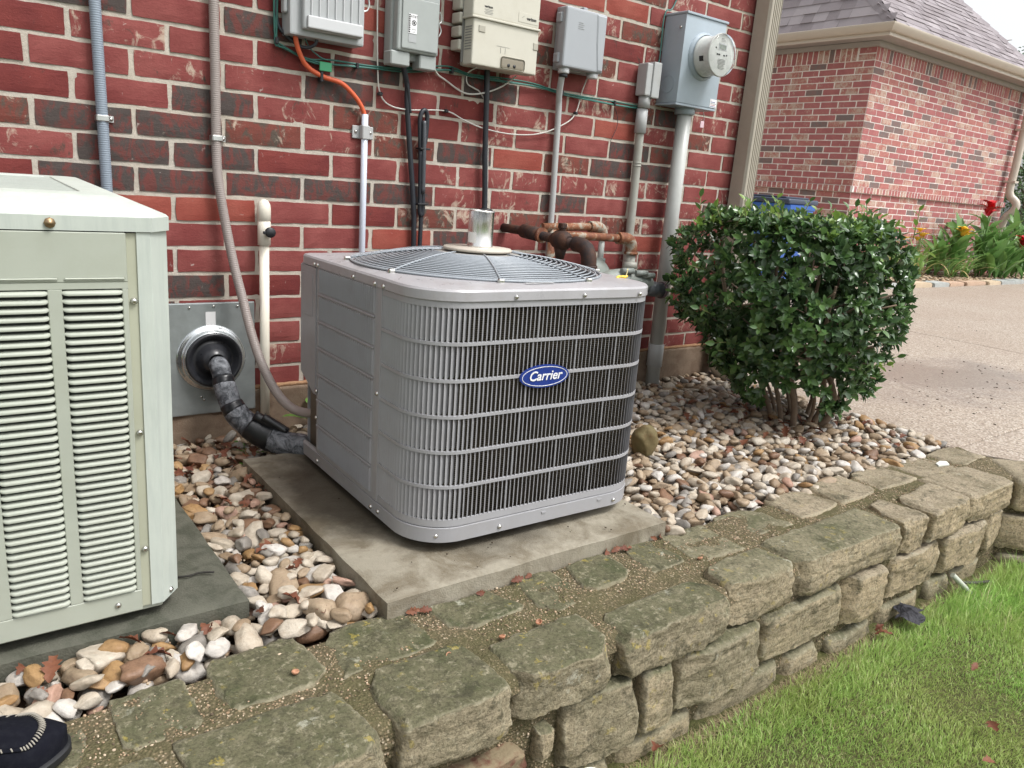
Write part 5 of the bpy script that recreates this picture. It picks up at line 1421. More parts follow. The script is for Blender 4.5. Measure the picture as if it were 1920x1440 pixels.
# mortar: top bed, face bed
def mtop(x, y):
    z = -.0015 + .0065 * mn.noise((x * 11, y * 11, 2)) + .0025 * mn.noise((x * 45, y * 45, 7)) + (.0035 if y > -1.42 else 0)
    if y < -1.535: z -= min((-1.535 - y) * 1.6, .05)
    return z
structureless = grid_mesh(-.62, 3.06, -1.556, -1.268, 420, 36, mtop)
obj('mortar_bed', structureless, rw, WMORT, stuff=False)
V, F = [], []
nxx, nzz = 360, 34
for j in range(nzz + 1):
    for i in range(nxx + 1):
        x = -.62 + (2.9 + .62) * i / nxx; z = -.42 + .405 * j / nzz
        V.append((x, -1.547 + .010 * mn.noise((x * 12, z * 12, 4)) + .004 * mn.noise((x * 55, z * 55, 4)) + max(0, (z + .05)) * .1, z))
for j in range(nzz):
    for i in range(nxx): a = j * (nxx + 1) + i; F.append((a, a + 1, a + nxx + 2, a + nxx + 1))
obj('mortar_face', mesh_np('m', V, F, True), rw, WMORT)
bm = bm_box(0, 1.15, .035, .22, -.42, -.012); bm.transform(Matrix.Translation((2.862, -1.565, 0)) @ Matrix.Rotation(math.atan2(tn.y, tn.x), 4, 'Z'))
obj('mortar_core', bm, rw, WMORT)
# embedded pebbles in the mortar
def blob(seed, sub=1):
    b = bmesh.new(); bmesh.ops.create_icosphere(b, subdivisions=sub, radius=1)
    for v in b.verts:
        v.co *= 1 + .25 * mn.noise(v.co * 1.3 + Vector((seed * 3.3, 0, 0)))
    V = np.array([v.co[:] for v in b.verts]); F = np.array([[v.index for v in f.verts] for f in b.faces]); b.free(); return V, F
def scatter_blobs(name, pts, sizes, parent, mat, seed=0, flat=.7, sub=1, smooth_=True):
    r = np.random.RandomState(seed); base = [blob(s_, sub) for s_ in range(5)]; VV, FF = [], []; off = 0
    for p_, s_ in zip(pts, sizes):
        V, F = base[r.randint(5)]; a = r.uniform(0, 6.28); sc_ = np.array([s_ * r.uniform(.8, 1.4), s_ * r.uniform(.7, 1), s_ * flat])
        v = V * sc_; c_, s2 = math.cos(a), math.sin(a); v = np.stack([v[:, 0] * c_ - v[:, 1] * s2, v[:, 0] * s2 + v[:, 1] * c_, v[:, 2]], 1) + np.array(p_)
        VV.append(v); FF.append(F + off); off += len(V)
    return obj(name, mesh_np(name, np.concatenate(VV), np.concatenate(FF), smooth_), parent, mat, stuff=True)
n = NT('pebble_mix'); c = n.ramp(n.rnd(), [(0, (.10, .075, .05)), (.3, (.26, .18, .11)), (.55, (.38, .27, .18)), (.8, (.5, .40, .29)), (1, (.62, .57, .48))], 'CONSTANT'); PEBM = n.done(c, .7, 0, None, .3)
pts = []; sz = []
for _ in range(9000):
    x = nr.uniform(-.6, 3.0); y = nr.uniform(-1.55, -1.262)
    if mn.noise((x * 5, y * 5, 11)) < -.12: continue
    pts.append((x, y, mtop(x, y) + .0008)); sz.append(nr.choice([.0014, .0018, .0024, .0034], p=[.45, .33, .17, .05]))
scatter_blobs('mortar_grit', pts, sz, rw, PEBM, 3)
pts = []; sz = []
for _ in range(1100):
    x = nr.uniform(.2, 2.85); z = nr.uniform(-.3, -.02); pts.append((x, -1.549 + .010 * mn.noise((x * 12, z * 12, 4)), z)); sz.append(nr.choice([.0014, .002, .003]))
scatter_blobs('face_grit', pts, sz, rw, PEBM, 4, .9)

# ------------------------------------------------------------------ river rocks
def rock_mat(name, c1, c2, spot=(.3, .2, .12), gloss=.55):
    n = NT(name)
    rn = n.n('ShaderNodeObjectInfo').outputs['Random']; ri = n.n('ShaderNodeNewGeometry').outputs['Random Per Island']
    rr_ = n.math('FRACT', n.math('ADD', rn, ri))
    c = n.mix(rr_, c1, c2); a = n.noise(22, 5, .68, dist=.6); b = n.noise(75, 5, .7)
    c = n.mix(n.ramp(a, [(.40, 0), (.68, .55)]), c, spot); c = n.mix(n.math('MULTIPLY', n.ramp(b, [(.36, 1), (.52, 0)]), .35), c, tuple(x * .45 for x in c1))
    return n.done(c, gloss, 0, n.bump(n.math('ADD', n.math('MULTIPLY', a, .6), b), .6, .004), .35)
RK = {'cream': rock_mat('rock_cream', (.40, .345, .27), (.49, .44, .365), (.27, .20, .135)),
      'white': rock_mat('rock_white', (.47, .445, .41), (.55, .52, .48), (.36, .30, .24)),
      'tan': rock_mat('rock_tan', (.27, .20, .13), (.36, .28, .195), (.17, .11, .065)),
      'ochre': rock_mat('rock_ochre', (.30, .18, .075), (.36, .23, .11), (.18, .095, .045)),
      'brown': rock_mat('rock_brown', (.15, .085, .05), (.22, .13, .08), (.10, .05, .03), .45),
      'pink brown': rock_mat('rock_pink', (.36, .22, .16), (.42, .28, .22), (.25, .14, .1)),
      'grey': rock_mat('rock_grey', (.20, .185, .165), (.30, .275, .245), (.14, .12, .10))}
RKN = list(RK); RKW = [35, 13, 29, 5, 6, 2, 10]
def rock_geo(seed, sub, npl=11):
    r = random.Random(seed)
    b = bmesh.new(); bmesh.ops.create_icosphere(b, subdivisions=sub, radius=1)
    pl = []
    for _ in range(npl):
        d = Vector((r.gauss(0, 1), r.gauss(0, 1), r.gauss(0, 1))).normalized(); pl.append((d, r.uniform(.56, .90)))
    for v in b.verts:
        p = v.co.copy()
        for d, h in pl:
            t = p.dot(d)
            if t > h: p -= d * (t - h) * .93
        p *= 1 + .20 * mn.noise(p * 1.2 + Vector((seed * 4.1, 0, 0))) + .06 * mn.noise(p * 4 + Vector((seed, 0, 0))) + .02 * mn.noise(p * 11)
        v.co = p
    V = np.array([v.co[:] for v in b.verts]); F = np.array([[v.index for v in f.verts] for f in b.faces]); b.free()
    V = V / np.abs(V).max(0); return V, F
NSH = 20
geo_hi = [rock_geo(s_ + 1, 3) for s_ in range(NSH)]; geo_lo = [rock_geo(s_ + 1, 2) for s_ in range(NSH)]
_rk = {}
def rock_mesh(s_, col):
    if (s_, col) not in _rk:
        m_ = mesh_np('river_rock', geo_hi[s_][0], geo_hi[s_][1], True); m_.materials.append(RK[col]); _rk[(s_, col)] = m_
    return _rk[(s_, col)]
def blocked(x, y, m=0.0):
    if .447 - m < x < 1.305 + m and -1.262 - m < y < -.33 + m: return True      # grey unit pad
    if -1.0 - m < x < .215 + m and -1.088 - m < y < -.20 + m: return True       # sage unit pad
    if y > -.012 - m * .6: return True
    if y < -1.245 + .02 * math.sin(x * 9) - .0 - m * .4 + (0.0 if x > .45 else .035): return True
    if x > 3.045 - m * .3: return True
    return False
rocks = []
cell = {}
def near_ok(x, y, r_, layer, k=.78):
    ci, cj = int(x / .08), int(y / .08)
    for a in range(ci - 1, ci + 2):
        for b2 in range(cj - 1, cj + 2):
            for (u, v, q) in cell.get((layer, a, b2), ()):
                if (u - x) ** 2 + (v - y) ** 2 < (k * (q + r_)) ** 2: return False
    return True
def put(x, y, r_, layer): cell.setdefault((layer, int(x / .08), int(y / .08)), []).append((x, y, r_))
rr = random.Random(21)
def size_at(x, y):
    if x < .5: return rr.choice([.016, .021, .026, .031, .037]) * (1.15 if y < -1.02 else 1.0)
    return rr.choice([.017, .022, .026, .030, .035]) 
for layer, tries, zoff, kk in ((0, 26000, -.030, .80), (1, 52000, -.004, .80), (2, 16000, .012, 1.25)):
    for _ in range(tries):
        if rr.random() < .35: x = rr.uniform(-.6, .50)
        else: x = rr.uniform(.3, 3.05)
        y = rr.uniform(-1.26, -.01); r_ = size_at(x, y)
        if x < -.30 and y > -1.1: continue
        if blocked(x, y, r_ * .55): continue
        if layer == 2 and r_ > .026: continue
        if not near_ok(x, y, r_ * .86, layer, kk): continue
        put(x, y, r_ * .86, layer)
        el = rr.uniform(.62, .98)
        sxr, syr, szr = r_ * rr.uniform(1.05, 1.4), r_ * el, r_ * rr.uniform(.42, .68)
        z = zoff + szr * .35 + .006 * mn.noise((x * 5, y * 5, 0)) + (.010 * max(0, (x - 1.6)) * 0)
        rocks.append([x, y, z, sxr, syr, szr, rr.uniform(0, 6.283), rr.gauss(0, .22), rr.gauss(0, .22), rr.randrange(NSH), rr.choices(RKN, [16, 3, 36, 14, 20, 3, 10] if (x < .5 and y > -.75 + rr.gauss(0, .12)) else (RKW if x > .5 or y > -1.0 else [36, 20, 16, 12, 6, 5, 6]))[0], layer])
# the strip in front of the sage unit shows a few rocks picked out by colour
pr_ = []
for k, rc in enumerate(rocks):
    x, y, z = rc[:3]; px, py, pz = proj((x, y, z)); sz_ = rc[3] / pz * 1442
    vis = bool(in_view((x, y, z), 10)) and rc[11] > 0
    if vis and px < 325 and py < 1150: vis = False
    if vis and 600 < px < 1180 and py < 950: vis = False
    if vis and px > 1385 and py < 770: vis = False
    if vis and 330 < px < 600 and py < 850: vis = False
    pr_.append((0 if vis else 1, -sz_, k))
pr_.sort()
def area_of(x, y):
    if x < .22 and y < -1.05: return 'in the strip in front of the sage air conditioner'
    if x < .47 and y < -1.10: return 'by the near corner of the grey unit pad'
    if x < .47 and y > -.7: return 'between the pads near the brick wall'
    if x < .47: return 'in the gap between the two pads'
    if y < -1.05: return 'against the stone wall right of the grey unit'
    if x < 1.7: return 'close to the right side of the grey unit'
    if x > 2.6 and y < -.7: return 'near the driveway edge below the bush'
    if x > 2.1: return 'beneath the bush'
    return 'in the middle of the bed right of the grey unit'
NI = 296
seen = {}
top = [rocks[k] for _, _, k in pr_[:NI]]
def sizew(a): return 'large' if a > .036 else ('medium' if a > .027 else 'small')
for rc in top:
    x, y, z, sx_, sy_, sz_, a_, tx, ty, s_, col, ly = rc
    o = obj('river_rock', rock_mesh(s_, col)); o.location = (x, y, z); o.rotation_euler = (tx, ty, a_); o.scale = (sx_, sy_, sz_)
    shape = 'long' if sx_ / sy_ > 1.75 else ('oval' if sx_ / sy_ > 1.35 else 'round')
    # nearest other individual rock of another colour gives the place
    nb_ = sorted(((q[0] - x) ** 2 + (q[1] - y) ** 2, q[10]) for q in top if q is not rc and q[10] != col)[:2]
    base = f"{sizew(sx_)} {shape} {col} rock {area_of(x, y)}"
    seen[base] = seen.get(base, 0) + 1
    if seen[base] > 1:
        base = f"{sizew(sx_)} {shape} {col} rock touching a {nb_[0][1]} one, {area_of(x, y)}"
        if base in seen: base = f"{sizew(sx_)} {shape} {col} rock with {nb_[0][1]} and {nb_[1][1]} neighbours, {area_of(x, y)}"
        seen[base] = 1
    lab = ' '.join(base.split()[:16])
    tag(o, lab, 'rock', 'river rocks in the bed')
rest = [rocks[k] for _, _, k in pr_[NI:]]
for col in RKN:
    VV, FF = [], []; off = 0
    for rc in rest:
        x, y, z, sx_, sy_, sz_, a_, tx, ty, s_, c_, ly = rc
        if c_ != col: continue
        V, F = geo_lo[s_]; M_ = np.array((Matrix.Rotation(a_, 3, 'Z') @ Matrix.Rotation(ty, 3, 'Y') @ Matrix.Rotation(tx, 3, 'X')))
        v = (V * np.array([sx_, sy_, sz_])) @ M_.T + np.array([x, y, z]); VV.append(v); FF.append(F + off); off += len(V)
    if VV:
        o = obj('river_rocks', mesh_np('river_rocks', np.concatenate(VV), np.concatenate(FF), True), None, RK[col], stuff=True)
        tag(o, f'{col} river rocks filling the rest of the bed between the larger ones', 'rocks')
# grit and small chips filling the gaps between the rocks
gp_, gs_ = [], []
for _ in range(7000):
    x = rr.uniform(-.4, .46) if rr.random() < .35 else rr.uniform(1.31, 3.03); y = rr.uniform(-1.25, -.03)
    if blocked(x, y, .004): continue
    gp_.append((x, y, rr.uniform(-.026, -.006))); gs_.append(rr.choice([.004, .006, .008]))
o = scatter_blobs('bed_grit', gp_, gs_, None, PEBM, 15, .7); tag(o, 'small grit and chips filling the gaps between the river rocks', 'grit')
# boulder beside the unit
V, F = rock_geo(5, 4, 3)
m_ = mesh_np('boulder', V, F, True)
n = NT('boulder_stone'); a_ = n.noise(14, 5, .65); c = n.mix(n.ramp(a_, [(.35, 0), (.65, 1)]), (.10, .088, .038), (.17, .125, .06)); c = n.mix(n.ramp(n.noise(40, 5), [(.55, 0), (.7, .6)]), c, (.12, .07, .03))
m_.materials.append(n.done(c, .75, 0, n.bump(a_, .6, .01), .3))
o = obj('boulder', m_); o.location = (1.735, -.765, .045); o.scale = (.055, .05, .082); o.rotation_euler = (.1, -.25, .4)
tag(o, 'olive brown boulder standing among the rocks beside the grey air conditioner', 'boulder')

# ------------------------------------------------------------------ fallen leaves
n = NT('dead_leaf'); c = n.mix(n.rnd(), (.105, .032, .018), (.19, .075, .038)); c = n.mix(n.ramp(n.noise(80, 4), [(.4, 0), (.7, .5)]), c, (.08, .03, .02)); DEAD = n.done(c, .6, 0, n.bump(n.noise(150, 3), .5, .002), .3)
def oak_leaf(seed, L=.05):
    r = random.Random(seed); b = bmesh.new(); N_ = 9; ctr = []; Ls = []; Rs = []
    curl = r.uniform(-.5, .5)
    for i in range(N_):
        t = i / (N_ - 1); wd = math.sin(math.pi * min(t * .92 + .06, 1)) * L * .34 * (1 if i % 2 else .5)
        z = .006 * math.sin(t * 3) + curl * .008 * t * t * 3
        ctr.append(b.verts.new((t * L - L / 2, 0, z)))
        Ls.append(b.verts.new((t * L - L / 2 + (L * .05 if i % 2 else 0), wd, z + wd * r.uniform(.2, .7)))); Rs.append(b.verts.new((t * L - L / 2 + (L * .05 if i % 2 else 0), -wd, z + wd * r.uniform(.1, .8))))
    for i in range(N_ - 1):
        b.faces.new([ctr[i], ctr[i + 1], Ls[i + 1], Ls[i]]); b.faces.new([Rs[i], Rs[i + 1], ctr[i + 1], ctr[i]])
    m_ = tomesh(b, 'fallen_leaf', True); m_.materials.append(DEAD); return m_
LV = [oak_leaf(s_) for s_ in range(6)]
rr = random.Random(33)
leafspots = []
for _ in range(26): leafspots.append((rr.uniform(.22, .62), rr.uniform(-.36, -.04), rr.uniform(.012, .03), 'behind the pads by the foundation'))
for _ in range(14): leafspots.append((rr.uniform(.22, .46), rr.uniform(-1.2, -.4), .018, 'in the gap between the pads'))
for _ in range(9): leafspots.append((rr.uniform(-.3, .25), rr.uniform(-1.2, -1.1), .02, 'in the strip before the sage unit'))
for _ in range(12): x_ = rr.uniform(.5, 1.28); leafspots.append((x_, rr.uniform(-1.278, -1.266), .010, 'wedged at the pad front, ' + ('left end' if x_ < .7 else 'left of middle' if x_ < .88 else 'right of middle' if x_ < 1.08 else 'right end')))
for _ in range(44): leafspots.append((rr.uniform(2.3, 3.0), rr.uniform(-1.0, -.4), rr.uniform(.015, .03), 'on the rocks under the bush'))
for _ in range(12): leafspots.append((rr.uniform(1.4, 2.9), rr.uniform(-1.2, -.3), .024, 'in the rocks right of the grey unit'))
for x, y in ((.97, -1.60), (1.93, -1.625), (1.95, -1.60), (2.0, -1.85), (3.0, -1.95), (2.7, -1.9), (2.2, -2.2), (2.28, -2.1), (1.6, -2.05), (1.75, -2.0)): leafspots.append((x, y, lawn_z(x, y) + .035, 'on the lawn below the wall'))
wordsz = ['curled', 'flat', 'torn', 'upturned', 'folded', 'crisp']
for k, (x, y, z, where) in enumerate(leafspots):
    o = obj('fallen_leaf', LV[k % 6]); o.location = (x, y, z); s_ = rr.uniform(.55, 1.15); o.scale = (s_, s_, s_); o.rotation_euler = (rr.gauss(0, .35), rr.gauss(0, .35), rr.uniform(0, 6.28))
    if where.startswith('wedged'): o.rotation_euler = (rr.uniform(.6, 1.2), rr.gauss(0, .2), rr.gauss(0, .3)); o.scale = (s_ * .55, s_ * .55, s_ * .55)
    ang_ = (math.degrees(o.rotation_euler.z) + 22.5) % 360
    poi = ['right', 'right and away', 'to the house', 'left and away', 'left', 'left and nearer', 'to the lawn', 'right and nearer'][int(ang_ // 45)]
    szw = 'small' if s_ < .75 else ('middling' if s_ < .95 else 'large')
    shp = 'curled' if abs(o.rotation_euler.x) + abs(o.rotation_euler.y) > .55 else 'flat'
    lb_ = f'{szw} {shp} russet leaf pointing {poi}, {where}'
    tag(o, lb_, 'leaf', 'dead leaves ' + where)
# acorn cups and crumbs on the wall top and pad
n = NT('acorn_cup'); ACN = n.done(n.mix(n.rnd(), (.30, .12, .06), (.42, .22, .13)), .6)
for k, (x, y, z, la_) in enumerate(((.49, -1.437, .004, 'on the wall top left of centre'), (.72, -1.437, .006, 'on the wall mortar near the middle'), (1.28, -1.41, .004, 'on the mortar near the small square stone'), (1.245, -1.475, .008, 'on the joint beside the small square stone'), (.62, -1.44, .004, 'half sunk in the wall mortar'), (.215, -1.345, .008, 'at the left end of the wall'))):
    o = obj('acorn_cup', tomesh(bm_lathe([(.0, -.003), (.005, -.002), (.0075, .002), (.0065, .004), (.005, .0), (0, -.001)], 12), sm=True), None, ACN); o.location = (x, y, z + .004); o.rotation_euler = (rr.gauss(0, .4), rr.gauss(0, .4), 0)
    tag(o, f'pinkish brown acorn cup {la_}', 'acorn cup', 'acorn cups on the stone wall')
n = NT('debris'); DEB = n.done((.035, .022, .012), .9)
o = scatter_blobs('dirt_crumbs', [(rr.uniform(.46, 1.36), rr.uniform(-1.25, -1.05) if rr.random() < .5 else rr.uniform(-1.25, -.5), .053) for _ in range(46)], [rr.choice([.0012, .002, .003]) for _ in range(46)], None, DEB, 8, .5); tag(o, 'dark crumbs of dirt scattered on the pale concrete pad', 'debris')
o = scatter_blobs('dirt_crumbs', [(rr.uniform(3.4, 5.2), rr.uniform(-1.2, -.1), -.003) for _ in range(110)] + [(rr.uniform(5, 7), rr.uniform(-1, .8), -.003) for _ in range(20)], [rr.choice([.0035, .005, .0065]) for _ in range(130)], None, DEB, 9, .5); tag(o, 'dark specks of dropped seed on the driveway', 'debris')
o = obj('pale_flake', tomesh(bm_prism([(2.70, -1.36), (2.76, -1.372), (2.785, -1.35), (2.765, -1.335), (2.72, -1.34)], .008, .013)), None, painted('flake_white', (.62, .64, .58), .6)); tag(o, 'small pale flake lying on the right end of the stone wall', 'debris')
# yellow blossom on the lid
YEL = painted('petal_yellow', (.80, .50, .04), .5, .1)
t = thing('fallen_blossom', 'yellow fallen blossom on the back right corner of the grey unit lid', 'flower', (1.262, -1.03, .684))
for k in range(3): obj('petal', bm_tube([(-.022 + k * .012, .004 * k, .0), (-.008 + k * .014, .004, .005), (.008 + k * .010, -.004 + .008 * k, .003)], .0035, 6, sub=3), t, YEL)
obj('stalk', bm_tube([(.012, .0, .003), (.02, .004, .012), (.024, .006, .026)], .0012, 5, sub=3), t, painted('stalk_pale', (.7, .6, .3), .5))

# ------------------------------------------------------------------ lawn
n = NT('grass_blade'); rn = n.rnd(); 
c = n.ramp(rn, [(0, (.20, .34, .08)), (.3, (.30, .50, .12)), (.65, (.40, .64, .17)), (.87, (.48, .64, .20)), (.94, (.58, .56, .30)), (1, (.62, .57, .38))])
pt = n.noise(2.6, 4, .6); c = n.mix(n.ramp(pt, [(.38, 0), (.62, .6)]), c, (.42, .46, .16))
n.b.inputs['Subsurface Weight'].default_value = 0
GRASS = n.done(c, .45, 0, None, .35)
tr = n.n('ShaderNodeBsdfTranslucent'); n.l(c, tr.inputs[0]); ms = n.n('ShaderNodeMixShader'); ms.inputs[0].default_value = .42
out_ = [x for x in n.t.nodes if x.type == 'OUTPUT_MATERIAL'][0]
n.l(n.b.outputs[0], ms.inputs[1]); n.l(tr.outputs[0], ms.inputs[2]); n.l(ms.outputs[0], out_.inputs[0])
def grass_blades(N, x0, x1, y0, y1, hmin, hmax, wd, seed):
    r = np.random.RandomState(seed)
    x = r.uniform(x0, x1, N); y = r.uniform(y0, y1, N)
    # wall line: nothing behind it
    lim = np.where(x < 2.86, -1.575, -1.575 - (x - 2.86) * .86)
    keep = y < lim - .004
    px, py, pz = proj(np.stack([x, y, np.full(N, -.3)], 1)); keep &= (px > -60) & (px < 2000) & (py < 1520) & (pz > 0)
    x, y = x[keep], y[keep]; lim = lim[keep]; M_ = len(x)
    cl = np.array([mn.noise((a * 4.5, b * 4.5, 9)) for a, b in zip(x, y)])
    bare = (lim - y < .05) & (r.uniform(0, 1, M_) < .35)
    thin = cl < -.25
    k2 = ~(bare) & ~(thin & (r.uniform(0, 1, M_) < .10)); x, y, cl, lim = x[k2], y[k2], cl[k2], lim[k2]; M_ = len(x)
    z = np.array([lawn_z(a, b) for a, b in zip(x, y)])
    tall = np.clip((x - 2.0) / 1.2, 0, 1) * .018 + np.where(lim - y < .14, .012, 0)
    h = r.uniform(hmin, hmax, M_) * (1 + .5 * cl) + tall
    a = r.uniform(0, 2 * np.pi, M_); lean = r.uniform(.2, 1.0, M_) * h * .9
    # combed clumps
    ca = np.array([mn.noise((p * 3, q * 3, 2)) for p, q in zip(x, y)]) * 4
    la_ = np.where(r.uniform(0, 1, M_) < .3, ca, r.uniform(0, 2 * np.pi, M_))
    w_ = wd * r.uniform(.7, 1.3, M_)
    dx, dy = np.cos(a) * w_ / 2, np.sin(a) * w_ / 2; lx, ly = np.cos(la_) * lean, np.sin(la_) * lean
    P = np.zeros((M_, 5, 3)); z = z - .004
    P[:, 0] = np.stack([x - dx, y - dy, z], 1); P[:, 1] = np.stack([x + dx, y + dy, z], 1)
    P[:, 2] = np.stack([x - dx * .8 + lx * .3, y - dy * .8 + ly * .3, z + h * .55], 1); P[:, 3] = np.stack([x + dx * .8 + lx * .3, y + dy * .8 + ly * .3, z + h * .55], 1)
    P[:, 4] = np.stack([x + lx, y + ly, z + h * .9], 1)
    base = (np.arange(M_) * 5)[:, None]
    F = np.concatenate([base + np.array([[0, 1, 3]]), base + np.array([[0, 3, 2]]), base + np.array([[2, 3, 4]])])
    return P.reshape(-1, 3), F
Pg, Fg = grass_blades(400000, .3, 4.6, -3.2, -1.60, .010, .023, .0019, 5)
o = obj('grass', mesh_np('grass', Pg, Fg), None, GRASS, stuff=True); tag(o, 'bright green short lawn grass below the stone wall', 'grass')
Pg, Fg = grass_blades(9000, 2.3, 4.2, -2.3, -1.62, .04, .085, .0026, 6)
o = obj('tall_grass', mesh_np('grass', Pg, Fg), None, GRASS, stuff=True); tag(o, 'longer uncut grass tufts along the right end of the wall', 'grass')
n = NT('thatch'); TH = n.done(n.mix(n.rnd(), (.16, .12, .06), (.30, .24, .14)), .8)
r_ = np.random.RandomState(12); N_ = 9000
x = r_.uniform(.6, 3.4, N_); y = -1.585 - np.where(x < 2.86, 0, (x - 2.86) * .86) - np.abs(r_.normal(0, .03, N_)); a = r_.uniform(0, 6.28, N_); l_ = r_.uniform(.01, .03, N_)
z = np.array([lawn_z(p, q) for p, q in zip(x, y)]) + r_.uniform(0, .008, N_)
P = np.zeros((N_, 3, 3)); P[:, 0] = np.stack([x, y, z], 1); P[:, 1] = P[:, 0] + np.stack([np.cos(a) * l_, np.sin(a) * l_, r_.uniform(0, .008, N_)], 1); P[:, 2] = P[:, 0] + np.stack([np.sin(a) * .0014, -np.cos(a) * .0014, 0 * a], 1)
o = obj('dead_thatch', mesh_np('thatch', P.reshape(-1, 3), np.arange(N_ * 3).reshape(-1, 3)), None, TH, stuff=True); tag(o, 'dry thatch and dirt along the foot of the stone wall', 'debris')

# small things by the wall foot
t = obj('pipe_stub', bm_tube([(.640, -1.625, -.255), (.665, -1.640, -.215), (.700, -1.645, -.205), (.735, -1.648, -.222)], .0065, 10), None, painted('stub_white', (.74, .72, .66), .4)); tag(t, 'bent piece of white tubing sticking out at the wall foot', 'tube')
n = NT('landscape_cloth'); CLO = n.done((.035, .035, .042), .7, 0, n.bump(n.noise(14, 4, .6, dist=2), 1, .02), .3)
b = bmesh.new(); bmesh.ops.create_grid(b, x_segments=16, y_segments=12, size=.5)
for v in b.verts:
    x, y = v.co.x * .11, v.co.y * .07; fade = 1 - 1.3 * max(abs(v.co.x), abs(v.co.y))
    v.co = Vector((x + .02 * mn.noise((y * 30, 3, 0)), y + .02 * mn.noise((x * 30, 0, 0)), .028 * fade + .014 * mn.noise((x * 40 + y * 25, y * 12, 1))))
o = obj('weed_cloth', tomesh(b, sm=True), None, CLO); o.location = (2.10, -1.612, -.300); o.rotation_euler = (0, 0, .5); tag(o, 'crumpled dark grey landscape cloth poking out below the wall', 'cloth')
o = obj('pale_stick', bm_tube([(2.40, -1.600, -.245), (2.425, -1.618, -.270), (2.47, -1.640, -.312)], .009, 8, sub=2), None, painted('stick_pale', (.42, .45, .38), .6)); tag(o, 'short pale grey green stick leaning at the wall foot', 'stick')
o = obj('dark_stick', bm_tube([(2.45, -1.60, -.285), (2.53, -1.62, -.300), (2.63, -1.64, -.312)], .005, 6, sub=2), None, painted('stick_dark', (.05, .045, .04), .7)); tag(o, 'thin dark stick lying at the wall foot beside the pale one', 'stick')
o = obj('twig', bm_tube([(.105, -.93, .034), (.13, -.945, .037), (.155, -.940, .036), (.182, -.955, .038)], .0022, 6, sub=3), None, painted('twig_dark', (.02, .018, .015), .8)); tag(o, 'small dark twig on the old pad beside the sage unit', 'twig')

# ------------------------------------------------------------------ leaf helpers
def leaf_tpl(L, W_, fold=.25, bend=.15, segs=4):
    """vertices of a small folded leaf lying along +x"""
    V = []; F = []
    for i in range(segs + 1):
        t = i / segs; w_ = W_ * .5 * (math.sin(math.pi * min(max(t, .03) ** .85, .985)) ** .75)
        if i == 0: w_ = W_ * .06
        if i == segs: w_ = W_ * .03
        z = -bend * L * t * t
        V += [(t * L, -w_, z + w_ * fold), (t * L, 0, z), (t * L, w_, z + w_ * fold)]
    for i in range(segs):
        a = i * 3; F += [(a, a + 3, a + 4, a + 1), (a + 1, a + 4, a + 5, a + 2)]
    return np.array(V), np.array(F)
def frame(d, up):
    x = d.normalized(); y = up.cross(x)
    if y.length < 1e-4: y = Vector((1, 0, 0)).cross(x)
    y.normalize(); z = x.cross(y); return Matrix((x, y, z)).transposed()
def leaf_material(name, c1, c2, gloss=.22, trans=.25, spec=.6, vein=True):
    n = NT(name); c = n.mix(n.rnd(), c1, c2)
    c = n.mix(n.math('MULTIPLY', n.noise(30, 3), .3), c, tuple(x * .5 for x in c1))
    n.done(c, gloss, 0, n.bump(n.noise(180, 2), .2, .001), spec)
    tr = n.n('ShaderNodeBsdfTranslucent'); n.l(c, tr.inputs[0]); ms = n.n('ShaderNodeMixShader'); ms.inputs[0].default_value = trans
    out_ = [x for x in n.t.nodes if x.type == 'OUTPUT_MATERIAL'][0]
    n.l(n.b.outputs[0], ms.inputs[1]); n.l(tr.outputs[0], ms.inputs[2]); n.l(ms.outputs[0], out_.inputs[0]); return n.m

# ------------------------------------------------------------------ the clipped bush
SB = Vector((2.73, -.74, 0)); CO = Vector((-.12, .09, 0))
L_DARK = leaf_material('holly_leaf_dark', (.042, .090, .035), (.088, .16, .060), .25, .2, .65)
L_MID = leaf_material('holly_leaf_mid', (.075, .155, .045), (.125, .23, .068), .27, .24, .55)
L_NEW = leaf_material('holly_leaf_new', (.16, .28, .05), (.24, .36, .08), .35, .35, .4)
BARK = painted('shrub_bark', (.20, .145, .10), .85, .2, (.12, .08, .05), .5, 20)
bush = thing('bush', 'dense clipped evergreen bush with glossy dark leaves and pale new shoots', 'bush', tuple(SB))
r = random.Random(77)
view = (Vector(CAM_LOC) - (SB + Vector((0, 0, .5)))); view.z = 0; view.normalize(); side = Vector((-view.y, view.x, 0))      # used only to rank which leaves come out largest
def bush_radius(z, az):
    """outline: narrow foot, widest at two thirds, flat clipped top"""
    if z < .10: return .22 + z * .3
    if z < .48: t = (z - .10) / .38; base = .24 + .23 * t ** .8
    elif z < .70: base = .47
    else: t = min(1, (z - .70) / .18); base = .47 * math.sqrt(max(0, 1 - (t * .72) ** 2))
    return base * (1 + .09 * mn.noise((math.cos(az) * 1.8, math.sin(az) * 1.8, z * 2.6)) + .05 * mn.noise((math.cos(az) * 5, math.sin(az) * 5, z * 7)))
TOPZ = .855
stems = bmesh.new(); tips = []
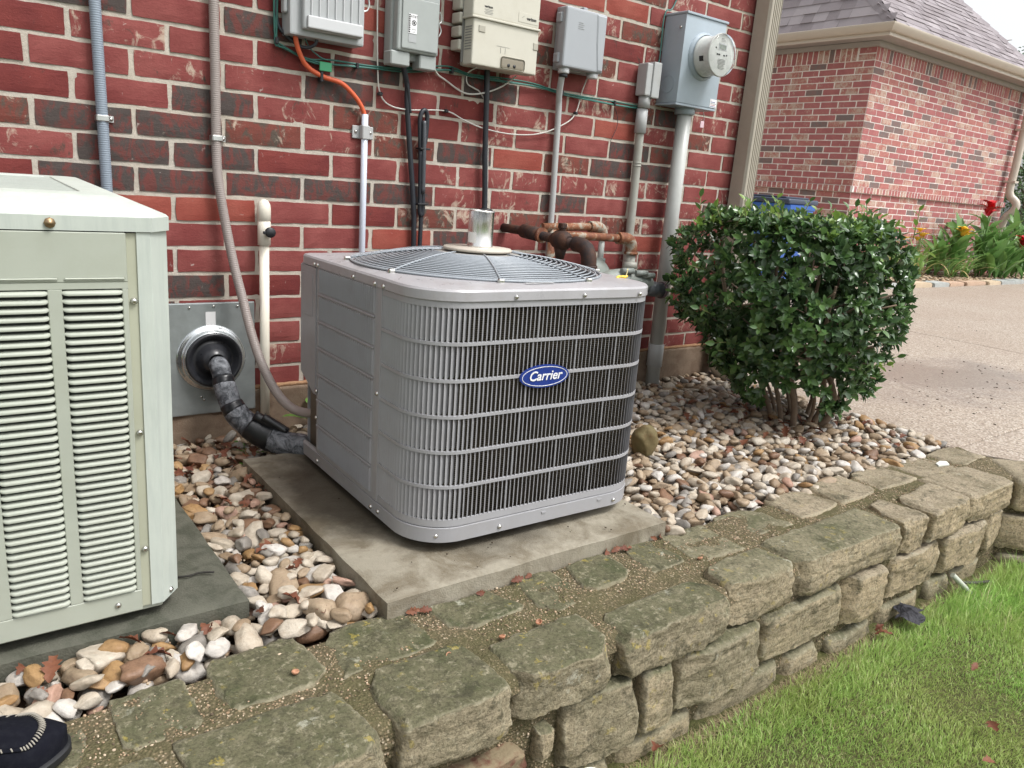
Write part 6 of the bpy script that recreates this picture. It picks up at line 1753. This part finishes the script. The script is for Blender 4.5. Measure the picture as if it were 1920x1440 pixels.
for k in range(13):
    az = 2 * math.pi * k / 13 + r.uniform(-.25, .25); r0 = r.uniform(.02, .10); 
    p0 = Vector((math.cos(az) * r0, math.sin(az) * r0, -.04)); rr2 = r.uniform(.10, .28)
    p1 = Vector((math.cos(az) * (r0 + .07), math.sin(az) * (r0 + .07), .13)); p2 = Vector((math.cos(az) * rr2, math.sin(az) * rr2, .42)) + CO * .8; p3 = Vector((math.cos(az) * rr2 * 1.25, math.sin(az) * rr2 * 1.25, r.uniform(.62, .76))) + CO
    rb = r.uniform(.009, .018)
    me_ = tomesh(bm_tube([p0, p1, p2, p3], rb, 8, sub=4, radii=lambda t, rb=rb: rb * (1 - .7 * t)), sm=True)
    obj('trunk', me_, bush, BARK)
    for q in range(5):
        s_ = .35 + .13 * q; pb = p1.lerp(p2, s_) if q < 3 else p2.lerp(p3, s_ - .6); a2 = az + r.uniform(-1.2, 1.2); ln = r.uniform(.12, .26)
        pe = pb + Vector((math.cos(a2) * ln, math.sin(a2) * ln, r.uniform(.02, .16))); bm_tube([pb, pb.lerp(pe, .5) + Vector((0, 0, .015)), pe], .0035, 5, bm=stems, sub=2)
obj('twigs', tomesh(stems), bush, BARK, stuff=True)
tpls = [leaf_tpl(1, .52, .35, .12), leaf_tpl(1, .46, .25, .22), leaf_tpl(1, .58, .4, .05)]
clusters = []
def add_cluster(c_, d, kind, sz):
    nl = r.choice([5, 6, 7, 8]); a0 = r.uniform(0, 6.28)
    F3 = frame(d, Vector((0, 0, 1)) if abs(d.z) < .9 else Vector((1, 0, 0)))
    for q in range(nl):
        a = a0 + q * 2.4; el = r.uniform(.15, 1.0) if q < nl - 2 else r.uniform(1.0, 1.35)
        ld = F3 @ Vector((math.sin(el), math.cos(el) * math.cos(a), math.cos(el) * math.sin(a)))
        up = (F3 @ Vector((1, 0, 0))); pos = c_ - d * r.uniform(0, .022); s_ = sz * r.uniform(.62, 1.22)
        kk = kind if r.random() > .12 else r.choice(['d', 'm'])
        clusters.append((pos, ld, up, s_, kk, r.randrange(3)))
LS_ = []
for _ in range(2300):
    az = r.uniform(0, 2 * math.pi); z = r.uniform(.10, TOPZ) if r.random() < .72 else TOPZ
    if z < TOPZ - .02:
        rad = bush_radius(z, az) * (1 - abs(r.gauss(0, .09)))
    else:
        rad = bush_radius(TOPZ, az) * math.sqrt(r.random()); z = TOPZ - abs(r.gauss(0, .03)) + .028 * mn.noise((math.cos(az) * rad * 9, math.sin(az) * rad * 9, 1))
    p = Vector((math.cos(az) * rad, math.sin(az) * rad, z))
    dens = mn.noise(p * 5.5 + Vector((3, 1, 7)))
    low = max(0, (.45 - z) / .35)
    if dens < -.20 - .0 * low + .14 * low: continue
    d = Vector((math.cos(az), math.sin(az), -.1 + .5 * (z > .5) + r.gauss(0, .25))) if z < TOPZ - .06 else Vector((math.cos(az) * .5 + r.gauss(0, .3), math.sin(az) * .5 + r.gauss(0, .3), 1))
    d.normalize()
    kind = 'd' if r.random() < .58 else 'm'
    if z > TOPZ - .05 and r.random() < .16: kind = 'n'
    add_cluster(p + CO * min(1, z / .5), d, kind, .038)
for _ in range(1050):
    az = r.uniform(0, 2 * math.pi); z = r.uniform(.22, .78); rad = bush_radius(z, az) * r.uniform(.35, .85)
    d = Vector((r.gauss(0, 1), r.gauss(0, 1), r.gauss(.2, .7))).normalized()
    p = Vector((math.cos(az) * rad, math.sin(az) * rad, z))
    if mn.noise(p * 4 + Vector((9, 9, 9))) < -.12: continue
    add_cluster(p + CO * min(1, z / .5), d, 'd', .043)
# shoots standing proud: new growth on top and at the driveway side
shoots = []
for _ in range(46):
    az = r.uniform(0, 6.28); rad = .44 * math.sqrt(r.random()); shoots.append((Vector((math.cos(az) * rad, math.sin(az) * rad, TOPZ - .04)), Vector((r.gauss(0, .3), r.gauss(0, .3), 1)), r.uniform(.05, .13), r.random() < .75))
for k in range(34):
    z = r.uniform(.15, .85); sgn = r.gauss(0, .35); d = (Vector((1, -.15, 0)) + Vector((0, sgn, r.uniform(.1, .7)))).normalized(); az = math.atan2(d.y, d.x)
    shoots.append((Vector((math.cos(az), math.sin(az), 0)) * bush_radius(z, az) * .95 + Vector((0, 0, z)), d, r.uniform(.08, .22), r.random() < .8))
for k in range(14):
    z = r.uniform(.3, .85); d = (Vector((-.8, -.5, 0)) + Vector((r.gauss(0, .4), r.gauss(0, .4), r.uniform(0, .4)))).normalized(); az = math.atan2(d.y, d.x)
    shoots.append((Vector((math.cos(az), math.sin(az), 0)) * bush_radius(z, az) * .96 + Vector((0, 0, z)), d, r.uniform(.05, .10), False))
sh = bmesh.new()
for p, d, ln, new in shoots:
    p = p + CO * min(1, p.z / .5)
    d.normalize(); pe = p + d * ln; bm_tube([p, p.lerp(pe, .5), pe], .0018, 5, bm=sh, sub=1)
    m_ = max(3, int(ln / .018))
    for q in range(m_):
        t = (q + 1) / m_; a = q * 2.4; F3 = frame(d, Vector((0, 0, 1)) if abs(d.z) < .9 else Vector((1, 0, 0)))
        el = .5 + .4 * t; ld = F3 @ Vector((math.sin(el), math.cos(el) * math.cos(a), math.cos(el) * math.sin(a)))
        clusters.append((p.lerp(pe, t), ld, d, r.uniform(.030, .042), 'n' if new and t > .25 else 'm', r.randrange(3)))
obj('shoot_stems', tomesh(sh), bush, painted('green_stem', (.14, .16, .05), .6), stuff=True)
mats = {'d': L_DARK, 'm': L_MID, 'n': L_NEW}
rank = []
for k, (pos, ld, up, s_, kk, ti) in enumerate(clusters):
    wp = pos + SB; px, py, pz = proj(wp)
    rank.append(((pz if (pos.x * view.x + pos.y * view.y) > .25 or pos.z > TOPZ - .03 else pz + 9) - s_ * 10, k))
rank.sort(); ind = set(k for _, k in rank[:290])
lme = {}
acc = {q: ([], []) for q in mats}; offs = {q: 0 for q in mats}
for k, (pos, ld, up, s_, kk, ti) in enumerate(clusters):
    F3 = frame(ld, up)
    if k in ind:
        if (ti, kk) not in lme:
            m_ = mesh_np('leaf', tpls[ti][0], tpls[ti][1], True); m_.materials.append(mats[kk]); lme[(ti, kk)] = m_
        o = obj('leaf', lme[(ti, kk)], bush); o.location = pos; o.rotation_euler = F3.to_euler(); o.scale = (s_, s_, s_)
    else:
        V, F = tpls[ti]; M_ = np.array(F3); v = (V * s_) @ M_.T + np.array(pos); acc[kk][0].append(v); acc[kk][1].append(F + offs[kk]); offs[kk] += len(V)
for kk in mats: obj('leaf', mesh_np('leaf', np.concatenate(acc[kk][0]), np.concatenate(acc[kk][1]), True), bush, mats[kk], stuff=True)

# small weeds by the foundation
WEED = leaf_material('weed_green', (.10, .22, .04), (.18, .32, .07), .5, .3, .3)
def little_weed(name, loc, label, seed, n_=9, L=.05, col=WEED, up=.4):
    r = random.Random(seed); t = thing(name, label, 'weed', loc); VV, FF = [], []; off = 0; st = bmesh.new()
    for q in range(n_):
        a = r.uniform(0, 6.28); d = Vector((math.cos(a), math.sin(a), r.uniform(.1, 1.2) * up * 2)).normalized(); ln = r.uniform(.02, .08)
        bm_tube([(0, 0, 0), d * ln * .5 + Vector((0, 0, .01)), d * ln], .0012, 4, bm=st, sub=1)
        V, F = leaf_tpl(L * r.uniform(.6, 1.1), L * .5, .2, .3); M_ = np.array(frame(d, Vector((0, 0, 1)))); VV.append(V @ M_.T + np.array(d * ln)); FF.append(F + off); off += len(V)
    for v, f in zip(VV, FF): obj('leaf', mesh_np('leaf', v, f - f.min(), True), t, col)
    obj('stem', tomesh(st), t, col)
little_weed('weed', (.77, -.10, .05), 'bright green weed at the foundation behind the brown grey conduit', 1, 10, .06)
little_weed('weed', (.80, -.30, .01), 'dark green little weed beside the thick insulated pipe end', 2, 10, .035, L_MID)
little_weed('weed', (.50, -.20, .0), 'tiny green sprout among dead leaves under the insulated pipe', 3, 6, .028)
little_weed('weed', (1.15, -.06, .0), 'low green sprout by the wall hidden behind the grey unit', 4, 6, .05)

# ------------------------------------------------------------------ bins behind the house corner
BIN = painted('bin_blue_plastic', (.022, .10, .38), .38, .05); BIND = painted('bin_lid_dark', (.035, .05, .085), .4, .05)
def bin_(x, y, lab, rot=0):
    t = thing('wheeled_bin', lab, 'bin', (x, y, 0), (0, 0, rot), None)
    b = bmesh.new(); rings = []
    for z, hw_, hd_ in ((.04, .22, .24), (.30, .245, .27), (.80, .275, .31), (.84, .285, .32), (.86, .300, .335), (.90, .300, .335), (.905, .29, .325)):
        rings.append([b.verts.new((x_ * hw_ + 0, y_ * hd_, z)) for x_, y_ in ((-.85, -1), (.85, -1), (1, -.85), (1, .85), (.85, 1), (-.85, 1), (-1, .85), (-1, -.85))])
    for i in range(len(rings) - 1):
        for k in range(8): b.faces.new([rings[i][k], rings[i][(k + 1) % 8], rings[i + 1][(k + 1) % 8], rings[i + 1][k]])
    b.faces.new(rings[0][::-1]); obj('body', tomesh(b, ang=35), t, BIN)
    obj('lid', tomesh(bm_box(-.305, .305, -.34, .36, .906, .955, .02, 3), ang=35), t, BIND)
    obj('lid_ridge', bm_box(-.24, .24, -.27, .27, .955, .972, .01, 2), t, BIND)
    obj('grip', bm_box(-.16, .16, -.365, -.34, .80, .85, .01, 2), t, BIN)
    for s_ in (-1, 1): obj('wheel', tomesh(bm_lathe([(0, -.02), (.11, -.02), (.12, 0), (.11, .02), (0, .02)], 24, M=Matrix.Translation((s_ * .25, .27, .12)) @ Matrix.Rotation(R(90), 4, 'Y'))), t, BLK)
bin_(6.18, 2.02, 'blue wheeled bin with a dark lid, showing over the bush', .15)

# ------------------------------------------------------------------ bed across the drive
n = NT('mulch'); MUL = n.done(n.mix(n.noise(60, 5, .7), (.10, .06, .045), (.28, .20, .16)), .95, 0, n.bump(n.noise(90, 4), 1, .01), .1)
structure('flower_bed_ground', grid_mesh(9.0, 22, 2.40, 3.4, 80, 8, lambda x, y: .03 + .02 * mn.noise((x * 5, y * 5, 0))), MUL)
r = random.Random(4)
pts = [(r.uniform(9.2, 20), r.uniform(2.38, 2.9), .045) for _ in range(3000)]; o = scatter_blobs('bed_gravel', pts, [r.choice([.018, .025, .035]) for _ in pts], None, PEBM, 12, .6); tag(o, 'small pale gravel in the flower bed across the driveway', 'gravel')
x = 9.05; k = 0
edgeg = 'flat edging stones of the far flower bed'
cols_ = [painted('edge_stone_grey', (.36, .38, .37), .85, .12, (.25, .24, .2), .4), painted('edge_stone_tan', (.52, .42, .30), .85, .12, (.35, .28, .2), .4), painted('edge_stone_rust', (.46, .33, .24), .85, .12, (.3, .2, .15), .4)]
cw = ['grey', 'tan', 'rusty']
while x < 16.5:
    wd = r.uniform(.38, .75); ci = r.randrange(3) if k > 2 else k % 2
    b = bm_prism([(x, 2.20 + r.uniform(-.02, .02)), (x + wd - .03, 2.20 + r.uniform(-.02, .02)), (x + wd - .03 + r.uniform(-.03, .03), 2.42), (x + r.uniform(-.02, .04), 2.42)], -.02, .045 + r.uniform(-.01, .012))
    bmesh.ops.bevel(b, geom=b.edges[:], offset=.012, segments=2, affect='EDGES')
    if x < 14.5 or k % 2: o = obj('edging_stone', tomesh(b, ang=40), None, cols_[ci]); tag(o, f'{cw[ci]} flat edging stone, number {k + 1} from the left, across the driveway' if False else f'{cw[ci]} {"short" if wd < .5 else ("long" if wd > .65 else "middling")} flat edging stone {["at the left end", "left of the yellow flowers", "below the yellow flowers", "right of the yellow flowers", "below the red cannas", "under the drooping leaves", "at the right"][min(k // 2, 6)]} of the far bed', 'edging stone', edgeg)
    else: b.free()
    x += wd; k += 1
C_LEAF = leaf_material('canna_leaf', (.11, .24, .06), (.20, .36, .11), .4, .35, .4); C_LEAF2 = leaf_material('daylily_leaf', (.17, .32, .08), (.27, .42, .14), .4, .35, .4)
C_DRY = leaf_material('dry_leaf_blade', (.42, .32, .14), (.5, .42, .22), .6, .3, .2)
PET_R = painted('petal_red', (.55, .02, .03), .45, .1); PET_Y = painted('petal_gold', (.82, .55, .06), .45, .1)
def blade(b_, base, az, L, W_, droop, up0, segs=7, fold=.25):
    pts = []; p = Vector(base); el = up0
    for i in range(segs + 1):
        t = i / segs; pts.append((p.copy(), t, el)); p = p + Vector((math.cos(az) * math.cos(el), math.sin(az) * math.cos(el), math.sin(el))) * (L / segs); el -= droop / segs
    sd = Vector((-math.sin(az), math.cos(az), 0)); prev = None
    for q, t, el in pts:
        w_ = W_ * .5 * max(.04, math.sin(math.pi * min(.12 + t * .86, .995)) ** .8); nrm = Vector((-math.cos(az) * math.sin(el), -math.sin(az) * math.sin(el), math.cos(el)))
        cur = [b_.verts.new(q - sd * w_ + nrm * w_ * fold), b_.verts.new(q), b_.verts.new(q + sd * w_ + nrm * w_ * fold)]
        if prev: b_.faces.new([prev[0], cur[0], cur[1], prev[1]]); b_.faces.new([prev[1], cur[1], cur[2], prev[2]])
        prev = cur
def canna(x, y, H, seed, label, flower=None, grp='canna plants across the driveway'):
    r = random.Random(seed); t = thing('canna_plant', label, 'plant', (x, y, .03), group=grp)
    for s_ in range(3):
        bx, by = r.uniform(-.12, .12), r.uniform(-.12, .12); h = H * r.uniform(.75, 1.0)
        obj('stalk', bm_tube([(bx, by, 0), (bx + r.uniform(-.03, .03), by, h * .5), (bx + r.uniform(-.05, .05), by + r.uniform(-.05, .05), h)], .012, 6, sub=2), t, C_LEAF)
        for q in range(7):
            b = bmesh.new(); zz = h * (.1 + .8 * q / 7); blade(b, (bx, by, zz), q * 2.3 + seed + s_, r.uniform(.34, .55), r.uniform(.075, .14), r.uniform(.3, 1.1), r.uniform(.85, 1.35), 6); obj('leaf', tomesh(b, sm=True), t, C_LEAF if r.random() < .9 else C_LEAF2)
    if flower:
        for q in range(r.choice([9, 11])):
            b = bmesh.new(); a = q * 2.4; blade(b, (bx + r.uniform(-.05, .05), by, h + r.uniform(-.02, .14)), a, .19, .11, 1.4, 1.1, 4, .4); obj('petal', tomesh(b, sm=True), t, flower)
        obj('flower_stalk', bm_tube([(bx, by, h * .8), (bx, by, h + .05)], .008, 5, sub=1), t, C_LEAF)
def lily(x, y, seed, label, flowers=0, H=.5, grp='strap leaved lilies across the driveway'):
    r = random.Random(seed); t = thing('lily_plant', label, 'plant', (x, y, .03), group=grp)
    for q in range(26):
        b = bmesh.new(); blade(b, (r.uniform(-.05, .05), r.uniform(-.05, .05), 0), r.uniform(0, 6.28), r.uniform(.4, .7) * H / .5, r.uniform(.018, .03), r.uniform(.6, 2.1), r.uniform(.9, 1.5), 8); obj('leaf', tomesh(b, sm=True), t, C_LEAF2 if r.random() < .88 else C_DRY)
    for f in range(flowers):
        fx, fy, fz_ = r.uniform(-.12, .12), r.uniform(-.08, .08), H * r.uniform(.85, 1.15)
        obj('flower_stalk', bm_tube([(0, 0, 0), (fx * .4, fy * .4, fz_ * .6), (fx, fy, fz_)], .005, 5, sub=2), t, C_LEAF2)
        for q in range(6):
            b = bmesh.new(); blade(b, (fx, fy, fz_), q * 1.05, .11, .065, 1.2, .9, 4, .4); obj('petal', tomesh(b, sm=True), t, PET_Y)
where = ['at the left end of the bed', 'just right of the bush', 'left of the yellow blooms', 'below the yellow blooms', 'right of the yellow blooms', 'in the bed middle', 'at the middle front', 'under the cannas']
for k, (x, y, f, H) in enumerate(((9.35, 2.72, 0, .42), (9.75, 2.62, 0, .5), (10.2, 2.75, 1, .55), (10.6, 2.65, 4, .56), (11.0, 2.78, 0, .62), (11.5, 2.6, 0, .5), (10.0, 2.85, 0, .55), (12.0, 2.62, 0, .45))):
    lily(x, y, 60 + k, f'strap leaved lily {"with yellow flowers" if f else "without flowers"} {where[k]} across the drive', f, H)
wc = ['tall canna behind the single yellow flower', 'canna bearing a red flower head left of the far downspout', 'leafy canna in front of the far downspout', 'leafy canna just right of the far downspout', 'canna with red flowers at the right picture edge', 'short canna at the front of the far bed', 'low canna under the red flower head', 'leafy canna by the neighbour wall', 'broad canna at the front right of the far bed', 'back canna right of the far downspout', 'far right canna against the pink shrub', 'small canna between lilies and tall cannas']
for k, (x, y, H, f) in enumerate(((11.75, 2.72, .68, PET_Y), (12.55, 2.68, .95, PET_R), (13.0, 2.6, .85, None), (13.75, 2.6, 1.0, None), (13.35, 2.42, .60, PET_R), (12.9, 2.42, .42, None), (12.6, 2.5, .45, None), (12.1, 2.85, .75, None), (14.6, 2.45, .5, None), (14.6, 2.9, 1.0, None), (15.4, 2.7, .85, None), (11.4, 2.8, .52, None))):
    canna(x, y, H, 200 + k, wc[k] + ' across the drive' if len(wc[k].split()) < 13 else wc[k], f)

# ------------------------------------------------------------------ trees and shrubs beyond
def tree(name, label, cat, loc, H, CR, leafmat, seed, ncl=900, leaf=.10, trunk=.12, flat=.8, z0=.35, open_=.0):
    r = random.Random(seed); t = thing(name, label, cat, loc)
    if trunk:
        tb = bm_tube([(0, 0, -.3), (.05 * H * .1, 0, H * .3), (0, .03 * H, H * .6), (.0, 0, H * .85)], trunk, 8, sub=3, radii=lambda q: trunk * (1 - .75 * q)); obj('trunk', tomesh(tb), t, BARK)
        lb_ = bmesh.new()
        for k in range(12):
            a = k * 2.4; z = H * (z0 + .05 + .5 * k / 12); e = Vector((math.cos(a), math.sin(a), .6)) * CR * r.uniform(.5, .85)
            bm_tube([(0, 0, z), e * .5 + Vector((0, 0, z + .05 * H)), e + Vector((0, 0, z))], trunk * .3, 5, bm=lb_, sub=2, radii=lambda q: trunk * .3 * (1 - .8 * q))
        obj('limbs', tomesh(lb_), t, BARK)
    VV, FF = [], []; off = 0; V, F = leaf_tpl(1, .55, .3, .2, 2)
    lobes = [(Vector((r.gauss(0, .45) * CR, r.gauss(0, .45) * CR, H * (z0 + (1 - z0) * r.uniform(.2, .85)))), CR * r.uniform(.3, .55)) for _ in range(16)]
    for _ in range(ncl):
        c_, rad = r.choice(lobes); d = Vector((r.gauss(0, 1), r.gauss(0, 1), r.gauss(0, 1))).normalized(); p = c_ + d * rad * r.uniform(.6, 1.05); p.z = c_.z + (p.z - c_.z) * flat
        if mn.noise(p * (2.2 / CR) + Vector((seed, 0, 0))) < -.15 + open_: continue
        for _2 in range(5):
            ld = (d + Vector((r.gauss(0, .8), r.gauss(0, .8), r.gauss(0, .8)))).normalized(); q = p + Vector((r.gauss(0, 1), r.gauss(0, 1), r.gauss(0, 1))) * leaf * .9
            M_ = np.array(frame(ld, Vector((r.gauss(0, .5), r.gauss(0, .5), 1)))); VV.append((V * leaf * r.uniform(.7, 1.2)) @ M_.T + np.array(q)); FF.append(F + off); off += len(V)
    obj('crown', mesh_np('crown', np.concatenate(VV), np.concatenate(FF), True), t, leafmat); return t, lobes, r
T1 = leaf_material('tree_leaf', (.06, .12, .06), (.11, .19, .09), .5, .3, .3); T2 = leaf_material('tree_leaf_b', (.09, .17, .07), (.16, .25, .11), .5, .3, .3)
tree('tree', 'grey green tree rising behind the right end of the neighbour roof', 'tree', (32.5, 13.5, 0), 7.3, 2.3, T1, 3, 2600, .15, .2, .9, .4, .05)
tree('tree', 'soft green tree beyond the far downspout at the right edge', 'tree', (26, 7.2, 0), 4.6, 2.4, T2, 5, 2400, .13, .14, .8, .15)
tree('hedge', 'dark clipped shrub low beyond the far downspout', 'shrub', (21.5, 4.6, 0), 1.35, 1.3, T1, 7, 1500, .08, .03, .7, .05)
tree('hedge', 'pale green shrub under the pink blossoms at the right edge', 'shrub', (18.3, 3.5, 0), 1.0, .9, T2, 8, 1200, .06, .03, .7, .05)
PINK = leaf_material('crape_blossom', (.72, .10, .22), (.80, .20, .34), .6, .3, .2)
def blossoms(x, y, z, R_, label, seed, H):
    t, lobes, r = tree('crape_myrtle', label, 'shrub', (x, y, 0), H, R_, T2, seed, 1100, .07, .03, .8, .3)
    VV, FF = [], []; off = 0; V, F = leaf_tpl(1, .7, .3, .3, 2)
    for _ in range(900):
        c_, rad = r.choice(lobes[:7]); d = Vector((r.gauss(0, 1), r.gauss(0, 1), abs(r.gauss(0, 1)))).normalized(); p = c_ + d * rad * r.uniform(.8, 1.15) + Vector((0, 0, .15))
        M_ = np.array(frame(d, Vector((r.gauss(0, 1), r.gauss(0, 1), 1)))); VV.append((V * .07) @ M_.T + np.array(p)); FF.append(F + off); off += len(V)
    obj('blossom', mesh_np('b', np.concatenate(VV), np.concatenate(FF), True), t, PINK)
blossoms(22.5, 5.0, 0, .9, 'taller pink flowering shrub at the far right edge', 31, 2.3)
blossoms(19.2, 3.7, 0, .5, 'small pink flowering shrub in front of the dark clipped one', 32, 1.25)
fw = thing('garden_wall', 'bit of low brown wall seen between the far shrubs at the right edge', 'wall', (24, 5.4, 0))
obj('wall', bm_box(-1, 8, -.1, .1, -.2, 1.0), fw, NB_MATS[0]); obj('coping', bm_box(-1.02, 8.02, -.13, .13, 1.0, 1.06), fw, MORTAR)

# ------------------------------------------------------------------ slipper at the lower left
SUEDE = painted('navy_suede', (.0055, .006, .010), .95, .25, (.016, .017, .022), .5, 30, bump=260, spec=.12)
SOLE = painted('black_rubber_sole', (.010, .011, .013), .6, .1)
THR = painted('stitch_thread', (.27, .25, .21), .8, .05); FLE = painted('fleece_lining', (.30, .27, .22), .95, .1, bump=200)
slp = thing('slipper', 'navy suede moccasin slipper with pale stitching, its toe on the stone wall', 'shoe', (-.152, -1.345, .010), (0, 0, R(-4)))
SL = .285
def sl_w(t):    # t 0 at toe .. 1 heel, half width
    return .0515 * (min(1, (t / .16)) ** .55 if t < .16 else 1) * (1 - .18 * math.sin(min(max((t - .35) / .5, 0), 1) * math.pi)) * (1 if t < .9 else (1 - ((t - .9) / .1) ** 2 * .5))
def sl_h(t): return .030 + .030 * min(1, t / .35) + .012 * max(0, t - .35)
def shell(wk, h0, hf, nseg=28, nr_=22, t0=.0, t1=1.0, inset=0):
    b = bmesh.new(); rings = []
    for i in range(nseg + 1):
        t = t0 + (t1 - t0) * (1 - math.cos(math.pi * i / nseg)) / 2; t = max(t, .0015); w_ = sl_w(t) * wk; h = hf(t); ring = []
        for k in range(nr_ + 1):
            a = math.pi * k / nr_; ex = .62
            y = -math.cos(a); z = math.sin(a)
            y = math.copysign(abs(y) ** ex, y); z = z ** .8
            ring.append(b.verts.new((-t * SL, y * w_, h0 + z * h)))
        rings.append(ring)
    for i in range(nseg):
        for k in range(nr_): f = b.faces.new([rings[i][k], rings[i][k + 1], rings[i + 1][k + 1], rings[i + 1][k]]); f.smooth = True
    b.faces.new(rings[-1][::-1])
    return b
b = shell(1.0, .012, sl_h)
# open the foot hole towards the heel
bmesh.ops.delete(b, geom=[f for f in b.faces if f.calc_center_median().x < -.155 and f.calc_center_median().x > -.275 and abs(f.calc_center_median().y) < .030 and f.calc_center_median().z > .05], context='FACES')
obj('upper', tomesh(b, sm=True), slp, SUEDE)
b = bmesh.new(); rings = []
for i in range(41):
    t = (1 - math.cos(math.pi * i / 40)) / 2; t = max(t, .0015); w_ = sl_w(t) + .004; x = -t * SL + (.004 if t < .5 else -.004)
    rings.append([b.verts.new((x, s_ * ww, z)) for s_, ww, z in ((-1, w_ - .003, 0), (-1, w_, .004), (-1, w_, .013), (-1, w_ - .006, .016), (1, w_ - .006, .016), (1, w_, .013), (1, w_, .004), (1, w_ - .003, 0))])
for i in range(40):
    for k in range(8): b.faces.new([rings[i][k], rings[i][(k + 1) % 8], rings[i + 1][(k + 1) % 8], rings[i + 1][k]])
b.faces.new(rings[0]); b.faces.new(rings[-1][::-1]); bmesh.ops.recalc_face_normals(b, faces=b.faces[:])
obj('sole', tomesh(b, ang=35), slp, SOLE)
obj('lining', tomesh(shell(.86, .016, lambda t: sl_h(t) * .86, t0=.45, t1=.98), sm=True), slp, FLE)
# moccasin seam: raised piping and slanting stitches round the vamp
def vamp(u):    # u -1..1 round the toe
    a = u * math.pi / 2 * 1.0; 
    if abs(u) < .5: th = u * math.pi; t = .115 + .10 * (1 - math.cos(th)); yk = math.sin(th) * .80
    else: t = .215 + (abs(u) - .5) * 1.0; yk = math.copysign(.80, u)
    w_ = sl_w(t) * yk; 
    yy = abs(yk) ** (1 / .62); z = (math.sqrt(max(0, 1 - yy * yy))) ** .8
    return Vector((-t * SL, w_, .012 + z * sl_h(t) + .001))
us = np.linspace(-.95, .95, 60)
obj('piping', bm_tube([vamp(u) for u in us], .0030, 8, sub=1), slp, SUEDE)
for k in range(44):
    u = -.93 + k * 1.86 / 43; p = vamp(u); q = vamp(min(u + .02, .99)); d = (q - p).normalized(); c0 = Vector((-.45 * SL, 0, p.z)) - p; c0.z = 0; inn = c0.normalized()
    a_ = p - inn * .0048 - d * .002 + Vector((0, 0, -.0005)); m_ = p + Vector((0, 0, .0036)); e_ = p + inn * .0040 + d * .0035 + Vector((0, 0, .0012))
    obj('stitch', bm_tube([a_, m_, e_], .00125, 5, sub=2), slp, THR)
